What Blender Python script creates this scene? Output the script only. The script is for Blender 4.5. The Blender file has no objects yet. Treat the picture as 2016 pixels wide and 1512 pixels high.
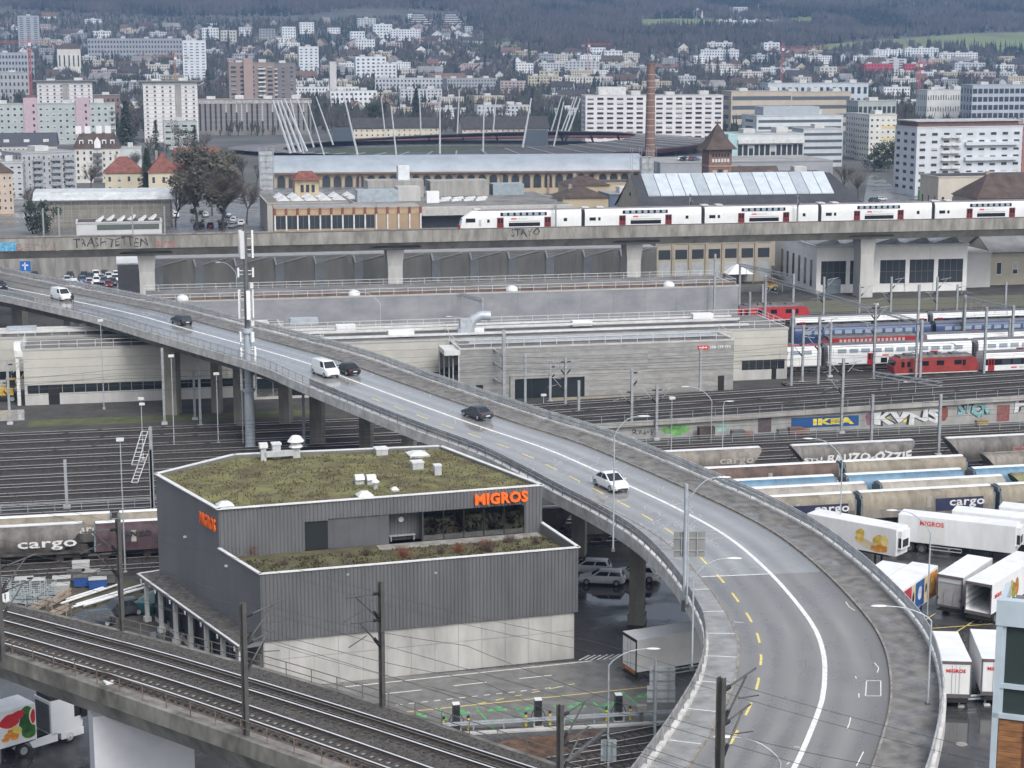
import bpy, math, random
from mathutils import Vector, Matrix, noise
R = random.Random(7)
sc = bpy.context.scene
col = sc.collection
# ------------------------------------------------------------------ camera, sky, sun, exposure
FPX, CAMH, PITCH = 3600.0, 53.0, math.radians(10.6)
cd = bpy.data.cameras.new('camera'); cam = bpy.data.objects.new('camera', cd); col.objects.link(cam)
cam.location = (0, 0, CAMH); cam.rotation_euler = (math.pi/2 - PITCH, 0, 0)
cd.sensor_width = 36; cd.lens = 36*FPX/2016; cd.clip_end = 12000; cd.clip_start = 1
sc.camera = cam
wd = bpy.data.worlds.new('World'); sc.world = wd; wd.use_nodes = True
nt = wd.node_tree; bg = nt.nodes['Background']
sky = nt.nodes.new('ShaderNodeTexSky'); sky.sky_type = 'NISHITA'; sky.sun_disc = False
SUN_EL, SUN_ROT = math.radians(48), math.radians(150)
sky.sun_elevation = SUN_EL; sky.sun_rotation = SUN_ROT; sky.dust_density = 4; sky.ozone_density = 1.0
hs = nt.nodes.new('ShaderNodeHueSaturation'); hs.inputs['Saturation'].default_value = .30
nt.links.new(sky.outputs[0], hs.inputs['Color']); nt.links.new(hs.outputs[0], bg.inputs[0]); bg.inputs[1].default_value = .15
sl = bpy.data.lights.new('sun', 'SUN'); sl.energy = 1.1; sl.angle = math.radians(25); sl.color = (1, .97, .93)
so = bpy.data.objects.new('sun', sl); col.objects.link(so)
so.rotation_euler = Vector((-math.sin(SUN_ROT)*math.cos(SUN_EL), -math.cos(SUN_ROT)*math.cos(SUN_EL), -math.sin(SUN_EL))).to_track_quat('-Z', 'Y').to_euler()
vs = sc.view_settings; vs.view_transform = 'Standard'; vs.look = 'None'; vs.exposure = .58; vs.gamma = 1; vs.use_curve_mapping = False
cy = sc.cycles; cy.use_denoising = True; cy.max_bounces = 5; cy.diffuse_bounces = 2; cy.glossy_bounces = 3; cy.transmission_bounces = 4; cy.transparent_max_bounces = 6; cy.volume_bounces = 0
cy.use_adaptive_sampling = True; cy.adaptive_threshold = .02; cy.caustics_reflective = False; cy.caustics_refractive = False
# ------------------------------------------------------------------ pixels of the 2016 px photograph -> points of the place
SP, CP = math.sin(PITCH), math.cos(PITCH)
def ray(x, y):
    u = (x-1008)/FPX; v = (y-756)/FPX
    return Vector((u, CP-v*SP, -SP-v*CP))
def W(x, y, z=0.0):
    d = ray(x, y); t = (z-CAMH)/d.z
    return Vector((d.x*t, d.y*t, z))
def WD(x, y, Y):
    d = ray(x, y); t = Y/d.y
    return Vector((d.x*t, Y, CAMH+d.z*t))
TZ = [(-100, 0), (900, 0), (1200, 0), (1500, 5), (1900, 18), (2300, 42), (2700, 77), (3200, 126), (3700, 260), (4300, 460), (5200, 640)]
def tz(X, Y):
    for (a, za), (b, zb) in zip(TZ, TZ[1:]):
        if Y <= b:
            z = za+(zb-za)*max(0, (Y-a)/(b-a)); break
    else: z = TZ[-1][1]
    k = max(0, min(1, (Y-1250)/900))
    return z + k*(7*noise.noise(Vector((X/330, Y/330, 1)))+3*noise.noise(Vector((X/110, Y/110, 5)))) - k*max(0, X-60)*.03
def WT(x, y):
    d = ray(x, y); Y = 60.0
    while Y < 5100:
        t = Y/d.y
        if CAMH+d.z*t <= tz(d.x*t, Y): break
        Y += 4
    t = Y/d.y
    return Vector((d.x*t, Y, tz(d.x*t, Y)))
def scale_at(p): return FPX/(p.y*CP-(p.z-CAMH)*SP)
# ------------------------------------------------------------------ materials
MATS = {}
def mat(c, rough=.7, var=.12, scale=.8, metal=0., bump=0., streak=0., spec=.5, tint=None, detail=3):
    k = (tuple(c), rough, var, scale, metal, bump, streak, spec, tint)
    if k in MATS: return MATS[k]
    m = bpy.data.materials.new('paint_%d' % len(MATS)); MATS[k] = m; m.use_nodes = True
    n = m.node_tree.nodes; l = m.node_tree.links; b = n['Principled BSDF']
    b.inputs['Roughness'].default_value = rough; b.inputs['Metallic'].default_value = metal; b.inputs['Specular IOR Level'].default_value = spec
    if var <= 0 and not bump:
        b.inputs['Base Color'].default_value = (*c, 1); return m
    tc = n.new('ShaderNodeTexCoord'); mp = n.new('ShaderNodeMapping')
    l.new(tc.outputs['Object'], mp.inputs[0])
    if streak: mp.inputs['Scale'].default_value = (1, 1, streak)
    nz = n.new('ShaderNodeTexNoise'); nz.inputs['Scale'].default_value = scale; nz.inputs['Detail'].default_value = detail; nz.inputs['Roughness'].default_value = .65
    l.new(mp.outputs[0], nz.inputs[0])
    rp = n.new('ShaderNodeValToRGB'); c2 = tint or [x*(1-2.2*var) for x in c]; c1 = [min(1, x*(1+var)) for x in c]
    rp.color_ramp.elements[0].position = .3; rp.color_ramp.elements[1].position = .68
    rp.color_ramp.elements[0].color = (*[max(0, x) for x in c2], 1); rp.color_ramp.elements[1].color = (*c1, 1)
    l.new(nz.outputs[0], rp.inputs[0]); l.new(rp.outputs[0], b.inputs['Base Color'])
    if bump:
        bp = n.new('ShaderNodeBump'); bp.inputs['Strength'].default_value = bump; bp.inputs['Distance'].default_value = .1
        l.new(nz.outputs[0], bp.inputs['Height']); l.new(bp.outputs[0], b.inputs['Normal'])
    return m
def wet(c, r0=.08, r1=.55, scale=.12, var=.25, pos=(.42, .6), stretch=(1, 1, 1), rz=0., bump=.0):
    """asphalt or concrete with puddles: a noise drives how glossy and dark it is"""
    k = ('wet', tuple(c), r0, r1, scale, var, pos, stretch, rz)
    if k in MATS: return MATS[k]
    m = bpy.data.materials.new('wet_%d' % len(MATS)); MATS[k] = m; m.use_nodes = True
    n = m.node_tree.nodes; l = m.node_tree.links; b = n['Principled BSDF']
    tc = n.new('ShaderNodeTexCoord'); mp = n.new('ShaderNodeMapping'); mp.inputs['Scale'].default_value = stretch; mp.inputs['Rotation'].default_value = (0, 0, rz)
    l.new(tc.outputs['Object'], mp.inputs[0])
    nz = n.new('ShaderNodeTexNoise'); nz.inputs['Scale'].default_value = scale; nz.inputs['Detail'].default_value = 6; nz.inputs['Roughness'].default_value = .6; nz.inputs['Distortion'].default_value = .6
    l.new(mp.outputs[0], nz.inputs[0])
    r = n.new('ShaderNodeMapRange'); r.inputs['From Min'].default_value = pos[0]; r.inputs['From Max'].default_value = pos[1]; r.inputs['To Min'].default_value = r0; r.inputs['To Max'].default_value = r1
    l.new(nz.outputs[0], r.inputs[0]); l.new(r.outputs[0], b.inputs['Roughness'])
    n2 = n.new('ShaderNodeTexNoise'); n2.inputs['Scale'].default_value = .9; n2.inputs['Detail'].default_value = 5; l.new(tc.outputs['Object'], n2.inputs[0])
    rp = n.new('ShaderNodeValToRGB'); rp.color_ramp.elements[0].position = .3; rp.color_ramp.elements[1].position = .7
    rp.color_ramp.elements[0].color = (*[x*(1-var) for x in c], 1); rp.color_ramp.elements[1].color = (*[x*(1+var) for x in c], 1)
    l.new(n2.outputs[0], rp.inputs[0]); l.new(rp.outputs[0], b.inputs['Base Color'])
    return m
def glass(c=(.02, .025, .03), rough=.06): return mat(c, rough, 0)
# common paints
CONC = mat((.33, .32, .30), .75, .14, .5, streak=.25); CONC_D = mat((.20, .195, .18), .8, .22, .6, streak=.3)
CONC_L = mat((.46, .455, .44), .7, .10, .35, streak=.3)
STEEL = mat((.36, .38, .40), .45, .08, 2, metal=.3); STEEL_D = mat((.12, .125, .13), .5, .12, 2)
GALV = mat((.42, .46, .50), .45, .10, 1.5, metal=.2); WHITE = mat((.74, .75, .76), .4, .04, .6); WHITE_D = mat((.62, .62, .61), .5, .1, .7)
BLACK = mat((.012, .012, .013), .5, 0); RUBBER = mat((.02, .02, .021), .8, 0); DGLASS = glass(); GLASS_B = glass((.05, .065, .08), .08)
RAILTOP = mat((.86, .86, .86), .3, 0, 3, metal=.55); RUST = mat((.06, .045, .038), .85, .2, 3)
BALLAST = mat((.080, .074, .068), .95, .35, 5, bump=.8); SLEEPER = mat((.045, .04, .036), .9, .25, 3)
PAINT_W = mat((.74, .74, .72), .5, .12, 3); PAINT_Y = mat((.72, .58, .18), .5, .12, 3); PAINT_G = mat((.10, .42, .14), .6, .25, 2)
RED = mat((.50, .03, .035), .4, .08, 1.5); ORANGE = mat((.95, .16, .02), .4, 0)
# ------------------------------------------------------------------ mesh builder
class MB:
    def __init__(s): s.v = []; s.f = []; s.m = []
    def add(s, vs, fs, m=0):
        o = len(s.v); s.v += [tuple(x) for x in vs]; s.f += [tuple(i+o for i in f) for f in fs]; s.m += [m]*len(fs); return s
    def box(s, x0, x1, y0, y1, z0, z1, m=0):
        return s.add([(x0, y0, z0), (x1, y0, z0), (x1, y1, z0), (x0, y1, z0), (x0, y0, z1), (x1, y0, z1), (x1, y1, z1), (x0, y1, z1)],
                     [(0, 3, 2, 1), (4, 5, 6, 7), (0, 1, 5, 4), (1, 2, 6, 5), (2, 3, 7, 6), (3, 0, 4, 7)], m)
    def cb(s, x, y, z, dx, dy, dz, m=0): return s.box(x-dx/2, x+dx/2, y-dy/2, y+dy/2, z, z+dz, m)
    def prism(s, poly, z0, z1, m=0, mt=None):
        n = len(poly); a = [(p[0], p[1], z0) for p in poly]+[(p[0], p[1], z1) for p in poly]
        s.add(a, [tuple(range(n-1, -1, -1))]+[(i, (i+1) % n, n+(i+1) % n, n+i) for i in range(n)], m)
        return s.add(a[n:], [tuple(range(n))], m if mt is None else mt)
    def xprism(s, prof, x0, x1, m=0):
        """profile of (y, z) swept along x"""
        n = len(prof); a = [(x0, p[0], p[1]) for p in prof]+[(x1, p[0], p[1]) for p in prof]
        return s.add(a, [tuple(range(n-1, -1, -1)), tuple(range(n, 2*n))]+[(i, (i+1) % n, n+(i+1) % n, n+i) for i in range(n)], m)
    def yprism(s, prof, y0, y1, m=0):
        n = len(prof); a = [(p[0], y0, p[1]) for p in prof]+[(p[0], y1, p[1]) for p in prof]
        return s.add(a, [tuple(range(n)), tuple(range(2*n-1, n-1, -1))]+[(i, n+i, n+(i+1) % n, (i+1) % n) for i in range(n)], m)
    def tube(s, pts, r, n=6, m=0, r1=None, cap=True):
        pts = [Vector(p) for p in pts]; k = len(pts); rings = []; u = None
        for i, p in enumerate(pts):
            d = (pts[min(i+1, k-1)]-pts[max(i-1, 0)])
            if d.length < 1e-9: d = Vector((0, 0, 1))
            d.normalize()
            if u is None: u = d.orthogonal().normalized()
            else:
                u = u-d*u.dot(d)
                u = u.normalized() if u.length > 1e-6 else d.orthogonal().normalized()
            w = d.cross(u); rr = r if r1 is None else r+(r1-r)*i/max(1, k-1)
            rings.append([p+(u*math.cos(2*math.pi*j/n)+w*math.sin(2*math.pi*j/n))*rr for j in range(n)])
        vs = [q for rg in rings for q in rg]
        fs = [(i*n+j, i*n+(j+1) % n, (i+1)*n+(j+1) % n, (i+1)*n+j) for i in range(k-1) for j in range(n)]
        if cap: fs += [tuple(range(n-1, -1, -1)), tuple((k-1)*n+j for j in range(n))]
        return s.add(vs, fs, m)
    def bar(s, a, b, w, h, m=0):
        """straight bar of w x h section from a to b (h vertical when the bar is level)"""
        a, b = Vector(a), Vector(b); d = (b-a).normalized(); u = d.cross(Vector((0, 0, 1)))
        if u.length < 1e-4: u = Vector((1, 0, 0))
        u.normalize(); t = u.cross(d)
        vs = [p+u*(sx*w/2)+t*(sy*h/2) for p in (a, b) for sx, sy in ((-1, -1), (1, -1), (1, 1), (-1, 1))]
        return s.add(vs, [(0, 1, 2, 3), (7, 6, 5, 4), (0, 4, 5, 1), (1, 5, 6, 2), (2, 6, 7, 3), (3, 7, 4, 0)], m)
    def lathe(s, prof, n=12, m=0, c=(0, 0, 0), axis='z'):
        vs = []
        for r, z in prof:
            for j in range(n):
                a = 2*math.pi*j/n; x, y = r*math.cos(a), r*math.sin(a)
                vs.append((c[0]+x, c[1]+y, c[2]+z) if axis == 'z' else (c[0]+x, c[1]+z, c[2]+y))
        k = len(prof); fs = [(i*n+j, i*n+(j+1) % n, (i+1)*n+(j+1) % n, (i+1)*n+j) for i in range(k-1) for j in range(n)]
        fs += [tuple(range(n-1, -1, -1)), tuple((k-1)*n+j for j in range(n))]
        return s.add(vs, fs, m)
    def quad(s, a, b, c, d, m=0): return s.add([a, b, c, d], [(0, 1, 2, 3)], m)
    def build(s, name, mats, parent=None, loc=None, rz=0., smooth=False, kind=None):
        me = bpy.data.meshes.new(name); me.from_pydata(s.v, [], s.f)
        if not isinstance(mats, (list, tuple)): mats = [mats]
        for m in mats: me.materials.append(m)
        if len(mats) > 1: me.polygons.foreach_set('material_index', s.m)
        if smooth:
            me.polygons.foreach_set('use_smooth', [True]*len(me.polygons))
            if smooth != 'all': me.set_sharp_from_angle(angle=math.radians(40))
        o = bpy.data.objects.new(name, me); col.objects.link(o)
        if parent is not None: o.parent = parent
        if loc is not None: o.location = loc
        if rz: o.rotation_euler = (0, 0, rz)
        if kind: o['kind'] = kind
        return o
def tag(o, label, cat, group=None):
    o['label'] = label; o['category'] = cat
    if group: o['group'] = group
    return o
def thing(name, label, cat, loc=(0, 0, 0), rz=0., group=None):
    o = bpy.data.objects.new(name, None); col.objects.link(o); o.location = loc; o.rotation_euler = (0, 0, rz); o.empty_display_size = .5
    return tag(o, label, cat, group)
def struct(o): o['kind'] = 'structure'; return o
def child(src, parent, loc, rz=0., sc3=None):
    """another piece that shares src's mesh"""
    c = src.copy(); col.objects.link(c); c.parent = parent; c.location = loc; c.rotation_euler = (0, 0, rz)
    if sc3: c.scale = sc3
    return c
def dup(o, label=None, loc=None, rz=None, parent=None):
    c = o.copy(); col.objects.link(c); c.parent = parent
    if label: c['label'] = label
    if loc is not None: c.location = loc
    if rz is not None: c.rotation_euler = (0, 0, rz)
    for ch in o.children: dup(ch, parent=c)
    return c
def text(name, body, fit, m, parent, loc, rot, extrude=.02, bold=.03, sx=1., shear=0., space=1.05, wob=0.):
    """lettering as a mesh, fitted to fit = (width, height) in metres (width None: keep the proportions)"""
    c = bpy.data.curves.new(name, 'FONT'); c.body = body; c.size = 1; c.offset = bold; c.align_x = 'CENTER'; c.align_y = 'CENTER'
    c.resolution_u = 2; c.shear = shear; c.space_character = space; c.extrude = .5
    o = bpy.data.objects.new(name, c); me = bpy.data.meshes.new_from_object(o); bpy.data.objects.remove(o); bpy.data.curves.remove(c)
    xs = [v.co.x for v in me.vertices]; ys = [v.co.y for v in me.vertices]; w, h = max(xs)-min(xs), max(ys)-min(ys); cx, cy_ = (max(xs)+min(xs))/2, (max(ys)+min(ys))/2
    fy_ = fit[1]/h; fx_ = fit[0]/w if fit[0] else fy_
    for v in me.vertices: v.co = ((v.co.x-cx)*fx_, (v.co.y-cy_)*fy_, v.co.z*2*extrude)
    if wob:
        for v in me.vertices: q = v.co*(1.6/fit[1]); v.co.x += wob*fit[1]*noise.noise(Vector((q.x, q.y, 3.1))); v.co.y += wob*fit[1]*(noise.noise(Vector((q.x*.8, q.y, 7.7)))+.6*noise.noise(Vector((q.x*.35, 0, 1.3))))
    me.materials.clear(); me.materials.append(m)
    o = bpy.data.objects.new(name, me); col.objects.link(o); o.parent = parent; o.location = loc; o.rotation_euler = rot
    return o
FRONT = (math.pi/2, 0, 0)          # lettering that faces -y
# ------------------------------------------------------------------ paths
class Path:
    def __init__(s, pts, step=2.0, smooth=True):
        pts = [Vector(p) for p in pts]; out = []
        if smooth and len(pts) > 2:
            e = [pts[0]*2-pts[1]]+pts+[pts[-1]*2-pts[-2]]
            for i in range(1, len(e)-2):
                n = max(2, int((e[i+1]-e[i]).length/step))
                for k in range(n):
                    t = k/n; a, b, c, d = e[i-1:i+3]
                    out.append(.5*((2*b)+(c-a)*t+(2*a-5*b+4*c-d)*t*t+(3*b-a-3*c+d)*t**3))
            out.append(pts[-1])
        else:
            for a, b in zip(pts, pts[1:]):
                n = max(1, int((b-a).length/step)); out += [a.lerp(b, k/n) for k in range(n)]
            out.append(pts[-1])
        s.p = out; s.s = [0.]
        for a, b in zip(out, out[1:]): s.s.append(s.s[-1]+(b-a).length)
        s.L = s.s[-1]
        s.n = []
        for i in range(len(out)):
            d = out[min(i+1, len(out)-1)]-out[max(i-1, 0)]; d.z = 0; d.normalize(); s.n.append(Vector((-d.y, d.x, 0)))   # left normal
    def at(s, d, off=0., dz=0.):
        d = max(0, min(s.L, d)); lo, hi = 0, len(s.s)-1
        while hi-lo > 1:
            mid = (lo+hi)//2
            if s.s[mid] <= d: lo = mid
            else: hi = mid
        t = (d-s.s[lo])/max(1e-9, s.s[hi]-s.s[lo]); n = s.n[lo].lerp(s.n[hi], t).normalized()
        return s.p[lo].lerp(s.p[hi], t)+n*off+Vector((0, 0, dz)), n
    def sweep(s, mb, prof, d0=0, d1=None, step=2., m=0, closed=True):
        d1 = s.L if d1 is None else d1; k = max(1, int(round((d1-d0)/step))); np_ = len(prof); vs = []; fs = []
        for i in range(k+1):
            q, n = s.at(d0+(d1-d0)*i/k)
            for o, z in prof: vs.append(q+n*o+Vector((0, 0, z)))
        e = np_ if closed else np_-1
        for i in range(k):
            for j in range(e): fs.append((i*np_+j, (i+1)*np_+j, (i+1)*np_+(j+1) % np_, i*np_+(j+1) % np_))
        if closed: fs += [tuple(range(np_)), tuple(k*np_+j for j in range(np_-1, -1, -1))]
        mb.add(vs, fs, m); return mb
    def nearest(s, q):
        i = min(range(len(s.p)), key=lambda i: (s.p[i].x-q.x)**2+(s.p[i].y-q.y)**2); return s.s[i]
def rect_prof(o0, o1, z0, z1): return [(o0, z0), (o0, z1), (o1, z1), (o1, z0)]
def ord_(i):
    return ['first', 'second', 'third', 'fourth', 'fifth', 'sixth', 'seventh', 'eighth', 'ninth', 'tenth', 'eleventh', 'twelfth', 'thirteenth', 'fourteenth', 'fifteenth', 'sixteenth', 'seventeenth', 'eighteenth', 'nineteenth', 'twentieth'][i] if i < 20 else '%dth' % (i+1) if (i+1) % 10 not in (1, 2, 3) else '%d%s' % (i+1, ['st', 'nd', 'rd'][(i+1) % 10-1])
YAW = math.radians(12)
YD = Vector((math.cos(YAW), math.sin(YAW), 0)); YN = Vector((-math.sin(YAW), math.cos(YAW), 0))
# ------------------------------------------------------------------ ground
YARD = mat((.058, .055, .051), .9, .3, .35, bump=.3, tint=(.03, .029, .027))
TOWN = mat((.10, .10, .095), .9, .25, .02, tint=(.045, .048, .04))
def make_ground():
    ys = [-60, 40, 100]+list(range(160, 1000, 60))+list(range(1000, 5201, 40)); xs = [-1600, -1100, -700]+list(range(-480, 500, 40))+[700, 1100, 1600]
    mb = MB(); vs = []; fs = []; nx = len(xs)
    for y in ys:
        for x in xs:
            X = x*max(1, y/1600); vs.append((X, y, tz(X, y)))
    for i in range(len(ys)-1):
        for j in range(nx-1): fs.append((i*nx+j, i*nx+j+1, (i+1)*nx+j+1, (i+1)*nx+j))
    mb.add(vs, fs); mb.m = [0 if vs[f[0]][1] < 420 else 1 for f in fs]
    return struct(mb.build('ground', [YARD, TOWN]))
make_ground()
def sheet(name, pts, z, m):
    mb = MB(); mb.add([(p[0], p[1], z) for p in pts], [tuple(range(len(pts)))]); return struct(mb.build(name, m))
ASPH = wet((.048, .048, .050), .05, .55, .10, pos=(.42, .62)); ASPH2 = wet((.085, .085, .085), .12, .6, .16, pos=(.40, .58))
ASPH_LOT = wet((.16, .16, .155), .14, .6, .14, pos=(.34, .55))
# the yard of asphalt round the depot and the lorry park
sheet('asphalt_yard', [W(1100, 1110), W(1500, 1070), W(2200, 1000), (110, 205), (80, 60), (-10, 60), (-75, 60), (-75, 128), (-40, 150), W(430, 1200), W(600, 1040)], .006, ASPH)
sheet('parking_lot', [W(560, 1420), W(640, 1345), W(1134, 1302), W(1420, 1275), W(1420, 1415), W(860, 1437)], .012, ASPH_LOT)
# ------------------------------------------------------------------ road bridge
ZB = 10.0
ZH = [(-150, 9.6), (0, 10.4), (198, 11.2), (342, 11.7), (614, 11.7), (914, 10.9), (1173, 10.2), (1342, 10), (1700, 10)]
def zbr(x):
    for (a, za), (b, zb) in zip(ZH, ZH[1:]):
        if x <= b: return za+(zb-za)*(x-a)/(b-a)
    return 10.
BPX = [(-150, 528), (0, 563), (100, 583), (198, 604), (273, 621), (372, 649), (499, 684), (614, 718), (700, 751), (914, 829), (1069, 881.5), (1173, 926), (1238, 956), (1342, 1005.5), (1434, 1058), (1518, 1130), (1592, 1218), (1619, 1275), (1624, 1326), (1618, 1380), (1596, 1440), (1569, 1501), (1500, 1630)]
BP = Path([W(x, y, zbr(x) if y < 1100 else 10.) for x, y in BPX], 2.)
DJ = BP.nearest(W(1510, 1128, ZB))
def lerp(a, b, t): t = max(0, min(1, t)); return a+(b-a)*t
def lo(d): return -lerp(6.7, 8.5, (d-DJ+110)/80)
def lk(d): return lerp(lo(d)+.5, -6.1, (d-DJ+75)/50)
def vsweep(path, mb, proff, d0, d1, step=2., m=0):
    k = max(1, int(round((d1-d0)/step))); vs = []; n_ = len(proff(d0))
    for i in range(k+1):
        d = d0+(d1-d0)*i/k; q, n = path.at(d)
        vs += [q+n*o+Vector((0, 0, z)) for o, z in proff(d)]
    fs = [(i*n_+j, (i+1)*n_+j, (i+1)*n_+(j+1) % n_, i*n_+(j+1) % n_) for i in range(k) for j in range(n_)]
    mb.add(vs, fs+[tuple(range(n_)), tuple(k*n_+j for j in range(n_-1, -1, -1))], m); return mb
VERGE = wet((.155, .148, .14), .10, .7, .45, pos=(.38, .52), var=.4); SIDEW = wet((.24, .24, .235), .08, .5, .9, pos=(.42, .6), stretch=(.5, 1.6, 1))
bridge = thing('road_bridge', 'long concrete road viaduct curving across the rail yard', 'bridge')
vsweep(BP, MB(), lambda d: [(lo(d), -.02), (8.0, -.02), (8.0, -.75), (6.6, -.9), (4.6, -1.15), (4.2, -2.3), (-4.2, -2.3), (-4.8, -1.15), (lo(d)+1.2, -.9), (lo(d), -.75)], 0, BP.L).build('deck', CONC_D, bridge)
def road_mat(c, r0, r1, dark):
    """asphalt with polished wheel tracks: lat is the distance from the centre line, along the distance along the road"""
    m = bpy.data.materials.new('road_surface'); m.use_nodes = True; n = m.node_tree.nodes; l = m.node_tree.links; b = n['Principled BSDF']
    def M_(op, a, bb=None, cc=None):
        q = n.new('ShaderNodeMath'); q.operation = op
        for i, v in enumerate((a, bb, cc)):
            if v is None: continue
            if isinstance(v, (int, float)): q.inputs[i].default_value = v
            else: l.new(v, q.inputs[i])
        return q.outputs[0]
    at = n.new('ShaderNodeAttribute'); at.attribute_name = 'lat'; al = n.new('ShaderNodeAttribute'); al.attribute_name = 'along'; lat = at.outputs['Fac']; alo = al.outputs['Fac']
    wt = M_('MULTIPLY_ADD', M_('COSINE', M_('MULTIPLY', M_('SUBTRACT', M_('ABSOLUTE', lat), 1.2), math.pi)), .5, .5)
    cx = n.new('ShaderNodeCombineXYZ'); l.new(M_('MULTIPLY', lat, 1.1), cx.inputs[0]); l.new(M_('MULTIPLY', alo, .10), cx.inputs[1])
    nz = n.new('ShaderNodeTexNoise'); nz.inputs['Scale'].default_value = 1.; nz.inputs['Detail'].default_value = 6; l.new(cx.outputs[0], nz.inputs[0])
    n2 = n.new('ShaderNodeTexNoise'); n2.inputs['Scale'].default_value = .22; n2.inputs['Detail'].default_value = 8; n2.inputs['Roughness'].default_value = .7; tc = n.new('ShaderNodeTexCoord'); l.new(tc.outputs['Object'], n2.inputs[0])
    n3 = n.new('ShaderNodeTexNoise'); n3.inputs['Scale'].default_value = 7.; n3.inputs['Detail'].default_value = 4; l.new(tc.outputs['Object'], n3.inputs[0])
    ed = n.new('ShaderNodeMapRange'); ed.interpolation_type = 'SMOOTHSTEP'; ed.inputs['From Min'].default_value = 2.9; ed.inputs['From Max'].default_value = 4.4; l.new(lat, ed.inputs[0])
    v = M_('MULTIPLY', M_('SUBTRACT', 1., M_('MULTIPLY', wt, dark)), M_('SUBTRACT', 1., M_('MULTIPLY', ed.outputs[0], .38)))
    v = M_('MULTIPLY', v, M_('MULTIPLY_ADD', nz.outputs[0], .6, .7)); v = M_('MULTIPLY', v, M_('MULTIPLY_ADD', n2.outputs[0], .7, .65)); v = M_('MULTIPLY', v, M_('MULTIPLY_ADD', n3.outputs[0], .3, .85))
    mx = n.new('ShaderNodeVectorMath'); mx.operation = 'SCALE'; mx.inputs[0].default_value = c; l.new(v, mx.inputs['Scale']); l.new(mx.outputs[0], b.inputs['Base Color'])
    mr = n.new('ShaderNodeMapRange'); mr.inputs['From Min'].default_value = .38; mr.inputs['From Max'].default_value = .66; mr.inputs['To Min'].default_value = r0; mr.inputs['To Max'].default_value = r1; l.new(M_('ADD', M_('MULTIPLY', n2.outputs[0], .6), M_('MULTIPLY', nz.outputs[0], .4)), mr.inputs[0])
    l.new(M_('MULTIPLY', mr.outputs[0], M_('SUBTRACT', 1., M_('MULTIPLY', wt, .25))), b.inputs['Roughness']); return m
def carriageway(d0, d1, m):
    k = int(round((d1-d0)/2.)); o = vsweep(BP, MB(), lambda d: [(lk(d)+.15, -.01), (lk(d)+.15, .006), (4.4, .006), (4.4, -.01)], d0, d1, 2.).build('carriageway', m, bridge); la_, al_ = [], []
    for i in range(k+1): d = d0+(d1-d0)*i/k; la_ += [lk(d)+.15]*2+[4.4]*2; al_ += [d]*4
    for nm, vv in (('lat', la_), ('along', al_)): o.data.attributes.new(nm, 'FLOAT', 'POINT').data.foreach_set('value', vv)
carriageway(0, DJ, road_mat((.27, .27, .265), .05, .26, .2)); carriageway(DJ, BP.L, road_mat((.205, .20, .195), .24, .55, .22))
vsweep(BP, MB(), lambda d: [(lo(d)+.3, -.01), (lo(d)+.3, .13), (lk(d), .13), (lk(d), -.01)], 0, BP.L).build('footpath', SIDEW, bridge)
vsweep(BP, MB(), lambda d: [(4.55, -.01), (4.55, .12), (7.6, .14), (7.6, -.01)], 0, BP.L).build('verge', VERGE, bridge)
KERB = mat((.26, .24, .21), .7, .2, 1.5)
d = 0
kL = vsweep(BP, MB(), lambda d: [(lk(d), 0), (lk(d), .155), (lk(d)+.16, .145), (lk(d)+.16, 0)], 0, BP.L).build('kerb', KERB, bridge)
kR = vsweep(BP, MB(), lambda d: [(4.4, 0), (4.4, .145), (4.56, .155), (4.56, 0)], 0, BP.L).build('kerb', KERB, bridge)
PARA = mat((.58, .57, .55), .5, .16, .8)
vsweep(BP, MB(), lambda d: [(lo(d)-.05, -.78), (lo(d)-.05, .32), (lo(d)+.32, .32), (lo(d)+.32, 0)], 0, BP.L).build('edge_beam', PARA, bridge)
vsweep(BP, MB(), lambda d: [(8.05, -.78), (8.05, .34), (7.6, .34), (7.6, 0)], 0, BP.L).build('edge_beam', PARA, bridge)
# lane markings
vsweep(BP, MB(), lambda d: [(-.17, .008), (-.17, .012), (.17, .012), (.17, .008)], 0, BP.L, 1.5).build('centre_line', PAINT_W, bridge)
def yo(d): return lerp(-3.0, -4.45, (d-DJ+60)/55)
dd = DJ-80.0; i = 0
while dd < BP.L-8:
    vsweep(BP, MB(), lambda d: [(yo(d)-.09, .008), (yo(d)-.09, .012), (yo(d)+.09, .012), (yo(d)+.09, .008)], dd, dd+2.5, .8).build('lane_dash', PAINT_Y, bridge); dd += 5.3
mb = MB()
for k in range(9):                                                   # joints of the foot path
    d = DJ+4+k*6.0
    a, n = BP.at(d, lo(d)+.35, .136); b, _ = BP.at(d, lk(d), .136); mb.bar(a, b, .1, .006)
mb.build('path_joint', PAINT_W, bridge, kind='stuff')
a, _ = BP.at(DJ, lk(DJ)+.2, .014); b, _ = BP.at(DJ, -.2, .014); MB().bar(a, b, .16, .006).build('expansion_joint', PAINT_W, bridge)
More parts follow.
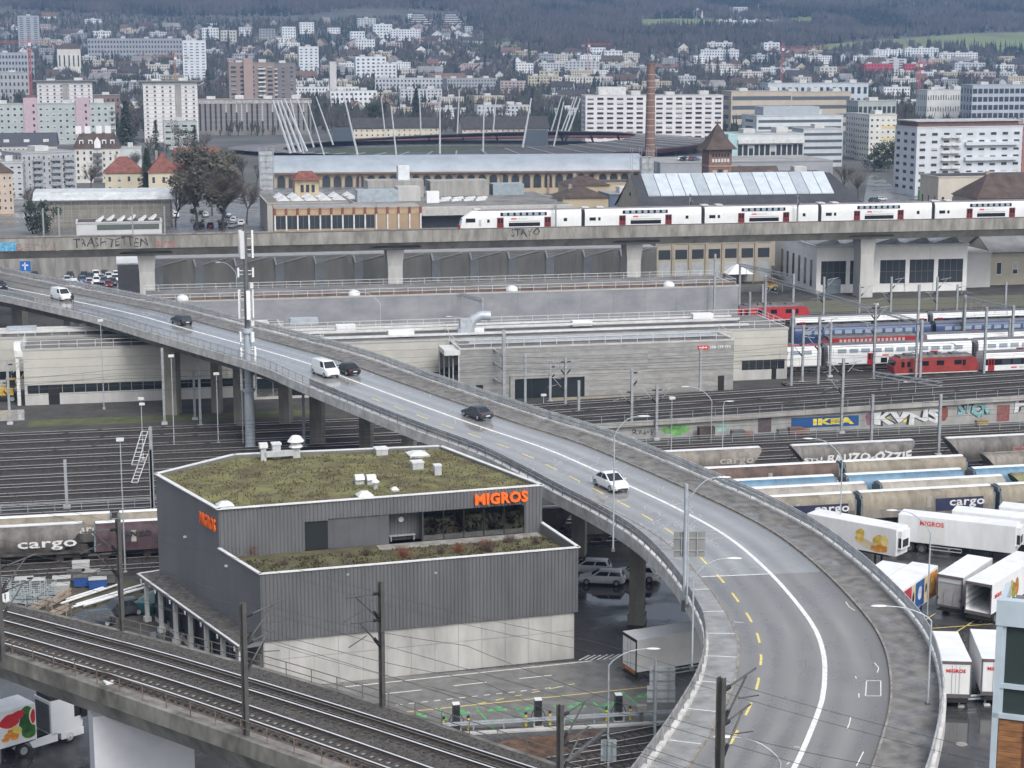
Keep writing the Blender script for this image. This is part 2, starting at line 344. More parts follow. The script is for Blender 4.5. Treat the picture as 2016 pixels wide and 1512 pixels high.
# sealed cracks that wander over the old surfacing, and survey marks on the new one
def crack(mb, d, off, n, step, ang, w=.055):
    pts = []
    for k in range(n):
        o = max(lk(d)+.4, min(4.0, off)); q, _ = BP.at(min(d, DJ-.6), o, .011); pts.append(q)
        ang += R.uniform(-.9, .9); d += step*math.cos(ang); off += step*math.sin(ang)
        if k % 5 == 3 and R.random() < .6: ang += R.choice((-1.2, 1.2))
    for a, b in zip(pts, pts[1:]):
        if (b-a).length > .05: mb.bar(a, b, w*R.uniform(.6, 1.5), .004)
mb = MB()
for k in range(20): crack(mb, DJ-R.uniform(1, 45), R.uniform(-5.5, 0), R.randint(8, 22), .75, R.uniform(-3.1, 3.1))
for k in range(60): crack(mb, DJ-R.uniform(25, 190), R.uniform(-5.5, 3.9), R.randint(3, 9), .9, R.choice((0, 3.14))+R.uniform(-.5, .5), .06)
mb.build('crack_seal', mat((.46, .46, .45), .4, .25, 2), bridge, kind='stuff')
mb = MB()
def mark(p):
    q = [W(x, y, ZB+.011) for x, y in p]
    for a, b in zip(q, q[1:]): mb.bar(a, b, .07, .004)
for p in ([(1706, 1340), (1734, 1340), (1734, 1370), (1704, 1370), (1706, 1340)], [(1665, 1185), (1672, 1195), (1683, 1202)], [(1722, 1305), (1730, 1315), (1727, 1324)], [(1675, 1411), (1672, 1425), (1668, 1434)], [(1700, 1480), (1693, 1494), (1686, 1508)], [(1549, 1505), (1555, 1500)], [(1444, 1224), (1464, 1226)], [(1684, 1331), (1686, 1336)], [(1691, 1365), (1691, 1373)], [(1563, 1470), (1575, 1471)]): mark(p)
mb.build('survey_mark', PAINT_W, bridge, kind='stuff')
# railings: a mesh railing beside the footpath, a steel guard rail beside the verge
def railing(name, d0, d1, offf, h, gap, rails, post, m, z0=.3, beam=None, r=.035):
    mb = MB(); k = max(1, int((d1-d0)/gap))
    for i in range(k+1):
        d = d0+(d1-d0)*i/k; q, n = BP.at(d, offf(d), z0); mb.bar(q, q+Vector((0, 0, h)), post, post)
    for z in rails: BPt = [BP.at(d0+(d1-d0)*j/int(max(2, (d1-d0)/2)), offf(d0+(d1-d0)*j/int(max(2, (d1-d0)/2))), z0+z)[0] for j in range(int(max(2, (d1-d0)/2))+1)]; mb.tube(BPt, r, 5)
    for (z, hh) in (beam or []):
        vsweep(BP, mb, lambda d: [(offf(d)-.03, z0+z), (offf(d)-.09, z0+z+hh*.25), (offf(d)-.03, z0+z+hh*.5), (offf(d)-.09, z0+z+hh*.75), (offf(d)-.03, z0+z+hh), (offf(d)+.02, z0+z+hh), (offf(d)+.02, z0+z)], d0, d1, 2.5)
    return mb.build(name, m, bridge)
RAILG = mat((.30, .30, .30), .5, .2, 1.5, metal=.3); RAILW = mat((.46, .47, .47), .45, .15, 1.2, metal=.2)
DM = DJ-88
railing('railing', 70, DM, lambda d: lo(d)+.12, 1.05, 2.0, (1.05, .12), .06, RAILG)
railing('railing', DM, BP.L, lambda d: lo(d)+.12, 1.0, 2.0, (1.0,), .09, RAILG, beam=[(.28, .32), (.66, .28)], r=.05)
# infill of the footpath railing: a fine upright bar every 15 cm
mb = MB(); d = 70.
while d < DM:
    q, n = BP.at(d, lo(d)+.12, .42); mb.bar(q, q+Vector((0, 0, .93)), .018, .018); d += .3
mb.build('railing_bars', RAILG, bridge, kind='stuff')
railing('guard_rail', 0, 70, lambda d: lo(d)+.12, .95, 2.5, (.95,), .08, RAILW, beam=[(.25, .35), (.62, .28)], r=.05)
railing('guard_rail', 0, BP.L, lambda d: 7.82, 1.0, 2.2, (1.0,), .1, RAILW, beam=[(.22, .34), (.62, .3)], r=.055)
# columns
PIER = mat((.25, .235, .20), .8, .16, .7, streak=.3)
PX = [(40, 655, 22), (137, 680, 14), (230, 716, 30), (342, 815, 24), (428, 812, 17), (476, 838, 23), (563, 836, 21), (626, 876, 24), (722, 892, 23), (806, 912, 24), (940, 960, 25), (1030, 1010, 25), (1140, 1092, 27), (1254, 1226, 28)]
for (x, y, w) in PX:
    p = W(x, y, 0); ww = w/scale_at(p); mb = MB(); zt_ = BP.at(BP.nearest(p))[0].z-1.5; mb.cb(0, 0, 0, ww, ww*1.05, zt_); mb.cb(0, 0, zt_-.7, ww*1.5, ww*1.3, .7)
    if x > 1200: mb.cb(0, 0, 0, ww*1.2, ww*1.25, .9); mb.cb(0, 0, 1.6, ww*1.14, ww*1.2, .25)
    mb.build('column', PIER, bridge, p, math.radians(-12))
for (x, y, L) in ((690, 770, 15), (225, 648, 9), (70, 598, 9)):       # inspection trays hung under the deck edge
    q = W(x, y, 8.5); MB().box(-L/2, L/2, -1.2, 1.2, 0, .12).box(-L/2, L/2, -1.2, -1.1, .12, .5).build('service_tray', GALV, bridge, q, math.radians(-57))
# ------------------------------------------------------------------ railway viaduct in front
ZV = 12.0
XS = [-300, -150, 0, 150, 300, 450, 600, 750, 900, 1100, 1300, 1500, 1700, 1900]
def pl(pts, x):
    for (a, ya), (b_, yb_) in zip(pts, pts[1:]):
        if x <= b_ or b_ == pts[-1][0]: return ya+(yb_-ya)*(x-a)/(b_-a)
YA = [(-300, 1172), (7, 1255), (337, 1351), (680, 1467), (1900, 1905)]; YB_ = [(-300, 1137), (7, 1212), (337, 1300), (680, 1405), (1900, 1800)]; YF = [(-300, 1126), (7, 1194), (278, 1260), (487, 1317), (641, 1362), (796, 1413), (957, 1470), (1900, 1790)]
NV = Path([W(x, 1284+.3555*x, ZV) for x in XS], 2.); TA = Path([W(x, pl(YA, x), ZV+.5) for x in XS], 2.); TBk = Path([W(x, pl(YB_, x), ZV+.5) for x in XS], 2.); FE = Path([W(x, pl(YF, x), ZV) for x in XS], 2.)
for P_ in (TA, TBk):
    for q in P_.p: q.z = ZV
def between(o0, z0, o1, z1, n_=70, t0=0., t1=1.):
    """rows of points across the deck: o0 from the near railing line, o1 from the far one"""
    out = []
    for i in range(n_+1): f = t0+(t1-t0)*i/n_; p, n = NV.at(NV.L*f, o0, z0); q, m_ = FE.at(FE.L*f, o1, z1); out.append((p, q))
    return out
def slab(prof, m, name):
    """prof: (n or f, offset, z); n counts from the near railing, f from the far one"""
    mb = MB(); k = 70; np_ = len(prof); vs = []
    for i in range(k+1):
        for w_, o_, z_ in prof: vs.append((NV if w_ == 'n' else FE).at((NV if w_ == 'n' else FE).L*i/k, o_, z_)[0])
    mb.add(vs, [(i*np_+j, (i+1)*np_+j, (i+1)*np_+(j+1) % np_, i*np_+(j+1) % np_) for i in range(k) for j in range(np_)]); return mb.build(name, m, via)
via = thing('rail_viaduct', 'concrete railway viaduct with two ballasted tracks in the foreground', 'viaduct')
VCON = mat((.20, .195, .175), .85, .3, .45, streak=.6, tint=(.07, .068, .06)); VCON2 = mat((.29, .285, .26), .8, .22, .5, streak=.5)
slab([('n', -.25, -.05), ('f', .3, -.05), ('f', .3, -.9), ('f', -.5, -.9), ('f', -1.3, -2.6), ('n', 1.2, -2.6), ('n', .4, -.9), ('n', -.25, -.9)], VCON2, 'deck')
NV.sweep(MB(), [(-.3, -.9), (-.3, .15), (.25, .15), (.25, -.04), (-.25, -.9)]).build('edge_beam', VCON, via)
FE.sweep(MB(), [(.05, 0), (.05, .25), (.4, .25), (.4, -.9)]).build('edge_beam', VCON, via)
slab([('n', .9, 0), ('n', 1.2, .3), ('f', -.1, .3), ('f', .04, .02)], BALLAST, 'ballast')
NV.sweep(MB(), [(.26, -.04), (.26, .06), (1.0, .06), (1.0, -.04)]).build('walkway', mat((.22, .205, .19), .8, .2, 1), via)
mb = MB(); rr = random.Random(3)
for k in range(5200):                                                # loose stones on the bed
    f = rr.random(); p = NV.at(NV.L*f, 1.3, .3)[0]; q = FE.at(FE.L*f, -.1, .3)[0]; q = p.lerp(q, rr.random()); s_ = rr.uniform(.03, .075)
    mb.add([q+Vector((-s_, 0, 0)), q+Vector((s_*.6, s_, 0)), q+Vector((s_*.4, -s_, 0)), q+Vector((0, 0, s_*1.3))], [(0, 2, 3), (2, 1, 3), (1, 0, 3)])
mb.build('ballast_stones', BALLAST, via, kind='stuff')
PLATE = mat((.26, .25, .24), .6, .1); proto_s = {}
for P_, g, wp in ((TA, 1.6, True), (TBk, 1.5, False)):
    n_ = min(150, int((P_.L-8)/.68)); dA = P_.nearest(W(-60, pl(YA, -60), ZV))
    for i in range(n_):
        q, n = P_.at(dA+i*.68, 0, .29); rz = math.atan2(n.y, n.x)-math.pi/2
        if wp not in proto_s:
            mb = MB().box(-.13, .13, -1.25, 1.25, 0, .07)
            if wp: mb.box(-.09, .09, -.11, .11, .07, .09, 1)
            proto_s[wp] = mb.build('sleeper', [SLEEPER, PLATE], via, q, rz)
        else: child(proto_s[wp], via, q, rz)
    for sgn in (-1, 1):
        o_ = sgn*g/2; mb = MB(); P_.sweep(mb, [(o_-.07, .36), (o_-.02, .40), (o_-.02, .47), (o_-.045, .49), (o_-.045, .53), (o_+.045, .53), (o_+.045, .49), (o_+.02, .47), (o_+.02, .40), (o_+.07, .36)])
        P_.sweep(mb, rect_prof(o_-.065, o_+.065, .528, .538), m=1); mb.build('rail', [RUST, RAILTOP], via)
for o_ in (-.42, .42):
    mb = MB(); d0 = TBk.nearest(W(140, 1250, ZV)); TBk.sweep(mb, rect_prof(o_-.035, o_+.035, .36, .5), d0); TBk.sweep(mb, rect_prof(o_-.03, o_+.03, .5, .507), d0, m=1); mb.build('check_rail', [RUST, mat((.33, .31, .29), .35, .1, 3, metal=.7)], via)
def vrail(off, gap, m, d0=0, d1=None, posth=1.05, NV=NV):
    mb = MB(); d1 = d1 or NV.L; k = int((d1-d0)/gap)
    for i in range(k+1): q, n = NV.at(d0+i*gap, off, .1); mb.bar(q, q+Vector((0, 0, posth)), .06, .06)
    for z in (posth, posth*.52): mb.tube([NV.at(d0+j*2, off, .1+z)[0] for j in range(int((d1-d0)/2)+1)], .03, 5)
    return mb.build('railing', m, via)
RUSTY = mat((.17, .125, .10), .7, .2, 2)
vrail(.05, 2.3, RUSTY); vrail(.2, 2.3, mat((.13, .12, .11), .6, .1), FE.nearest(W(60, 1206, ZV)), NV=FE)
q = W(285, 1512, 0); p0 = WD(155, 1512, W(165, 1347, ZV).y); 
PW = mat((.60, .62, .66), .6, .05, .4)
pier = MB(); A = NV.at(NV.nearest(W(134, 1332, ZV)), 1.0)[0]; n = NV.at(NV.nearest(W(134, 1332, ZV)))[1]
MB().box(-1.05, 1.05, 0, 6.6, 0, 9.45).box(-1.35, 1.35, -.15, 6.8, 0, .5).build('pier', PW, via, (A.x, A.y, 0), math.atan2(n.y, n.x)-math.pi/2-.5)
MB().box(-.35, .35, -.1, .55, 0, .12).build('junction_box', WHITE, via, NV.at(NV.nearest(W(180, 1345, ZV)), .75, .1)[0], .5)
# ------------------------------------------------------------------ the depot with the green roof
def frame_of(o, rz):
    c, s_ = math.cos(rz), math.sin(rz)
    return Vector(o), Vector((c, s_, 0)), Vector((-s_, c, 0))
def local(fr, p): o, ex, ey = fr; q = Vector(p)-o; return (q.dot(ex), q.dot(ey), q.z)
def onface(fr, yl, px, py):
    """where the ray of a pixel meets the plane y = yl of a frame: (x, z)"""
    o, ex, ey = fr; d = ray(px, py); c = Vector((0, 0, CAMH)); t = (yl-(c-o).dot(ey))/d.dot(ey); q = c+d*t-o
    return q.dot(ex), q.z
def corr(mb, p0, p1, z0, z1, period=.32, depth=.06, m=0, out=None):
    p0, p1 = Vector((p0[0], p0[1], 0)), Vector((p1[0], p1[1], 0)); d = p1-p0; L = d.length; d.normalize(); n = Vector((d.y, -d.x, 0))
    k = max(1, int(L/period)); pr = L/k; pts = []
    for i in range(k):
        for t, q in ((0, 0), (.30, 0), (.42, 1), (.88, 1)): pts.append(p0+d*(pr*(i+t))+n*(depth*q))
    pts.append(p1); vs = []
    for q in pts: vs += [(q.x, q.y, z0), (q.x, q.y, z1)]
    mb.add(vs, [(2*i, 2*i+2, 2*i+3, 2*i+1) for i in range(len(pts)-1)], m)
def pane_mat(c=(.35, .42, .42), mixf=.25):
    k = ('pane', c, mixf)
    if k in MATS: return MATS[k]
    m = bpy.data.materials.new('window_glass_%d' % len(MATS)); MATS[k] = m; m.use_nodes = True; n = m.node_tree.nodes; l = m.node_tree.links
    t = n.new('ShaderNodeBsdfTransparent'); t.inputs[0].default_value = (*c, 1); g = n.new('ShaderNodeBsdfGlossy'); g.inputs['Roughness'].default_value = .03
    x = n.new('ShaderNodeMixShader'); x.inputs[0].default_value = mixf; l.new(t.outputs[0], x.inputs[1]); l.new(g.outputs[0], x.inputs[2]); l.new(x.outputs[0], n['Material Output'].inputs[0])
    return m
A0 = W(512, 1130, 10.1); MRZ = math.radians(17); MF = frame_of((A0.x, A0.y, 0), MRZ)
mg = thing('depot_building', 'dark grey ribbed metal depot with green roof and orange MIGROS signs', 'building', (A0.x, A0.y, 0), MRZ)
RIB = mat((.122, .125, .132), .5, .10, .45, streak=.25); RIB2 = mat((.09, .094, .103), .5, .08, .5); SMOOTH = mat((.155, .16, .172), .45, .07, .3, streak=.3)
COPE = mat((.66, .66, .66), .45, .06, 1); CPANEL = mat((.41, .405, .39), .7, .12, .5, streak=.3)
ZR, ZP, ZT, ZC = 13.6, 10.1, 9.25, 4.3
pl = [(0, 0), (27.6, 0), (27.1, 8.75), (22.5, 27.2), (2.4, 29.4), (-5.8, 23.4), (-2.1, 8.6)]
up = [(-2.1, 8.6), (27.1, 8.75), (22.5, 27.2), (2.4, 29.4), (-5.8, 23.4)]
mb = MB(); mb.prism([(.15, .25), (27.35, .25), (26.9, 8.7), (22.3, 27), (2.5, 29.2), (-5.5, 23.3)], 0, ZC); mb.build('base_wall', CPANEL, mg)
k = 13                                                             # the cast panels of the base stand a little proud, with open joints
for i in range(k):
    for (za, zb) in ((.02, 2.55), (2.58, ZC)):
        MB().box(.2+i*27.1/k+.012, .2+(i+1)*27.1/k-.012, .19, .26, za, zb-.01).build('concrete_panel', CPANEL, mg)
mb = MB()
corr(mb, (0, 0), (27.6, 0), ZC, ZP); corr(mb, (27.6, 0), (27.1, 8.75), ZC, ZP); corr(mb, (27.1, 8.75), (22.5, 27.2), ZC, ZR); corr(mb, (22.5, 27.2), (2.4, 29.4), ZC, ZR); corr(mb, (2.4, 29.4), (-5.8, 23.4), ZC, ZR)
mb.add([(0, 0, ZC), (27.6, 0, ZC), (27.1, 8.75, ZC), (-2.1, 8.6, ZC)], [(3, 2, 1, 0)]); mb.build('ribbed_cladding', RIB, mg)
mb = MB(); mb.add([(0, 0, ZC-.2), (-2.1, 8.6, ZC-.2), (-2.1, 8.6, ZP), (0, 0, ZP)], [(0, 1, 2, 3)]); mb.add([(-2.1, 8.6, 0), (-5.8, 23.4, 0), (-5.8, 23.4, ZR), (-2.1, 8.6, ZR)], [(0, 1, 2, 3)]); mb.build('smooth_cladding', SMOOTH, mg)
# upper front with its openings
fx = lambda px, py: onface(MF, 8.68, px, py)
xd0, xd1 = fx(600, 1050)[0], fx(646, 1050)[0]; zd1 = fx(620, 1026)[1]
xr0, xr1 = fx(766, 1030)[0], fx(833, 1030)[0]; xg1 = fx(1032, 1010)[0]; zo = fx(900, 1002)[1]
mb = MB(); fy = 8.65
for a, b, z0, z1 in ((-2.1, xd0, ZT, ZR), (xd0, xd1, zd1, ZR), (xd1, xr0, zo, ZR), (xr0, xg1, zo, ZR), (xg1, 27.1, ZT, ZR)): corr(mb, (a, fy), (b, fy), z0, z1)
mb.build('ribbed_cladding', RIB, mg)
mb = MB(); corr(mb, (xd1, fy+.1), (xr0, fy+.1), ZT, zo, 1.1, .03); mb.build('flat_panel', RIB2, mg)
MB().box(xd0, xd1, fy+.12, fy+.2, ZT, zd1).build('door', mat((.02, .024, .028), .35, 0), mg)
mb = MB(); corr(mb, (xr0, fy+1.2), (xr1, fy+1.2), ZT, zo, .3, .04); mb.box(xr0, xr1, fy, fy+1.2, zo-.02, zo+.05); mb.build('recess_wall', RIB2, mg)
MB().box(xr0+.2, xr0+2.6, fy+.75, fy+1.15, ZT+.45, ZT+.52).box(xr0+.3, xr0+.4, fy+.8, fy+1.1, ZT, ZT+.45).box(xr0+2.4, xr0+2.5, fy+.8, fy+1.1, ZT, ZT+.45).build('bench', STEEL, mg)
MB().lathe([(.24, 0), (.24, .05), (.2, .05)], 16, axis='y').build('wall_clock', WHITE_D, mg, (xr0+1.35, fy+1.09, zo-.85))
INT = mat((.10, .10, .10), .7, .1, .5); mb = MB(); mb.box(xr1, xg1, fy+5.9, fy+6, ZT, zo).box(xr1, xg1, fy+.1, fy+6, ZT-.02, ZT+.02).box(xr1-.05, xr1, fy, fy+6, ZT, zo).box(xg1, xg1+.05, fy, fy+6, ZT, zo).box(xr1, xg1, fy+.1, fy+6, zo, zo+.04); mb.build('canteen_room', INT, mg)
t_ = thing('meeting_table', 'long grey table behind the canteen glazing of the grey depot', 'table', MF[0]+MF[1]*(xr1+7.6)+MF[2]*(fy+2.2)+Vector((0, 0, ZT+.02)), MRZ)
MB().box(-1.7, 1.7, -.45, .45, .7, .75).build('table_top', mat((.4, .39, .37), .5, .05), t_)
for sx in (-1.5, 1.5):
    for sy in (-.35, .35): MB().cb(sx, sy, 0, .06, .06, .7).build('leg', STEEL_D, t_)
for i in range(5):
    c_ = thing('canteen_chair', 'light chair at the canteen table, %s from the entrance' % ord_(i), 'chair', MF[0]+MF[1]*(xr1+6.1+i*.72)+MF[2]*(fy+1.45)+Vector((0, 0, ZT+.02)), MRZ, 'chairs in the depot canteen')
    MB().box(-.2, .2, -.2, .2, .43, .47).build('seat', WHITE_D, c_); MB().box(-.2, .2, -.22, -.18, .5, .9).build('backrest', WHITE_D, c_)
    for sx in (-.17, .17):
        for sy in (-.17, .17): MB().cb(sx, sy, 0, .03, .03, .43).build('leg', STEEL, c_)
GP = pane_mat(); nb = 5
for i in range(nb):
    a = xr1+(xg1-xr1)*i/nb; b = xr1+(xg1-xr1)*(i+1)/nb
    MB().box(a+.04, b-.04, fy+.10, fy+.12, ZT+.06, zo-.06).build('glass_pane', GP, mg)
mb = MB()
for i in range(nb+1): x = xr1+(xg1-xr1)*i/nb; mb.box(x-.04, x+.04, fy+.05, fy+.17, ZT, zo)
mb.box(xr1, xg1, fy+.05, fy+.17, ZT, ZT+.06).box(xr1, xg1, fy+.05, fy+.17, zo-.06, zo); mb.build('window_frame', BLACK, mg)
# roof, terrace, copings
GREEN = mat((.13, .13, .05), .95, .35, .55, bump=.6, tint=(.075, .055, .032)); GREEN2 = mat((.085, .085, .04), .95, .35, .7, bump=.6, tint=(.06, .045, .03))
mb = MB(); mb.add([(x, y, ZR-.25) for x, y in up], [tuple(range(5))]); mb.build('green_roof', GREEN, mg)
mb = MB(); mb.add([(0, 0, ZT), (27.6, 0, ZT), (27.1, 8.75, ZT), (-2.1, 8.6, ZT)], [(0, 1, 2, 3)]); mb.build('terrace', GREEN2, mg)
MB().box(xr0-1.2, 26.6, 7.0, 8.6, ZT, ZT+.03).build('terrace_path', mat((.27, .26, .24), .7, .2, 1), mg)
def coping(poly, z, w, h, closed=True):
    mb = MB(); n_ = len(poly)
    for i in range(n_ if closed else n_-1):
        a, b = Vector((*poly[i], z)), Vector((*poly[(i+1) % n_], z)); dd_ = (b-a).normalized(); mb.bar(a-dd_*w*.35, b+dd_*w*.35, w, h)
    return mb
coping(up, ZR+.02, .38, .09).build('coping', COPE, mg); coping([(-2.1, 8.6), (0, 0), (27.6, 0), (27.1, 8.75)], ZP+.02, .32, .09, False).build('coping', COPE, mg)
mb = coping([(-1.9, 8.4), (.12, .14), (27.45, .14), (26.97, 8.6)], (ZP+ZT)/2-.02, .06, ZP-ZT, False); mb.build('parapet_lining', SMOOTH, mg)
mb = coping([(-1.95, 8.7), (26.9, 8.85), (22.4, 27.05), (2.45, 29.2), (-5.6, 23.3)], ZR-.13, .08, .25); mb.build('parapet_lining', SMOOTH, mg)
def tufts(poly_pts, n, z, h, m, parent, seed):
    rr = random.Random(seed); mb = MB(); xs = [p[0] for p in poly_pts]; ys = [p[1] for p in poly_pts]
    def inside(x, y):
        c = False; j = len(poly_pts)-1
        for i in range(len(poly_pts)):
            xi, yi = poly_pts[i]; xj, yj = poly_pts[j]
            if (yi > y) != (yj > y) and x < (xj-xi)*(y-yi)/(yj-yi)+xi: c = not c
            j = i
        return c
    k = 0
    while k < n:
        x, y = rr.uniform(min(xs), max(xs)), rr.uniform(min(ys), max(ys))
        if not inside(x, y): continue
        if noise.noise(Vector((x*.5, y*.5, seed))) < rr.uniform(-.5, .25): k += .2; continue
        k += 1; hh = h*rr.uniform(.3, 1.2)
        for q in range(4):
            a = rr.uniform(0, 6.28); w = hh*.35; lx, ly = math.cos(a)*hh*.6, math.sin(a)*hh*.6
            mb.add([(x-math.sin(a)*w, y+math.cos(a)*w, z), (x+math.sin(a)*w, y-math.cos(a)*w, z), (x+lx, y+ly, z+hh)], [(0, 1, 2)], rr.choice((0, 0, 1, 2)))
    return mb.build('grass', m, parent, kind='stuff')
GM = [mat((.145, .13, .062), .95, .3, .7, tint=(.09, .072, .04)), mat((.10, .115, .04), .95, .3, .8), mat((.165, .125, .085), .95, .2, 1)]
tufts(up, 5200, ZR-.25, .15, GM, mg, 11); tufts([(.3, .4), (27.2, .4), (26.9, 7), (-1.2, 7)], 2200, ZT, .2, [mat((.10, .095, .04), .95, .3, .7), mat((.075, .085, .03), .95, .3, .8), mat((.14, .10, .06), .95, .2, 1)], mg, 5)
# signs
xa, za = onface(MF, 8.6, 934, 980); xb, zb = onface(MF, 8.6, 1038, 975); text('sign_lettering', 'MIGROS', (xb-xa, 1.02), ORANGE, mg, ((xa+xb)/2, 8.42, 12.78), FRONT, .12, .04)
la = Vector((-2.1, 8.6, 0)); lb = Vector((-5.8, 23.4, 0)); ld = (la-lb).normalized(); lr = math.atan2(ld.y, ld.x)
text('sign_lettering', 'MIGROS', (3.6, 1.15), ORANGE, mg, (la-ld*2.3+Vector((ld.y, -ld.x, 0))*.12+Vector((0, 0, 12.0))), (math.pi/2, 0, lr), .05, .03)
# roof fittings
ALU = mat((.50, .52, .54), .4, .08, 2, metal=.25); DOME = mat((.66, .67, .68), .35, .05, 1)
def roofp(px, py, z=ZR-.25): return local(MF, W(px, py, z))
def skylight(px, py, w, d_, h): 
    x, y, z = roofp(px, py); mb = MB(); mb.cb(0, 0, 0, w, d_, h*.4, 0)
    a, b = w*.47, d_*.47; mb.add([(-a, -b, h*.4), (a, -b, h*.4), (a, b, h*.4), (-a, b, h*.4), (-a*.45, -b*.45, h), (a*.45, -b*.45, h), (a*.45, b*.45, h), (-a*.45, b*.45, h)], [(0, 1, 5, 4), (1, 2, 6, 5), (2, 3, 7, 6), (3, 0, 4, 7), (4, 5, 6, 7)], 1); mb.build('skylight', [ALU, DOME], mg, (x, y, z))
def vent(px, py, w, d_, h, cap=.12):
    x, y, z = roofp(px, py); mb = MB(); mb.cb(0, 0, 0, w, d_, h); mb.cb(0, 0, h, w*1.12, d_*1.12, cap, 1); mb.build('roof_vent', [ALU, DOME], mg, (x, y, z))
def cowl(px, py, r, h):
    x, y, z = roofp(px, py); mb = MB(); mb.lathe([(r*.55, 0), (r*.55, h*.6)], 10); mb.lathe([(r, h*.62), (r, h*.7), (r*.15, h)], 10, 1); mb.build('vent_cowl', [ALU, DOME], mg, (x, y, z))
skylight(443, 998, 1.5, 1.3, .5); skylight(822, 896, 2.0, 2.2, .4); skylight(718, 979, 1.45, 1.4, .55); skylight(777, 966, .7, .7, .35)
vent(750, 894, 1.15, 1.2, .55); vent(821, 922, 1.05, 1.0, .6); vent(861, 934, .65, .7, .85); cowl(739, 963, .38, 1.0)
for px in (707, 730):
    x, y, z = roofp(px, 952); mb = MB(); mb.cb(0, 0, 0, .8, .7, .55); mb.xprism([(-.55, .45), (-.42, .75), (0, .88), (.4, .75), (.42, .45)], -.42, .42, 1); mb.build('curved_vent', [ALU, DOME], mg, (x, y, z))
x, y, z = roofp(545, 905); mb = MB(); mb.box(-1.2, 1.6, -.3, .3, .35, .85).cb(-1.3, 0, 0, .5, .6, 1.5).cb(.1, .9, 0, .8, .8, 1.35, 0).box(.0, .2, .3, .9, .4, .8).box(-1.7, -.9, -.45, .25, 1.3, 1.75, 1).cb(.1, .9, 1.35, .95, .95, .14, 1); mb.build('air_duct', [ALU, DOME], mg, (x, y, z))
x, y, z = roofp(583, 900); mb = MB(); mb.cb(0, 0, 0, .7, .7, 1.5); mb.lathe([(.75, 1.5), (.85, 1.6), (.45, 2.1), (.3, 2.15)], 8, 1).lathe([(.6, .95), (.7, 1.05), (.4, 1.45)], 8, 1); mb.build('exhaust_hood', [ALU, DOME], mg, (x, y, z))
for (px, py, yl) in ((685, 1131, -.08), (858, 1128, -.08)):
    xx, zz = onface(MF, yl, px, py); MB().cb(0, -.05, -.08, .22, .14, .16).build('wall_lamp', STEEL, mg, (xx, 0, zz))
for dd_, zz in ((8.0, 9.2), (-1.6, 8.9)):
    q = la-ld*(dd_)+Vector((ld.y, -ld.x, 0))*.1; MB().cb(0, 0, 0, .25, .25, .16).build('wall_lamp', WHITE_D, mg, (q.x, q.y, zz))
# loading canopy along the slanted side
nn = Vector((ld.y, -ld.x, 0)); c0 = Vector((0, 0, 0)); c1 = Vector((-5.8, 23.4, 0)); CW = 2.1
mb = MB(); mb.prism([tuple(c0[:2]), tuple(c1[:2]), tuple((c1+nn*CW)[:2]), tuple((c0+nn*CW)[:2])], ZC-.35, ZC+.02, 0, 1); mb.build('canopy_roof', [SMOOTH, mat((.09, .085, .08), .9, .3, 2, bump=.4)], mg)
mb = coping([tuple((c0+nn*CW)[:2]), tuple((c1+nn*CW)[:2]), tuple(c1[:2])], ZC+.02, .2, .08, False); mb.build('coping', COPE, mg)
for i in range(7):
    q = c0.lerp(c1, .02+i*.155)+nn*(CW-.35); MB().cb(0, 0, 0, .34, .34, ZC-.35).cb(0, 0, 0, .6, .6, .45).build('canopy_post', mat((.55, .55, .54), .6, .08), mg, tuple(q), lr)
    MB().box(-.14, .14, -.02, .02, 0, .35).build('bay_number', WHITE, mg, tuple(q+nn*.5+Vector((0, 0, ZC-.55))), lr)
    if i < 6:
        q = c0.lerp(c1, .02+(i+.5)*.155)+nn*(CW-1.0); MB().box(-1.35, 1.35, -.05, .05, .5, 3.6).build('dock_door', mat((.018, .02, .022), .5, 0), mg, tuple(q), lr); MB().box(-1.6, 1.6, 0, .5, 0, .5).build('dock_step', CONC_L, mg, tuple(q), lr)
# terrace shrubs
def shrub_mesh(seed, h, w, n):
    rr = random.Random(seed); mb = MB()
    for k in range(n):
        a = rr.uniform(0, 6.28); b = rr.uniform(.15, 1.25); L = h*rr.uniform(.6, 1.05); p = Vector((rr.uniform(-.1, .1), rr.uniform(-.1, .1), 0)); pts = [p]
        for s_ in range(3): p = p+Vector((math.cos(a)*math.cos(b)*w/h, math.sin(a)*math.cos(b)*w/h, math.sin(b)))*(L/3); b += .15; a += rr.uniform(-.4, .4); pts.append(p)
        mb.tube(pts, .018, 3, 0, .004, False)
        for q in range(5):
            s_ = pts[rr.randint(1, 3)]; mb.tube([s_, s_+Vector((rr.uniform(-.3, .3), rr.uniform(-.3, .3), rr.uniform(.1, .35)))*w], .009, 3, 0, .003, False)
    return mb
RTW = mat((.24, .085, .06), .8, .25, 2); BTW = mat((.14, .095, .07), .8, .25, 2)
for i, (px, py, h, w, red) in enumerate(((497, 1092, 1.1, 1.1, 1), (560, 1112, .6, .5, 0), (722, 1094, .8, .6, 0), (795, 1097, 1.0, 1.2, 1), (868, 1090, .8, .7, 0), (902, 1088, .9, .8, 1), (957, 1080, 1.0, .9, 1), (962, 1086, 1.2, .8, 0), (1003, 1068, .9, .8, 0), (1055, 1072, .8, .7, 0))):
    q = W(px, py, ZT); sh = thing('terrace_shrub', ('reddish bare shrub' if red else 'brown bare shrub')+' on the depot terrace, %s along the ribbed wall from the left' % ord_(i), 'shrub', q, 0, 'shrubs on the depot terrace')
    shrub_mesh(50+i, h, w, 60).build('twigs', RTW if red else BTW, sh)
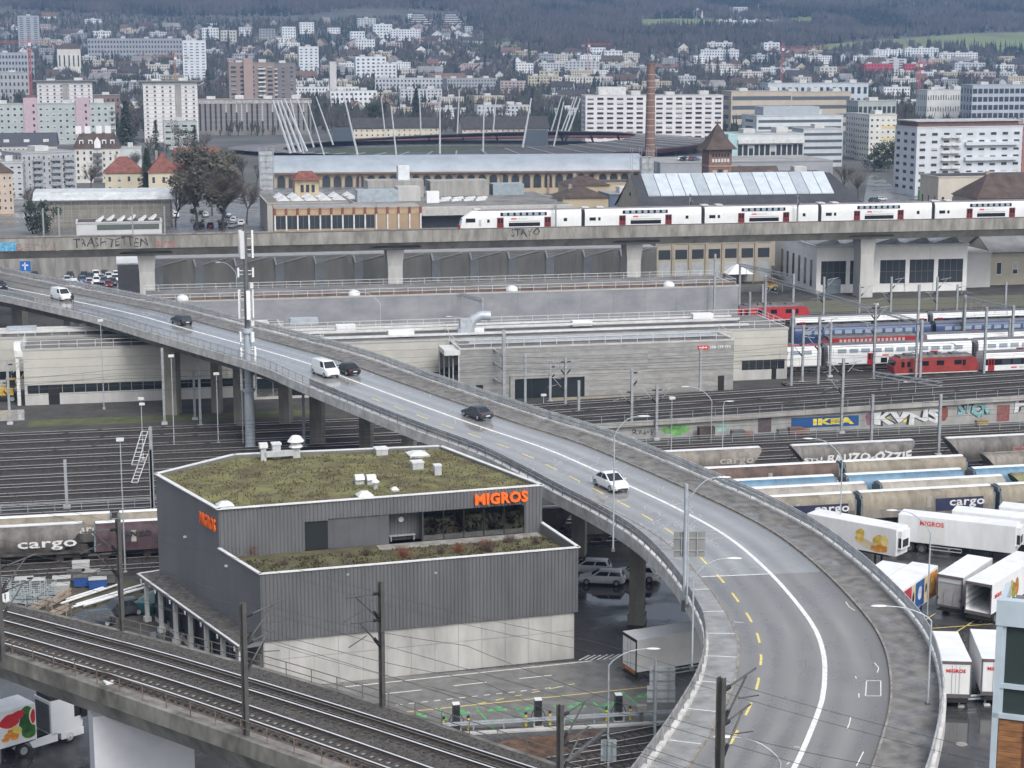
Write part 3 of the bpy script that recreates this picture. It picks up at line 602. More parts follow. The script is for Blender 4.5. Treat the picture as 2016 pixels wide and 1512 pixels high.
# ------------------------------------------------------------------ paint and kit on the charging car park
def line(name, a, b, w, m, z=.017, n=1, gap=.5):
    A, B = W(*a, z), W(*b, z); out = []
    for i in range(n):
        p = A.lerp(B, i/n); q = A.lerp(B, (i+(1-gap if n > 1 else 1))/n); out.append(struct(MB().bar(p, q, w, .004).build(name, m)))
    return out
line('road_marking', (756, 1366), (830, 1358), .13, PAINT_W); line('road_marking', (893, 1350), (958, 1343), .13, PAINT_W); line('road_marking', (1022, 1336), (1087, 1329), .13, PAINT_W)
line('road_marking', (780, 1388), (1120, 1350), .13, PAINT_W, n=14, gap=.5); line('road_marking', (775, 1404), (1300, 1350), .14, PAINT_Y)
line('road_marking', (940, 1386), (1150, 1342), .13, PAINT_Y, n=6, gap=.55); line('road_marking', (680, 1352), (1165, 1301), .14, PAINT_W)
for i in range(6): line('road_marking', (1140+i*12, 1300-i*.5), (1160+i*12, 1290-i*.5), .14, PAINT_W)
for (a, b) in (((862, 1392), (890, 1432)), ((936, 1393), (972, 1432)), ((1013, 1392), (1050, 1428)), ((1090, 1388), (1128, 1422)), ((1168, 1382), (1208, 1418)), ((1225, 1362), (1290, 1415)), ((1014, 1395), (1060, 1391)), ((1128, 1385), (1160, 1382))): line('bay_marking', a, b, .16, PAINT_G)
for (x, y) in ((820, 1411), (905, 1404), (978, 1398), (1050, 1396), (1135, 1392), (1205, 1388), (1270, 1372)):
    q = W(x, y, .017); mb = MB(); mb.box(-.8, .8, -.18, .18, 0, .004).box(.1, .5, .18, .7, 0, .004).box(-.5, -.2, .18, .5, 0, .004); struct(mb.build('bay_symbol', PAINT_G, None, q, .2))
EVB = mat((.03, .033, .036), .35, .05); YB = mat((.75, .60, .05), .5, .05)
for i, (x, y) in enumerate(((898, 1437), (1059, 1428), (1217, 1418))):
    q = W(x, y, 0); cs = thing('charging_station', 'black charging pillar with white cap, %s from the depot corner' % ord_(i), 'charger', q, .15, 'charging pillars on the car park')
    MB().box(-.28, .28, -.3, .3, .06, 2.15).build('body', EVB, cs); MB().box(-.28, .28, -.3, .3, 2.15, 2.22).build('cap', WHITE, cs); MB().box(-.4, .4, -.42, .42, 0, .06).build('base', CONC_L, cs); MB().box(-.2, .2, -.31, -.29, 1.35, 1.75).build('screen', DGLASS, cs)
    for sg_ in (-1, 1):
        c_ = []
        for k in range(9): a = k/8*math.pi; c_.append((sg_*(.28+.33*math.sin(a)*.9), -.1, 1.4-1.1*k/8-.15*math.sin(a)))
        MB().tube(c_, .03, 5).build('cable', BLACK, cs)
        b_ = thing('bollard', 'yellow and black bollard %s the %s charging pillar' % ('just left of' if sg_ < 0 else 'just right of', ord_(i)), 'bollard', q+Vector((sg_*.95, .12*sg_, 0)), 0, 'bollards by the charging pillars')
        for z0, z1, m_ in ((0, .55, YB), (.55, .75, EVB), (.75, .95, YB), (.95, 1.15, EVB)): MB().lathe([(.11, z0), (.11, z1)], 10).build('band', m_, b_, smooth=True)
q = W(1263, 1420, 0); eb = thing('control_cabinet', 'small grey control cabinet on a post behind the crash barrier', 'cabinet', q, .15); MB().cb(0, 0, 0, .25, .2, .8).build('post', STEEL_D, eb); MB().cb(0, 0, .8, .75, .4, .5).cb(0, 0, 1.3, .8, .45, .05).build('box', mat((.30, .30, .28), .5, .05), eb)
gr = thing('crash_barrier', 'galvanised crash barrier between the charging car park and the tracks', 'barrier'); pa, pb = W(872, 1442, 0), W(1345, 1414, 0); dv = (pb-pa)
mb = MB(); [mb.bar(pa+Vector((0, 0, z)), pb+Vector((0, 0, z)), .08, .13) for z in (.55, .72)]; mb.build('beam', GALV, gr)
for i in range(9): MB().cb(0, 0, 0, .1, .14, .8).build('post', GALV, gr, pa+dv*(i/8)+Vector((0, .1, 0)))
kb = struct(MB().bar(W(860, 1447, .08), W(1350, 1420, .08), .45, .16).build('kerb', CONC_L))
SOIL = mat((.115, .065, .04), .95, .35, .8, bump=.5)
sheet('planting_bed', [W(955, 1475), W(1000, 1456), W(1190, 1440), W(1105, 1540), W(1040, 1540)], .05, SOIL)
bd = struct(MB().bar(W(1192, 1440, .2), W(1105, 1512, .2), .3, .4).build('kerb', STEEL_D))
# ------------------------------------------------------------------ rail yard: tracks run along YD, c is the distance across them
def yp(c, s, z=0.): return YN*c+YD*s+Vector((0, 0, z))
def ys_at(c, px):
    """position s along the track c that shows at image column px"""
    u = (px-1008)/FPX; lo_, hi_ = -250., 250.
    for _ in range(40):
        m_ = (lo_+hi_)/2; q = yp(c, m_)
        if q.x/(q.y*CP+CAMH*SP) < u: lo_ = m_
        else: hi_ = m_
    return lo_
BED = mat((.038, .036, .034), .95, .3, 3, bump=.6)
def track(label, c, s0, s1, z=0., zf=None, rail_m=None):
    t = thing('railway_track', label, 'track', yp(c, 0), YAW, 'tracks of the rail yard')
    z1 = z if zf is None else zf
    def zz(s): return z+(z1-z)*(s-s0)/(s1-s0)
    mb = MB(); k = 12
    for i in range(k):
        a, b = s0+(s1-s0)*i/k, s0+(s1-s0)*(i+1)/k
        mb.add([(a, -1.9, zz(a)+.01), (b, -1.9, zz(b)+.01), (b, -1.4, zz(b)+.22), (a, -1.4, zz(a)+.22), (a, 1.4, zz(a)+.22), (b, 1.4, zz(b)+.22), (b, 1.9, zz(b)+.01), (a, 1.9, zz(a)+.01)], [(0, 1, 2, 3), (3, 2, 5, 4), (4, 5, 6, 7)])
    mb.build('ballast_bed', BED, t)
    mb = MB(); s = s0
    while s < s1: mb.cb(s, 0, zz(s)+.2, .25, 2.4, .08); s += .75
    mb.build('sleepers', SLEEPER, t, kind='stuff')
    for sg_ in (-1, 1):
        mb = MB(); mb.bar((s0, sg_*.75, z+.36), (s1, sg_*.75, z1+.36), .09, .16); mb.bar((s0, sg_*.75, z+.447), (s1, sg_*.75, z1+.447), .11, .012, 1); mb.build('rail', [RUST, RAILTOP], t)
    return t
FC = [184, 188, 192, 198.4, 207.5]
for i, c in enumerate(FC): track('freight siding, %s row of wagons counted from the lorry park' % ord_(i), c, -120, 110)
RC0, RC1 = 233.5, 251.0; sA, sB = ys_at(233.5, 1000), 150
LC = [213, 217.5, 222, 226.5]
for i, c in enumerate(LC): track('open yard track under the road bridge, %s from the depot' % ord_(i), c, -150, 120)
for i, c in enumerate((232, 237, 242, 247.5, 252.5)): track('yard track left of the graffiti ramp, %s behind the cable fence' % ord_(i), c, -150, sA-1)
# ramp in front of the concrete hall, with the graffiti wall

def rz_(s): return lerp(2.0, 4.3, (s-sA)/(sB-sA))
WALLC = mat((.33, .33, .315), .75, .12, .5, streak=.5); 
ramp = thing('ramp_wall', 'long concrete retaining wall with graffiti carrying a ramp of tracks', 'wall', yp(RC0, 0), YAW)
mb = MB(); k = 16
for i in range(k):
    a, b = sA+(sB-sA)*i/k, sA+(sB-sA)*(i+1)/k
    mb.add([(a+.02, 0, 0), (b-.02, 0, 0), (b-.02, 0, rz_(b)-.5), (a+.02, 0, rz_(a)-.5)], [(0, 1, 2, 3)])
    mb.add([(a, 0.05, 0), (b, .05, 0), (b, .05, rz_(b)-.3), (a, .05, rz_(a)-.3)], [(0, 1, 2, 3)])
mb.build('wall_face', WALLC, ramp)
mb = MB()
for i in range(k):
    a, b = sA+(sB-sA)*i/k, sA+(sB-sA)*(i+1)/k; h0, h1 = rz_(a), rz_(b)
    mb.add([(a, -.45, h0-.5), (b, -.45, h1-.5), (b, -.45, h1+.15), (a, -.45, h0+.15), (a, .1, h0+.15), (b, .1, h1+.15), (b, .1, h1-.5), (a, .1, h0-.5)], [(0, 1, 2, 3), (3, 2, 5, 4), (0, 7, 6, 1)])
mb.build('wall_coping', CONC, ramp)
mb = MB()
for i in range(k):
    a, b = sA+(sB-sA)*i/k, sA+(sB-sA)*(i+1)/k; h0, h1 = rz_(a), rz_(b); mb.add([(a, .1, h0), (b, .1, h1), (b, RC1-RC0, h1), (a, RC1-RC0, h0), (b, RC1-RC0+.01, 0), (a, RC1-RC0+.01, 0)], [(0, 1, 2, 3), (3, 2, 4, 5)])
mb.build('ramp_surface', BED, ramp)
mb = MB(); s = sA
while s < sB: mb.bar((s, -.35, rz_(s)+.1), (s, -.35, rz_(s)+1.2), .06, .06); s += 3.2
for dz in (.7, 1.2): mb.bar((sA, -.35, rz_(sA)+dz), (sB, -.35, rz_(sB)+dz), .05, .05)
mb.build('railing', STEEL, ramp)
for i, c in enumerate((237.2, 241.8, 246.6)): track('sloping track on the graffiti ramp, %s from its railing' % ord_(i), c, sA+1, 145, rz_(sA+1)+.02, rz_(145)+.02)
# graffiti painted on the wall face
def graf(body, px0, px1, z0, z1, m, bold=.05, m2=None, shear=0., c=RC0, par=None, dy=-.012):
    s0, s1 = ys_at(c, px0), ys_at(c, px1)
    if m2: text('graffiti', body, (s1-s0, (z1-z0)), m2, par or ramp, ((s0+s1)/2-.08, dy, (z0+z1)/2-.06), FRONT, .004, bold+.05, shear=shear, wob=.3)
    return text('graffiti', body, (s1-s0, (z1-z0)), m, par or ramp, ((s0+s1)/2, dy-.012, (z0+z1)/2), FRONT, .004, bold, shear=shear, wob=.3)
def graf_(body, px0, px1, z0, z1, m, bold): s0, s1 = ys_at(RC0, px0), ys_at(RC0, px1); return text('graffiti', body, (s1-s0, z1-z0), m, ramp, ((s0+s1)/2, -.024, (z0+z1)/2), FRONT, .004, bold, wob=.08)
GB = mat((.012, .075, .24), .6, .1, 1); GY = mat((.70, .58, .08), .6, .1, 1); GW = mat((.62, .63, .64), .6, .1, 2); GK = mat((.03, .03, .04), .6, 0); GC = mat((.22, .44, .46), .6, .2, 1.5); GG = mat((.14, .36, .10), .7, .3, 1); GP2 = mat((.20, .10, .14), .6, .2, 1); GR = mat((.24, .07, .06), .7, .2, 1)
a, b = ys_at(RC0, 1557), ys_at(RC0, 1690); MB().box(a, b, -.02, -.005, .55, rz_(a)-.9).build('graffiti_panel', GB, ramp)
graf_('IKEA', 1600, 1681, .85, rz_(a)-1.15, GY, .06)
graf('KVNS', 1724, 1852, .5, rz_(a)-.65, GW, .05, GK); graf('STCK', 1886, 1950, 1.3, 3.5, GC, .05, GK); graf('FC', 1997, 2060, 1.2, 3.6, GW, .03, GK); graf('Rasty', 1246, 1288, .5, 1.4, GK, .0)
def blot(px, z, w, h, m, seed):
    rr = random.Random(seed); n_ = 18; s_ = ys_at(RC0, px); mb = MB(); mb.add([(w*(.7+.3*rr.random())*math.cos(6.283*i/n_), 0, h*(.7+.3*rr.random())*math.sin(6.283*i/n_)) for i in range(n_)], [tuple(range(n_))]); mb.build('paint_blot', m, ramp, (s_, -.006-.0005*seed, z))
for i, (px, z, w, h, m) in enumerate(((1330, 1.1, 2.2, .8, GG), (1420, 1.1, 1.2, .7, mat((.28, .42, .38), .7, .2, 1)), (1712, 1.4, .8, 1.1, GP2), (1855, 1.8, 1.0, 1.3, GR), (1930, 2.6, 2.4, .8, mat((.42, .40, .40), .7, .1, 1)), (1745, 1.2, .5, .5, GY), (1782, 1.2, .5, .6, GY))): blot(px, z, w, h, m, i)
for px, w, h, m in ((1505, 1.9, 2.2, mat((.10, .075, .085), .7, .2, 2)), (1974, 1.9, 2.4, mat((.24, .09, .08), .7, .2, 2))): MB().box(-w/2, w/2, -.05, .02, .15, h+.15).build('door', m, ramp, (ys_at(RC0, px), 0, 0))
for i, (px, w, h, m) in enumerate(((1205, 1.6, .9, STEEL), (1390, 2.2, 1.6, mat((.09, .07, .06), .8, .2, 1)), (1452, 1.8, .9, STEEL_D), (1472, 1.4, .6, mat((.22, .12, .09), .8, .2, 1)), (1540, 1.3, .7, STEEL_D), (1566, 2.0, .9, mat((.20, .11, .08), .8, .2, 1)), (1583, 1.3, .6, mat((.24, .13, .09), .8, .2, 1)), (1932, 1.6, .7, mat((.32, .22, .07), .7, .2, 1)))):
    p = yp(RC0-1.3, ys_at(RC0-1.3, px)); t = thing('storage_crate', '%s storage crate against the graffiti wall, %s from the left' % (('grey', 'dark rusty', 'dark grey', 'brick brown', 'black', 'brown', 'reddish', 'yellow')[i], ord_(i)), 'crate', p, YAW, 'crates along the graffiti wall')
    MB().box(-w/2, w/2, -.5, .5, .12, h).build('body', m, t); MB().box(-w/2-.04, w/2+.04, -.54, .54, h, h+.06).build('lid', m, t)
    for sx in (-.4, .4): MB().box(sx*w-.08, sx*w+.08, -.5, .5, 0, .12).build('skid', SLEEPER, t)
lowrail = thing('yard_fence', 'low steel fence along the foot of the graffiti wall', 'fence', yp(229.3, 0), YAW)
mb = MB(); s = sA
while s < 138: mb.bar((s, 0, 0), (s, 0, 1.1), .07, .07); s += 3.
for z in (.45, .8, 1.1): mb.bar((sA, 0, z), (138, 0, z), .05, .07)
mb.build('rails_and_posts', STEEL, lowrail)
lf2 = thing('track_fence', 'grey cable-trough fence between the left-hand yard tracks', 'fence', yp(210.5, 0), YAW)
mb = MB(); s = -150
while s < 5: mb.bar((s, 0, 0), (s, 0, 1.0), .08, .08); s += 3.
for z in (.35, .7, 1.0): mb.bar((-150, 0, z), (5, 0, z), .05, .1)
mb.build('rails_and_posts', STEEL, lf2)
for c0, c1, s0, s1, m, nm in ((203.2, 206, -60, 420, wet((.24, .24, .24), .06, .35, .15, pos=(.45, .7)), 'concrete_path'), (258.8, 263.5, 55, 620, mat((.075, .095, .03), .95, .3, .5, tint=(.06, .05, .035)), 'grass_strip'), (199.8, 203.1, -60, 420, mat((.085, .085, .05), .95, .3, .5), 'grass_strip'), (170, 180.5, -60, 330, mat((.09, .08, .05), .95, .3, .4), 'grass_strip'), (255.5, 264.5, 1080, 1620, mat((.30, .26, .19), .85, .15, .4), 'sandy_strip'), (264, 272, -80, 48, wet((.3, .3, .3), .08, .4, .2), 'loading_apron'), (340, 356, 1470, 2120, mat((.09, .095, .05), .95, .3, .15, tint=(.11, .10, .09)), 'grass_strip'), (372, 384, 1290, 2120, mat((.13, .13, .125), .9, .3, .1, tint=(.08, .085, .06)), 'gravel_apron')):
    sheet(nm, [yp(c0, ys_at(c0, s0)), yp(c0, ys_at(c0, s1)), yp(c1, ys_at(c1, s1)), yp(c1, ys_at(c1, s0))], .008, m)
# ------------------------------------------------------------------ halls
BEIGE = mat((.47, .46, .42), .55, .05, .3); BEIGE2 = mat((.445, .435, .395), .55, .06, .35); ROOFG = mat((.17, .165, .16), .9, .2, .25)
RAILWH = mat((.58, .58, .57), .5, .06, 1)
def roof_rail(par, pts, z, m=RAILWH, gap=2.5, h=1.1):
    mb = MB()
    for a, b in zip(pts, pts[1:]):
        a, b = Vector((*a, z)), Vector((*b, z)); n_ = max(1, int((b-a).length/gap))
        for i in range(n_+1): q = a.lerp(b, i/n_); mb.bar(q, q+Vector((0, 0, h)), .07, .07)
        for dz in (h, h*.5): mb.bar(a+Vector((0, 0, dz)), b+Vector((0, 0, dz)), .07, .07)
    return mb.build('roof_railing', m, par)
def hall(name, label, c, px0, px1, z, depth, m, panel_h=None, win=None, cat='hall', s0=None, s1=None, roof_m=None, m2=None):
    s0 = ys_at(c, px0) if s0 is None else s0; s1 = ys_at(c, px1) if s1 is None else s1; L = s1-s0
    t = thing(name, label, cat, yp(c, s0), YAW); zb_ = win[0] if win else 0
    MB().box(0, L, .12, depth, 0, z-.12).build('core', m, t)
    if panel_h:
        k = max(1, int((z-zb_)/panel_h)); ph = (z-zb_)/k; nx = max(1, int(L/14))
        for i in range(k):
            for j in range(nx): MB().box(j*L/nx+.012, (j+1)*L/nx-.012, 0, .13, zb_+i*ph, zb_+(i+1)*ph-.035).build('cladding_panel', m if (i+j) % 3 else (m2 or m), t)
    else: MB().box(0, L, 0, .14, zb_, z).build('front_wall', m, t)
    MB().box(-.1, L+.1, -.06, depth+.1, z, z+.28).box(.25, L-.25, .3, depth-.2, z+.281, z+.285, 1).build('roof', [mat((.40, .40, .385), .6, .08, .5), roof_m or ROOFG], t)
    return t, L
def grid_windows(t, x0, x1, z0, z1, n, m=DGLASS, y=-.02, gap=.08, name='window_pane'):
    w = (x1-x0)/n; o = None
    for i in range(n):
        if o is None: o = MB().box(0, w-gap, 0, .06, 0, z1-z0).build(name, m, t, (x0+gap/2, y, z0))
        else: child(o, t, (x0+i*w+gap/2, y, z0))
# left beige depot hall
t, L = hall('train_depot', 'beige panelled depot hall with a dark window band under the bridge', 275, 50, 640, 8.2, 9, BEIGE, 1.15, (3.0,), m2=BEIGE2)
MB().box(0, L, .02, .16, 0, 1.7).build('plinth', CONC_L, t); grid_windows(t, .4, L-.4, 1.75, 2.95, 26, DGLASS, .03); MB().box(3.4, 5.0, -.02, .04, 0, 2.9).build('door', BLACK, t)
roof_rail(t, [(0, 8.6), (0, .4), (L, .4)], 8.45); MB().box(-1.2, 0, 0, 6, 7.3, 8.3).box(-1.1, -.6, .2, .8, 0, 7.3).build('end_canopy', WHITE_D, t)
for i in range(3): MB().box(-1.3, -.3, .5+i*1.6, 1.6+i*1.6, 8.3, 9.3-.2*i).build('duct_box', WHITE, t)
t, L = hall('train_depot', 'long low beige hall behind the panelled depot at the left edge', 288, -60, 560, 8.0, 10, BEIGE2, 1.3, (3.0,)); grid_windows(t, .4, L-.4, 1.75, 2.95, 24, DGLASS, .03); MB().box(0, L, .02, .16, 0, 1.7).build('plinth', CONC_L, t)
roof_rail(t, [(0, .4), (L, .4)], 8.3)
for i in range(5): MB().cb(8+i*11, 4+(i % 2)*2, 8.3, 4.5, 2, 1.0).build('roof_unit', WHITE_D if i % 2 else GALV, t)
for y in (2.2, 3.4, 6): MB().bar((2, y, 8.7), (L-2, y, 8.7), .35, .3).build('roof_pipe', WHITE_D, t)
# long service hall with pipes on its roof and the exposed concrete hall in front
t, L = hall('service_hall', 'long beige service hall with roof pipes behind the bare concrete hall', 272.5, 500, 1549, 8.0, 14, BEIGE, 1.2, (3.2,), m2=BEIGE2)
MB().box(0, L, .02, .16, 0, 1.6).build('plinth', CONC_L, t); grid_windows(t, L-7.6, L-.4, 1.65, 3.15, 6, DGLASS, .03); grid_windows(t, .4, L*.42, .4, 3.15, 14, DGLASS, .02); MB().box(L-2.6, L-1.8, -.03, .03, 0, 3.1).build('door', BLACK, t)
roof_rail(t, [(0, 13.4), (L-.4, 13.4), (L-.4, .5), (L-8, .5)], 8.3); roof_rail(t, [(0, 9), (L*.36, 9), (L*.36, 4)], 8.3)
for y, z in ((1.8, 8.7), (3.0, 8.6), (6.2, 9.0), (7.4, 8.7), (10.5, 8.8)): MB().bar((3, y, z), (L-6, y, z), .32, .28).build('roof_pipe', WHITE_D if y != 3.0 else GALV, t)
for x, y, w in ((L*.18, 10.5, 3), (L*.40, 3.4, 4), (L*.05, 5, 3), (L*.62, 7, 3.2), (L*.87, 10.5, 3.4), (L*.27, 3, 4)): MB().cb(x, y, 8.6, w, 1.6, .8).build('roof_unit', WHITE, t)
x_ = ys_at(272.5, 965)-ys_at(272.5, 500); mb = MB(); mb.tube([(x_-2.5, 3, 8.4), (x_-2.5, 3, 9.8), (x_-2.0, 3, 10.8), (x_-.8, 3, 11.3), (x_+.6, 3, 11.2)], .75, 10); mb.cb(x_-3.4, 3, 8.3, 1.6, 1.6, 2.6); mb.build('exhaust_bend', GALV, t, smooth=True)
BOARD = mat((.265, .265, .26), .75, .13, .6, streak=3.); BOARD2 = mat((.295, .295, .29), .75, .12, .5, streak=3.)
c = 265.0; sL, sR = ys_at(c, 905), ys_at(c, 1443); L = sR-sL
ch = thing('concrete_hall', 'bare board-marked concrete hall with SBB CFF FFS lettering', 'hall', yp(c, sL), YAW)
MB().box(0, L, .06, 7.4, 0, 7.75).build('core', BOARD, ch)
xd0, xd1 = ys_at(c, 1013)-sL, ys_at(c, 1150)-sL
k = 10
for i in range(k):
    z0, z1 = i*.78, (i+1)*.78-.03
    for a, b in (((0, xd0-.7), (xd1+.7, L)) if z0 < 3.0 else ((0, L*.33), (L*.33+.02, L*.68), (L*.68+.02, L))): MB().box(a, b, 0, .07, z0, z1).build('board_course', BOARD if (i+int(a)) % 2 else BOARD2, ch)
MB().box(xd0-.7, xd1+.7, -.25, .1, 3.05, 3.6).box(xd0-.7, xd0, -.25, .1, 0, 3.05).box(xd1, xd1+.7, -.25, .1, 0, 3.05).build('gate_frame', BOARD2, ch)
grid_windows(ch, xd0, xd1, .05, 3.05, 4, mat((.016, .022, .028), .3, 0), -.05, .06, 'gate_leaf')
for px, w in ((944, 1.1), (1419, 1.0)): MB().box(-w/2, w/2, -.03, .05, 0, 2.3).build('door', BLACK, ch, (ys_at(c, px)-sL, 0, .02))
MB().box(-.1, L+.1, -.06, 7.5, 7.75, 8.0).box(.3, L-.3, .3, 7.2, 8.001, 8.004, 1).build('roof', [CONC_L, ROOFG], ch)
roof_rail(ch, [(-.3, 6.8), (-.1, .5), (L-.2, .5), (L-.2, 6.8)], 8.0)
for y in (2.2, 3.2, 5.4): MB().bar((2, y, 8.35), (L-2, y, 8.35), .3, .25).build('roof_pipe', GALV, ch)
mb = MB(); mb.add([(0, 0, 0), (-2.2, 5, 0), (-2.2, 5, 7.0), (0, 0, 7.0)], [(0, 1, 2, 3)]); mb.build('end_glazing', DGLASS, ch)
mb = MB(); [mb.bar((-2.2*t_, 5*t_-.03, 0), (-2.2*t_, 5*t_-.03, 7), .25, .1) for t_ in (.02, .3, .5, .75, .98)]; mb.box(-2.3, .1, -.1, 5.2, 7, 7.75); mb.build('end_frame', WHITE_D, ch)
SBBR = mat((.62, .03, .03), .4, 0); xs_ = ys_at(c, 1372)-sL; MB().box(xs_, xs_+1.7, -.08, -.005, 6.55, 7.15).build('logo_panel', SBBR, ch)
mb = MB(); mb.box(.35, 1.3, -.1, -.082, 6.8, 6.9).box(.78, .88, -.1, -.082, 6.63, 7.07); mb.add([(.15, -.1, 6.85), (.38, -.1, 6.66), (.38, -.1, 7.04)], [(0, 1, 2)]); mb.add([(1.52, -.1, 6.85), (1.28, -.1, 7.04), (1.28, -.1, 6.66)], [(0, 1, 2)]); mb.build('logo_arrow', WHITE, ch, (xs_, 0, 0))
text('sign_lettering', 'SBB CFF FFS', (3.4, .42), WHITE, ch, (xs_+3.6, -.05, 6.85), FRONT, .03, .02)
# big grey hall behind
GMET = mat((.27, .275, .29), .5, .12, .18, streak=1.5, tint=(.20, .205, .225)); 
c = 319.; t, L = hall('grey_hall', 'big plain grey metal hall with white roof railing behind the service hall', c, 290, 1452, 8.6, 15, GMET, None, None)
for i in range(18): MB().box(i*L/18+.03, (i+1)*L/18-.03, -.04, .0, 0, 8.5).build('wall_sheet', GMET, t)
MB().box(0, L, -.09, -.041, 2.9, 3.15).build('wall_stripe', mat((.40, .39, .38), .6, .1, .2), t)
roof_rail(t, [(0, .5), (L-.4, .5), (L-.4, 14)], 8.9); roof_rail(t, [(0, 13.5), (L-.4, 13.5)], 8.9); MB().box(0, L, 1.2, 2.0, 8.9, 9.25).build('roof_walkway', mat((.19, .12, .09), .8, .2, .5), t)
for px in (363, 700, 1010, 1318): MB().lathe([(1.1, 0), (1.1, .35), (.8, .75), (.3, .95)], 12).build('roof_dome', DOME, t, (ys_at(c, px)-ys_at(c, 290), 1.0, 8.9), smooth=True)
# hall with sawtooth roof lights beneath the far viaduct
c = 370.; s0, s1 = ys_at(c, 305), ys_at(c, 1292); L = s1-s0; t = thing('sawtooth_hall', 'grey brown hall with sawtooth roof lights below the far viaduct', 'hall', yp(c, s0), YAW)
OLV = mat((.34, .335, .31), .6, .12, .25, streak=.25); BLU = mat((.36, .38, .41), .5, .08, .4)
MB().box(0, L, .05, 16, 0, 9.6).build('core', OLV, t); nb = 13; bw = L/nb
for i in range(nb):
    x = i*bw
    for j in range(4): MB().box(x+1.9+j*(bw-2)/4+.02, x+1.9+(j+1)*(bw-2)/4-.02, 0, .06, 0, 9.5).build('wall_panel', OLV, t)
    MB().box(x+.05, x+1.85, -.14, .08, 0, 9.6).build('pilaster', BLU, t); MB().box(x-.0, x+1.9, -.18, -.141, 2.3, 4.4).build('pilaster_band', OLV, t)
    MB().yprism([(x+.15, 8.6), (x+.45, 8.75), (x+.1, 10.2), (x-.25, 10.2)], -.4, -.1).build('roof_fin', WHITE, t); MB().bar((x+.4, -.16, 8.8), (x+bw*.8, -.16, 10.3), .1, .12).build('gutter_rail', WHITE_D, t)
MB().box(0, L, .06, 16, 9.6, 10.4).build('roof', mat((.30, .30, .30), .7, .1, .3), t)
MB().box(-7, 0, .4, 20, 0, 9.3).build('end_annex', mat((.22, .22, .235), .55, .08, .4), t); MB().box(-7.2, 0, .3, 20.2, 9.3, 9.6).build('annex_roof', WHITE_D, t)
mb = MB(); [mb.bar((0, -1.2, z), (L, -1.2, z), .06, .06) for z in (.6, 1.3)]; mb.build('railing', RAILWH, t)
# ------------------------------------------------------------------ road vehicles
def wheel(par, x, y, r, w, side, rim_m=None):
    """tyre with a rim as its sub-part; the axle lies along y"""
    t = MB().lathe([(r*.55, -w/2), (r*.94, -w/2), (r, -w*.36), (r, w*.36), (r*.94, w/2), (r*.55, w/2)], 18, axis='y').build('wheel', RUBBER, par, (x, y, r), smooth=True)
    MB().lathe([(r*.62, -.01), (r*.58, .02), (r*.2, .0), (r*.15, .03)], 14, axis='y').build('rim', rim_m or STEEL, t, (0, w/2 if side > 0 else -w/2, 0), math.pi if side < 0 else 0)
    return t
def loft(mb, secs, m=0):
    n_ = len(secs[0]); vs = [q for s_ in secs for q in s_]; k = len(secs)
    mb.add(vs, [(i*n_+j, i*n_+(j+1) % n_, (i+1)*n_+(j+1) % n_, (i+1)*n_+j) for i in range(k-1) for j in range(n_)]+[tuple(range(n_-1, -1, -1)), tuple((k-1)*n_+j for j in range(n_))], m)
CAR = {  # length, width, height, belt, hood z, glass base rear/front x, glass top rear/front x
    'sedan': (4.6, 1.8, 1.43, .92, .86, -1.75, 1.05, -.95, .25), 'wagon': (4.7, 1.82, 1.47, .94, .86, -2.25, 1.05, -1.95, .25),
    'suv': (4.75, 1.92, 1.63, 1.02, .98, -2.15, 1.1, -1.6, .3), 'hatch': (4.1, 1.75, 1.5, .95, .9, -1.95, 1.0, -1.6, .25), 'van': (5.0, 1.98, 2.0, 1.15, 1.12, -2.42, 1.6, -2.36, .85), 'cross': (4.75, 1.92, 1.62, 1.0, .92, -2.05, 1.2, -.9, .1)}
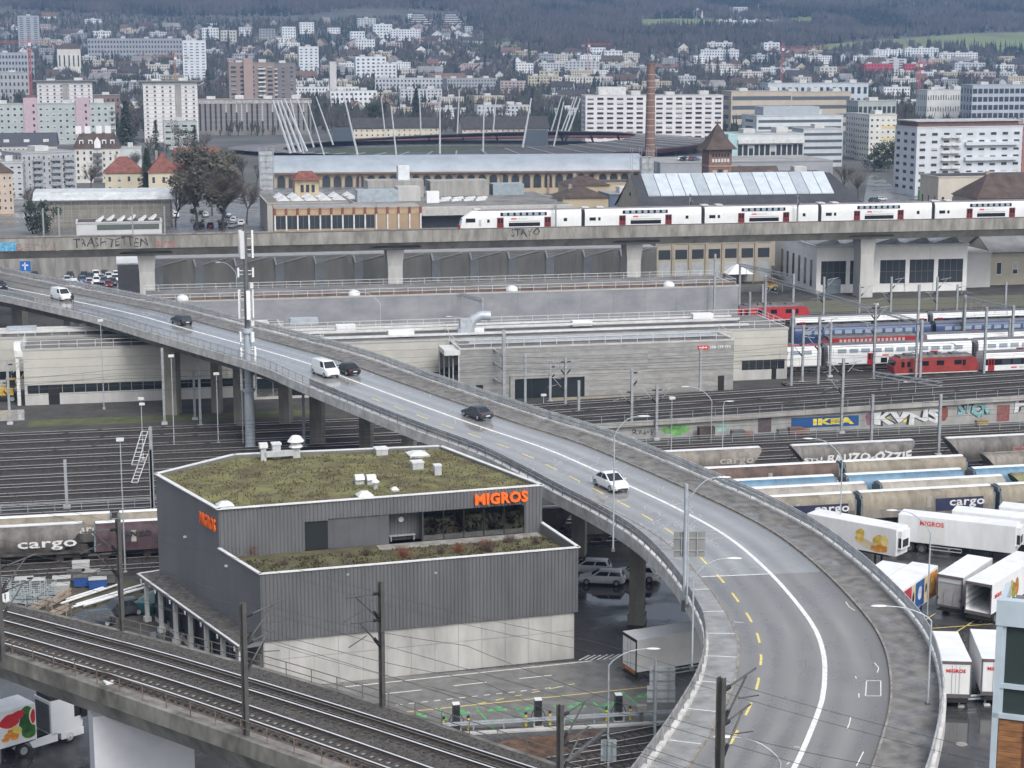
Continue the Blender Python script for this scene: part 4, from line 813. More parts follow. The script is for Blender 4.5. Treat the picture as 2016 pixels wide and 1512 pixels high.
def car(label, kind, colr, loc, rz, group=None, name='car', detail=True, cat='car'):
    L, Wd, Hh, belt, hood, gr0, gf0, gr1, gf1 = CAR[kind]; t = thing(name, label, cat, loc, rz, group); x0, x1 = -L/2, L/2; w = Wd/2
    p = mat(colr, .25, .03, 1., spec=.6)
    def sec(x, ww, zb, zt): return [(x, -ww*.86, zb), (x, -ww, zb+.16), (x, -ww, zb+(zt-zb)*.62), (x, -ww*.93, zt), (x, ww*.93, zt), (x, ww, zb+(zt-zb)*.62), (x, ww, zb+.16), (x, ww*.86, zb)]
    mb = MB(); rb = belt if kind in ('wagon', 'suv', 'hatch', 'van') else belt-.02
    loft(mb, [sec(x0, w*.80, .42, rb-.18), sec(x0+.12, w*.93, .28, rb-.04), sec(x0+.6, w, .2, rb), sec(gr0+.3, w, .2, belt), sec(.2, w, .2, belt), sec(gf0, w, .2, belt-.01), sec(x1-.55, w*.98, .2, hood-.1), sec(x1-.15, w*.90, .26, hood-.24), sec(x1, w*.76, .36, hood-.38)])
    # cabin: belt to roof, pillars and roof in body colour
    def cs(x, ww, z): return [(x, -ww, z), (x, ww, z)]
    a = [(gr0, -w*.9, belt-.03), (gf0, -w*.9, belt-.03), (gf0, w*.9, belt-.03), (gr0, w*.9, belt-.03)]; zr = Hh-.06
    b = [(gr1, -w*.72, zr), (gf1, -w*.74, zr), (gf1, w*.74, zr), (gr1, w*.72, zr)]; e = .16; c_ = [(gr1+e, -w*.58, Hh), (gf1-e*1.4, -w*.58, Hh), (gf1-e*1.4, w*.58, Hh), (gr1+e, w*.58, Hh)]
    mb.add(a+b+c_, [(i, (i+1) % 4, 4+(i+1) % 4, 4+i) for i in range(4)]+[(4+i, 4+(i+1) % 4, 8+(i+1) % 4, 8+i) for i in range(4)]+[(8, 9, 10, 11)])
    mb.build('body', p, t, smooth=True)
    A, B = [Vector(q) for q in a], [Vector(q) for q in b]
    def pane(name, i, j, u0, u1, v0=.14, v1=.9, push=.012):
        q = [A[i].lerp(A[j], u0).lerp(B[i].lerp(B[j], u0), v0), A[i].lerp(A[j], u1).lerp(B[i].lerp(B[j], u1), v0), A[i].lerp(A[j], u1).lerp(B[i].lerp(B[j], u1), v1), A[i].lerp(A[j], u0).lerp(B[i].lerp(B[j], u0), v1)]
        n_ = (q[1]-q[0]).cross(q[3]-q[0]).normalized()*push; MB().add([v+n_ for v in q], [(0, 1, 2, 3)]).build(name, DGLASS, t)
    if kind == 'van': pane('side_window', 0, 1, .72, .96); pane('side_window', 2, 3, .04, .28)
    else:
        for u0, u1 in ((.07, .47), (.51, .93)): pane('side_window', 0, 1, u0, u1); pane('side_window', 2, 3, 1-u1, 1-u0)
    pane('windscreen', 1, 2, .06, .94, .06, .94); pane('rear_window', 3, 0, .1, .9, .1, .9)
    r = .33 if kind not in ('suv', 'van', 'cross') else .36
    for sx in (x0+.85, x1-.9):
        for sy in (-1, 1): wheel(t, sx, sy*(w-.10), r, .22, sy)
    HL = mat((.65, .67, .7), .15, 0); TL = mat((.35, .01, .01), .3, 0)
    for sy in (-1, 1):
        MB().box(x1-.24, x1-.07, sy*w*.62-.17, sy*w*.62+.17, hood-.33, hood-.2).build('headlight', HL, t); MB().box(x0+.03, x0+.14, sy*w*.7-.14, sy*w*.7+.14, rb-.28, rb-.1).build('taillight', TL, t)
        MB().box(gf0-.35, gf0-.2, sy*(w+.09)-.08, sy*(w+.09)+.08, belt, belt+.13).build('mirror', p, t)
    MB().box(x1-.1, x1+.012, -.55, .55, .33, .46).build('grille', BLACK, t); MB().box(x0-.02, x0+.04, -.26, .26, .52, .63).build('number_plate', WHITE, t)
    return t
def on_bridge(px, py, off_dz=.02):
    q = W(px, py, zbr(px)); d = BP.nearest(q); p, n = BP.at(d); z = p.z+off_dz; q = W(px, py, z); t, _ = BP.at(d+1); u, _ = BP.at(d-1)
    return Vector((q.x, q.y, z)), math.atan2(t.y-u.y, t.x-u.x)
WHT, GRY, BLK, SILV, DBL = (.72, .74, .76), (.10, .11, .12), (.015, .016, .018), (.42, .43, .45), (.05, .055, .065)
for lab, kind, c_, px, py, fwd in (('white electric crossover car driving towards the bend', 'cross', WHT, 1203, 961, 1), ('dark grey sedan driving away past the concrete hall', 'sedan', (.045, .05, .058), 939, 822, -1), ('black sedan just behind the white delivery van', 'sedan', BLK, 684, 735, -1), ('white delivery van driving towards the camera on the bridge', 'van', WHT, 641, 739, 1), ('dark estate car driving away at the far part of the bridge', 'wagon', (.03, .038, .045), 357, 638, -1), ('small white van at the far end of the bridge near the pedestrian', 'van', WHT, 121, 590, 1), ('black car at the left edge of the road bridge', 'sedan', BLK, -2, 568, 1)):
    p, rz = on_bridge(px, py); car(lab, kind, c_, p, rz if fwd > 0 else rz+math.pi, name='van' if kind == 'van' else 'car', cat='van' if kind == 'van' else 'car')
# a walker on the bridge
def person(label, loc, rz, coat, trousers):
    t = thing('person', label, 'person', loc, rz)
    me = bpy.data.meshes.new('body'); J = [(0, 0, .93, .15), (0, .02, 1.2, .17), (0, .02, 1.42, .17), (0, .02, 1.52, .07), (0, .04, 1.66, .11), (0, .04, 1.76, .08), (-.1, 0, .88, .12), (-.12, .12, .5, .08), (-.12, .0, .08, .055), (-.12, .12, .04, .05), (.1, 0, .88, .12), (.12, -.02, .5, .08), (.12, -.2, .1, .055), (.12, -.08, .04, .05), (-.24, .02, 1.38, .08), (-.3, -.06, 1.1, .06), (-.28, .1, .9, .045), (.24, .02, 1.38, .08), (.3, .06, 1.1, .06), (.28, .2, .92, .045)]
    E_ = [(0, 1), (1, 2), (2, 3), (3, 4), (4, 5), (0, 6), (6, 7), (7, 8), (8, 9), (0, 10), (10, 11), (11, 12), (12, 13), (2, 14), (14, 15), (15, 16), (2, 17), (17, 18), (18, 19)]
    me.from_pydata([j[:3] for j in J], E_, []); o = bpy.data.objects.new('body', me); col.objects.link(o); o.parent = t; me.materials.append(coat)
    m_ = o.modifiers.new('Skin', 'SKIN'); m_.use_smooth_shade = True
    for v, j in zip(me.skin_vertices[0].data, J): v.radius = (j[3], j[3])
    me.skin_vertices[0].data[0].use_root = True; s_ = o.modifiers.new('Sub', 'SUBSURF'); s_.levels = 1; s_.render_levels = 1
    MB().lathe([(.0, -.13), (.11, -.06), (.12, .04), (.07, .12), (0, .13)], 10).build('hair', BLACK, t, (0, .03, 1.73), smooth=True)
    return t
p, rz = on_bridge(143, 599); person('person in dark clothes walking on the far end of the bridge', p, rz+1.5, mat((.02, .02, .025), .8, 0), BLACK)
# cars down on the ground
for lab, kind, c_, px, py, rzd in (('white estate car parked nearest the depot corner under the bridge', 'wagon', WHT, 1185, 1148, 172), ('white estate car half hidden behind the depot wall', 'wagon', WHT, 1158, 1127, 172), ('white car behind the concrete bridge column', 'suv', WHT, 1252, 1141, 165), ('dark off-road car with white bonnet beside the green container', 'suv', (.04, .045, .05), 236, 1212, 212), ('dark car with white roof by the viaduct railing', 'wagon', (.05, .06, .08), 175, 1233, 205)):
    car(lab, kind, c_, W(px, py, .01), math.radians(rzd), name='car')
# ------------------------------------------------------------------ lorries and trailers
TW = mat((.74, .75, .76), .35, .07, .45, streak=.3); TGR = mat((.52, .53, .53), .4, .05, .5); TBL = mat((.02, .02, .022), .6, 0); TGF = mat((.13, .11, .11), .5, .1, 1)
REDT = mat((.60, .04, .03), .45, 0)
def trailer(label, loc, rz, L=13.4, Wd=2.55, z0=1.15, z1=3.95, m=TW, wheels=(.9, 2.2), guard=True, doors=True, cool=True, openback=False, group=None, rear_text=None, frame_m=TGF):
    """box trailer: x runs from the rear doors (0) to the front (L)"""
    t = thing('semi_trailer', label, 'trailer', loc, rz, group or 'box trailers in the lorry park'); w = Wd/2
    if openback:
        mb = MB(); mb.box(.05, L, -w, -w+.07, z0, z1).box(.05, L, w-.07, w, z0, z1).box(.05, L, -w+.07, w-.07, z0, z0+.1).box(L-.1, L, -w+.07, w-.07, z0, z1); mb.build('box_body', m, t); MB().box(.05, L, -w, w, z1, z1+.06).build('roof', TW, t)
        for s_ in (-1, 1):
            for z in (1.6, 2.2, 2.8): MB().box(.1, L-.2, s_*(w-.1)-.02, s_*(w-.1)+.02, z, z+.2).build('load_rail', ALU, t)
    else:
        MB().box(.05, L, -w, w, z0, z1).build('box_body', m, t); MB().box(.03, L-.02, -w+.02, w-.02, z1, z1+.05).build('roof', TW, t)
    mb = MB(); mb.box(-.02, .06, -w-.01, -w+.1, z0-.1, z1+.03).box(-.02, .06, w-.1, w+.01, z0-.1, z1+.03).box(-.02, .06, -w, w, z1-.22, z1+.03).box(-.02, .06, -w, w, z0-.25, z0+.06); mb.build('rear_frame', frame_m, t)
    if doors:
        for s_ in (-1, 1): MB().box(-.01, .045, min(.02*s_, s_*(w-.13)), max(.02*s_, s_*(w-.13)), z0+.08, z1-.24).build('rear_door', m, t)
        MB().box(-.03, -.011, -.32, -.28, z0+.1, z1-.3).box(-.03, -.011, .28, .32, z0+.1, z1-.3).build('door_bar', STEEL, t)
    if rear_text: text('lettering', rear_text, (1.55, .3), REDT, t, (-.045, 0, z1-.75), (math.pi/2, 0, -math.pi/2), .006, .03)
    MB().box(.3, L-1.2, -.5, .5, .75, z0-.02).box(-.02, .15, -w+.1, w-.1, .5, .68).box(.05, .4, -.9, .9, .68, .95).build('chassis', TBL, t)
    for x in wheels:
        for s_ in (-1, 1): wheel(t, x+.4, s_*(w-.25), .5, .42, s_, STEEL_D)
    if guard:
        for s_ in (-1, 1):
            mb = MB(); [mb.box(3.4, L-5.4, s_*(w-.08)-.02, s_*(w-.08)+.02, z, z+.1) for z in (.5, .85)]; mb.box(L-5.45, L-5.4, s_*(w-.08)-.02, s_*(w-.08)+.02, .5, .95); mb.build('side_guard', ALU, t)
    for s_ in (-.7, .7): MB().cb(L-2.6, s_, 0, .14, .14, 1.1).build('landing_leg', TBL, t)
    if cool:
        MB().box(L, L+.42, -.95, .95, z1-2.1, z1-.15).build('cooling_unit', TW, t); MB().box(L+.42, L+.44, -.6, .6, z1-1.9, z1-1.1).build('grille', TBL, t); MB().box(L+.1, L+.44, -.97, -.955, z1-1.9, z1-.9).build('grille', TBL, t)
    return t
def place2(pa, pb, z):
    """yaw of a trailer whose rear roof corner shows at pa and whose front roof corner at pb"""
    a, b = W(*pa, z), W(*pb, z); return a, math.atan2(b.y-a.y, b.x-a.x), (b-a).length
ZTR = 3.95
# the two white trailers whose rear doors read MIGROS
def rear_at(px0, px1, py, front):
    a, b = W(px0, py, ZTR), W(px1, py, ZTR); c = (a+b)/2; f = W(*front, ZTR); return Vector((c.x, c.y, 0)), math.atan2(f.y-c.y, f.x-c.x)
p, rz = rear_at(1850, 1916, 1303, (1858, 1247)); trailer('white trailer with MIGROS on its rear door beside the bridge bend', p, rz, 7.7, 2.5, cool=False, guard=False, rear_text='MIGROS', doors=True)
p, rz = rear_at(1931, 1998, 1299, (1940, 1243)); trailer('white trailer half hidden by the wooden building, MIGROS on its door', p, rz, 7.7, 2.5, cool=False, guard=False, rear_text='MIGROS')
p, rz = rear_at(1775, 1842, 1307, (1783, 1250)); trailer('white trailer mostly hidden behind the bridge railing', p, rz, 7.7, 2.5, cool=False, guard=False)
# long white trailer seen from its side, more behind it
a, rz, L_ = place2((1768, 1013), (1998, 1038), ZTR); t = trailer('long white trailer with MIGROS on a side door, nearest of the row', Vector((a.x, a.y, 0))+Vector((-math.sin(rz), math.cos(rz), 0))*1.27, rz, 12.2)
MB().box(2.2, 5.0, -1.295, -1.276, 1.2, 3.75).build('side_door', mat((.70, .70, .69), .4, .03), t); text('lettering', 'MIGROS', (2.5, .52), REDT, t, (3.6, -1.30, 3.3), FRONT, .006, .03)
for i in range(2): q = Vector((a.x, a.y, 0))+Vector((-math.sin(rz), math.cos(rz), 0))*(5.1+i*3.9)+Vector((math.cos(rz), math.sin(rz), 0))*(4.8+i*4.2); trailer(('white trailer behind the long MIGROS trailer', 'white trailer farthest back at the right edge by the wagons')[i], q, rz, 12.2)
FOOD = [mat((.75, .52, .12), .5, .25, 1.5), mat((.70, .30, .05), .5, .25, 1.5), mat((.62, .55, .42), .5, .2, 2)]
a, rz, L_ = place2((1590, 1018), (1740, 1046), ZTR); L_ = 10.5; t = trailer('white trailer with a cheese picture on its side beside the bridge', W(1765, 1044, ZTR)*Vector((1, 1, 0))-Vector((math.cos(rz), math.sin(rz), 0))*L_+Vector((-math.sin(rz), math.cos(rz), 0))*1.27, rz, L_)
def picture(t, blobs, y=-1.283, seed=1):
    """printed picture: a patchwork of rounded shapes, each a flat print on the side wall"""
    rr = random.Random(seed)
    for k, (x, z, w, h, m) in enumerate(blobs):
        n_ = 22; p1, p2 = rr.uniform(0, 6.28), rr.uniform(0, 6.28); MB().add([(w*(.9+.1*math.sin(3*6.283*i/n_+p1))*math.cos(6.283*i/n_), 0, h*(.9+.1*math.sin(2*6.283*i/n_+p2))*math.sin(6.283*i/n_)) for i in range(n_)], [tuple(range(n_))]).build('printed_picture', m, t, (x, y-.0015*k, z))
YEL, ORG, CRM = FOOD; 
picture(t, ((8.6, 2.2, .9, .95, YEL), (8.9, 1.75, .8, .5, ORG), (7.6, 1.8, .8, .5, CRM), (7.0, 2.0, .7, .45, mat((.68, .6, .4), .5, .1)), (6.3, 2.3, .6, .35, YEL), (8.2, 1.6, .6, .35, ORG), (6.4, 2.9, .55, .6, YEL), (9.2, 2.6, .5, .6, mat((.8, .66, .25), .5, .1))))
p, rz = rear_at(1616, 1668, 1158, (1760, 1110)); 
a, rz, L_ = place2((1775, 1163), (1841, 1118), ZTR); t = trailer('white trailer with red, blue and yellow tool pictures on its side', Vector((a.x, a.y, 0))+Vector((-math.sin(rz), math.cos(rz), 0))*1.27, rz, 9.5, cool=False)
PR, PB, PO = mat((.42, .03, .06), .45, .15, 1), mat((.03, .09, .28), .45, .2, 1), mat((.62, .26, .03), .45, .3, 1.2); CR = mat((.62, .52, .34), .5, .1)
for x0, x1, m in ((.2, 2.6, PR), (2.62, 3.6, CR), (3.62, 5.9, PB), (5.92, 6.8, CR), (6.82, 9.4, PO)): MB().box(x0, x1, -1.286, -1.279, 1.2, 3.7).build('printed_panel', m, t)
picture(t, ((1.2, 2.0, .35, .8, WHITE), (4.8, 2.5, .55, .8, mat((.5, .55, .62), .5, .2)), (8, 2.4, .8, .9, mat((.7, .42, .08), .5, .2)), (3.1, 2.5, .3, .5, BLACK), (6.4, 2.6, .25, .5, BLACK)), -1.29)
a, rz2, L_ = place2((1740, 1127), (1763, 1112), ZTR); trailer('low white trailer just behind the bridge guard rail with a green picture', W(1712, 1135, ZTR)*Vector((1, 1, 0)), rz, 6.5, cool=False, z1=3.7)
# lorry rears
a = W(1843, 1132, ZTR); b = W(1898, 1137, ZTR); f = W(1885, 1105, ZTR); rz = math.atan2(f.y-a.y, f.x-a.x); c = (a+b)/2; t = trailer('dirty grey box lorry with folded tail lift beside the open trailer', Vector((c.x, c.y, 0)), rz, 8.0, 2.5, m=TGR, cool=False, doors=False, wheels=(1.6,))
MB().box(-.06, .03, -1.1, 1.1, 1.1, 3.2).build('tail_lift', mat((.36, .36, .36), .45, .1, 1), t); MB().box(-.1, -.05, -.5, -.42, 1.2, 2.4).box(-.1, -.05, .42, .5, 1.2, 2.4).box(-.08, .03, -1.15, 1.15, 3.25, 3.33).build('lift_rib', STEEL, t)
for s_ in (-1.05, 1.05): MB().box(-.06, 0, s_-.1, s_+.1, 1.6, 1.85).build('lamp', BLACK, t)
a = W(1899, 1146, ZTR); b = W(1955, 1151, ZTR); f = W(1985, 1096, ZTR); rz = math.atan2(f.y-a.y, f.x-a.x); c = (a+b)/2; t = trailer('white trailer with its rear open and fruit pictures on its side', Vector((c.x, c.y, 0)), rz, 12.5, 2.55, openback=True, doors=False, cool=False)
picture(t, ((4.2, 2.3, .5, 1.0, mat((.45, .12, .08), .5, .3, 2)), (4.9, 2.5, .5, 1.0, mat((.62, .42, .1), .5, .3, 2)), (5.5, 2.2, .6, .9, mat((.25, .3, .06), .5, .3, 2)), (6.2, 2.4, .6, .9, mat((.5, .2, .05), .5, .3, 2)))); text('lettering', 'MIGROS', (1.6, .4), REDT, t, (1.6, -1.30, 2.7), FRONT, .006, .03)
# the grey trailer below the bend
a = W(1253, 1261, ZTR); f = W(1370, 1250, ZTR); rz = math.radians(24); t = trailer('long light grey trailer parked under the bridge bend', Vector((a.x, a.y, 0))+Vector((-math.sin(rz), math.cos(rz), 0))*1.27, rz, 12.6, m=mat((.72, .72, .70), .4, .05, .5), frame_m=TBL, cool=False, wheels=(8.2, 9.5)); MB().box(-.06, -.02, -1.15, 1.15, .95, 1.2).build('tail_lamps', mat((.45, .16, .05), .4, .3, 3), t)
# tractor and trailer passing under the front viaduct
def tractor(label, loc, rz):
    t = thing('lorry_cab', label, 'lorry', loc, rz); m = mat((.70, .72, .75), .3, .03, .5)
    mb = MB(); mb.yprism([(3.2, 1.0), (5.85, 1.0), (5.95, 1.9), (5.75, 3.0), (5.45, 3.55), (3.2, 3.65)], -1.22, 1.22); mb.box(4.0, 5.95, -1.24, 1.24, .45, 1.0); mb.build('cab', m, t, smooth=True)
    MB().box(3.3, 5.0, -1.0, 1.0, 3.62, 4.0).build('roof_fairing', TBL, t); MB().box(5.2, 5.75, -1.235, -1.225, 2.0, 2.9).build('side_window', DGLASS, t); MB().box(5.2, 5.75, 1.225, 1.235, 2.0, 2.9).build('side_window', DGLASS, t)
    mb = MB(); mb.add([(5.97, -1.1, 1.95), (5.97, 1.1, 1.95), (5.78, 1.1, 2.95), (5.78, -1.1, 2.95)], [(0, 1, 2, 3)]); mb.build('windscreen', DGLASS, t)
    MB().box(0, 5.6, -.5, .5, .7, 1.0).build('chassis', TBL, t); mb = MB(); [mb.yprism([(1.6, .45), (3.7, .45), (3.7, 1.15), (1.3, 1.0)], s_*1.15-.07, s_*1.15+.07) for s_ in (-1, 1)]; mb.build('side_skirt', m, t)
    for x in (.75, 4.75):
        for s_ in (-1, 1): wheel(t, x, s_*1.05, .5, .35 if x > 2 else .55, s_, STEEL)
    for s_ in (-1, 1): MB().box(5.7, 6.15, s_*1.42-.1, s_*1.42+.1, 1.9, 2.7).build('mirror', BLACK, t); MB().box(5.9, 5.99, s_*.9-.2, s_*.9+.2, .7, .95).build('headlight', WHITE, t)
    MB().box(5.94, 5.98, -.7, .7, 1.1, 1.7).build('grille', BLACK, t); MB().box(3.16, 3.2, -1.0, 1.0, 1.1, 3.4).build('cab_rear', STEEL_D, t)
    return t
a = W(45, 1489, 0); f = W(122, 1466, 0); rz = math.atan2(f.y-a.y, f.x-a.x); base = a-Vector((math.cos(rz), math.sin(rz), 0))*.75+Vector((-math.sin(rz), math.cos(rz), 0))*1.1
tractor('white articulated lorry cab coming out under the front viaduct', base, rz); ux = Vector((math.cos(rz), math.sin(rz), 0))
t = trailer('white trailer with melon picture behind the lorry cab under the viaduct', base+ux*(1.9-12.8), rz, 12.8, cool=False, wheels=(1.5, 2.8)); MG, MR, MO, MY = mat((.05, .17, .03), .45, .3, 2), mat((.55, .03, .04), .45, .1, 1), mat((.75, .28, .04), .45, .2, 1.5), mat((.72, .58, .14), .45, .1, 1)
picture(t, ((12.0, 3.2, .7, .75, MG), (12.2, 1.9, .65, .65, MG), (11.9, 2.6, .6, .9, mat((.03, .10, .03), .45, .3, 2)), (10.6, 3.1, .95, .55, MR), (11.3, 3.4, .6, .4, MR), (12.5, 3.0, .28, .75, mat((.75, .75, .6), .45, 0)), (12.55, 3.0, .22, .62, MR), (11.0, 2.35, .4, .3, MY), (11.3, 2.2, .3, .35, MY), (10.4, 2.0, .3, .28, MO), (10.8, 1.9, .35, .3, MO), (10.2, 1.75, .35, .2, MO), (10.6, 2.25, .25, .25, MO), (11.0, 1.8, .35, .3, MO)))
# ------------------------------------------------------------------ freight wagons
TAN = mat((.25, .222, .172), .75, .2, .6, streak=.4); BRN = mat((.125, .085, .07), .8, .25, .6, streak=.4); GRW = mat((.215, .195, .17), .8, .22, .7, streak=.3); GRW2 = mat((.16, .15, .14), .85, .25, .7, streak=.3); BLUW = mat((.105, .205, .295), .5, .18, .5, streak=.4); CRW = mat((.32, .30, .26), .65, .16, .6, streak=.4); DIRT = mat((.075, .065, .058), .85, .3, 1.2); NAVY = mat((.025, .03, .075), .6, .15, 1); LET = mat((.66, .66, .66), .55, .08, 2); CANW = mat((.68, .69, .70), .5, .06, .6)
def bogie(par, x, w=1.7):
    MB().box(x-1.15, x+1.15, -w/2-.15, -w/2, .45, .85).box(x-1.15, x+1.15, w/2, w/2+.15, .45, .85).box(x-.3, x+.3, -w/2, w/2, .5, .8).build('bogie', DIRT, par)
    for dx in (-.85, .85):
        for s_ in (-1, 1): MB().lathe([(.46, -.07), (.46, .07)], 14, axis='y').build('wheel', DIRT, par, (x+dx, s_*.76, .46))
def wagon(label, c, pa, pb, kind, m, roof_m, lettering=None, lower=None, extra=None):
    """one wagon on track c between the image columns pa and pb"""
    s0, s1 = ys_at(c, pa), ys_at(c, pb); L = s1-s0; t = thing('freight_wagon', label, 'wagon', yp(c, s0, .44), YAW, 'freight wagons in the sidings')
    if kind == 'slide':
        prof = [(-1.4, 1.2), (-1.42, 2.3), (-1.36, 3.0), (-1.05, 3.5), (-.55, 3.72), (0, 3.78), (.55, 3.72), (1.05, 3.5), (1.36, 3.0), (1.42, 2.3), (1.4, 1.2)]
        MB().xprism(prof, .35, L-.35).build('body', m, t, smooth=True); MB().box(.3, L-.3, -1.44, 1.44, 1.0, 2.0 if lower else 1.25).build('lower_wall', lower or DIRT, t)
        n_ = max(4, int(L/1.35))
        for i in range(n_+1):
            x = .36+(L-.72)*i/n_; mb = MB(); pr = [(y*1.012, z+.02) for y, z in prof if z > 1.9]; mb.xprism(pr+[(pr[-1][0]*.96, pr[-1][1]), (0, 3.6), (pr[0][0]*.96, pr[0][1])], x-.035, x+.035); mb.build('hoop', m, t)
        MB().xprism([(-.42, 3.74), (-.25, 3.84), (.25, 3.84), (.42, 3.74)], .3, L-.3).build('roof_cap', roof_m, t)  # the cap's white colour stands in for the bright reflection on wet roofs
        for x in (.12, L-.35): MB().box(x, x+.23, -1.38, 1.38, 1.0, 3.2).box(x, x+.23, -.9, .9, 3.2, 3.6).build('end_wall', mat((.16, .19, .21), .7, .2, 1), t)
        MB().box(L*.5-.25, L*.5+.25, -1.46, -1.40, 1.9, 3.1).build('centre_post', mat((.38, .37, .34), .6, .15, 1), t)
    else:
        prof = [(-.8, 1.0), (-1.45, 1.9), (-1.48, 2.8), (-1.2, 3.4), (-.6, 3.75), (0, 3.82), (.6, 3.75), (1.2, 3.4), (1.48, 2.8), (1.45, 1.9), (.8, 1.0)]
        e = 2.0; secs = []
        for x, k in ((.1+e*.55, 0), (.1+e, .35), (L-.1-e, .35), (L-.1-e*.55, 0)): pass
        top0 = [(y, z) for y, z in prof]; mb = MB()
        def sl(x, xt): return [(x+(xt-x)*(z-1)/2.8, y, z) for y, z in prof]
        loft(mb, [sl(2.6, .3), sl(3.0, .7), sl(L-3.0, L-.7), sl(L-2.6, L-.3)]); mb.build('hopper', m, t, smooth=True)
        for i in range(6): x = 1.6+(L-3.2)*i/5; MB().xprism([(-1.5, 2.0), (-1.52, 2.8), (-1.22, 3.44), (-.6, 3.79), (0, 3.86), (0, 3.7), (-.6, 3.6), (-1.1, 3.3), (-1.4, 2.8)], x-.04, x+.04).build('rib', m, t)
        MB().box(.5, L-.5, -.35, .35, 3.8, 3.9).build('roof_hatch', roof_m, t); MB().box(.1, L-.1, -1.4, 1.4, .95, 1.15).build('frame', DIRT, t)
        for i in range(3): x = L*(.3+.2*i); MB().add([(x-1.1, -.9, 1.3), (x+1.1, -.9, 1.3), (x+.4, -.5, .5), (x-.4, -.5, .5), (x-1.1, .9, 1.3), (x+1.1, .9, 1.3), (x+.4, .5, .5), (x-.4, .5, .5)], [(0, 1, 2, 3), (5, 4, 7, 6), (1, 5, 6, 2), (4, 0, 3, 7)]).build('outlet', DIRT, t)
        for x, sg_ in ((.3, 1), (L-.3, -1)):
            for y in (-1.1, 1.1): MB().bar((x, y, 1.1), (x+sg_*1.2, y, 2.6), .07, .07).build('ladder_rail', DIRT, t)
    MB().box(.05, L-.05, -.6, .6, .7, .98).build('underframe', DIRT, t); bogie(t, 2.0); bogie(t, L-2.0)
    for x in (-.3, L+.02):
        for y in (-.85, .85): MB().lathe([(.08, 0), (.08, .2), (.2, .2), (.2, .28)], 8, axis='y').build('buffer', DIRT, t, (x, y, .85), math.pi/2)
    for (body, a, b, z, h, mm, panel) in (lettering or []):
        yy = -1.47 if kind == 'slide' else -1.5
        if panel: MB().box(L*panel[0], L*panel[1], yy-.005, yy+.02, z-h*.75, z+h*.75).build('painted_panel', NAVY, t)
        text('lettering', body, (L*(b-a), h), mm, t, (L*(a+b)/2, yy-.02, z), FRONT, .006, .018 if body == 'cargo' else .04, wob=.0 if body == 'cargo' else .28)
    return t
CG = lambda a, b, p=None, z=2.15: [('cargo', a, b, z, .95, LET, p)]
A_ = FC
wagon('tan sliding-wall wagon reading cargo, nearest row, middle of the picture', A_[0], 1440, 1677, 'slide', TAN, CANW, CG(.64, .93, (.42, .92)), GRW2)
wagon('tan sliding-wall wagon reading cargo, nearest row beside the white trailers', A_[0], 1682, 1948, 'slide', TAN, CANW, CG(.65, .91, (.55, .9)), GRW)
wagon('grimy sliding-wall wagon at the right end of the nearest wagon row', A_[0], 1953, 2200, 'slide', TAN, CANW, None, GRW2)
wagon('cream wagon with white cover in the second row beside the bridge', A_[1], 1430, 1702, 'slide', CRW, CANW, None, CRW)
wagon('cream wagon with painted white roof sheen and lettering go in the second row', A_[1], 1722, 1972, 'slide', CRW, CANW, [('cargo', .78, .99, 1.9, .8, GK, None)], CRW)
wagon('olive tank-like wagon in the second row at the right edge', A_[1], 1980, 2230, 'hopper', mat((.19, .19, .10), .7, .25, .6), GRW, None)
wagon('light blue sliding-wall wagon in the third row beside the bridge', A_[2], 1400, 1642, 'slide', BLUW, CANW, None, BLUW)
wagon('light blue sliding-wall wagon in the third row, middle one', A_[2], 1656, 1891, 'slide', BLUW, CANW, None, BLUW)
wagon('light blue sliding-wall wagon in the third row at the right edge', A_[2], 1905, 2140, 'slide', BLUW, CANW, None, BLUW)
wagon('rust brown sliding-wall wagon in the fourth row beside the bridge', A_[3], 1366, 1646, 'slide', BRN, CANW, [('OKMEP', .6, .98, 1.7, .8, LET, None)], BRN)
wagon('tan sliding-wall wagon in the fourth row', A_[3], 1651, 1895, 'slide', TAN, CANW, CG(.62, .9), GRW)
wagon('grey hopper wagon in the fourth row at the right edge', A_[3], 1925, 2180, 'hopper', GRW, GRW, None)
wagon('grey hopper wagon with faded cargo lettering, farthest row', A_[4], 1290, 1500, 'hopper', GRW, CANW, [('cargo', .56, .88, 2.4, .95, mat((.40, .38, .35), .7, .15, 1), None)])
wagon('dark hopper wagon covered in white graffiti letters, farthest row', A_[4], 1548, 1800, 'hopper', GRW2, CANW, [('BAUZO-OZZIE', .28, .93, 2.3, 1.0, LET, None), ('STU,', .1, .26, 2.2, .5, LET, None)])
wagon('grey hopper wagon at the right end of the farthest row', A_[4], 1852, 2110, 'hopper', GRW2, CANW, [('ERKAS', .5, .8, 2.2, .9, mat((.35, .16, .15), .6, .2), None)])
wagon('weathered hopper wagon with cargo lettering at the left edge', A_[1], -90, 175, 'hopper', GRW2, CANW, [('cargo', .48, .92, 1.95, 1.0, LET, None)])
wagon('dark brown covered wagon with a white ANZO tag beside the depot', A_[1], 185, 345, 'slide', mat((.075, .045, .05), .7, .25, .8), CANW, [('ANZO', .38, .72, 2.7, .55, GK, None)], mat((.075, .045, .05), .7, .25, .8))
wagon('tan covered wagon behind the weathered hopper at the left edge', A_[2], -60, 225, 'slide', TAN, CANW, CG(.72, .95), GRW2)
wagon('tan covered wagon behind the brown one beside the depot', A_[2], 232, 440, 'slide', TAN, CANW, None, GRW)
wagon('grey hopper wagon under the bridge behind the depot', A_[0], 1010, 1130, 'hopper', GRW2, CANW, None)
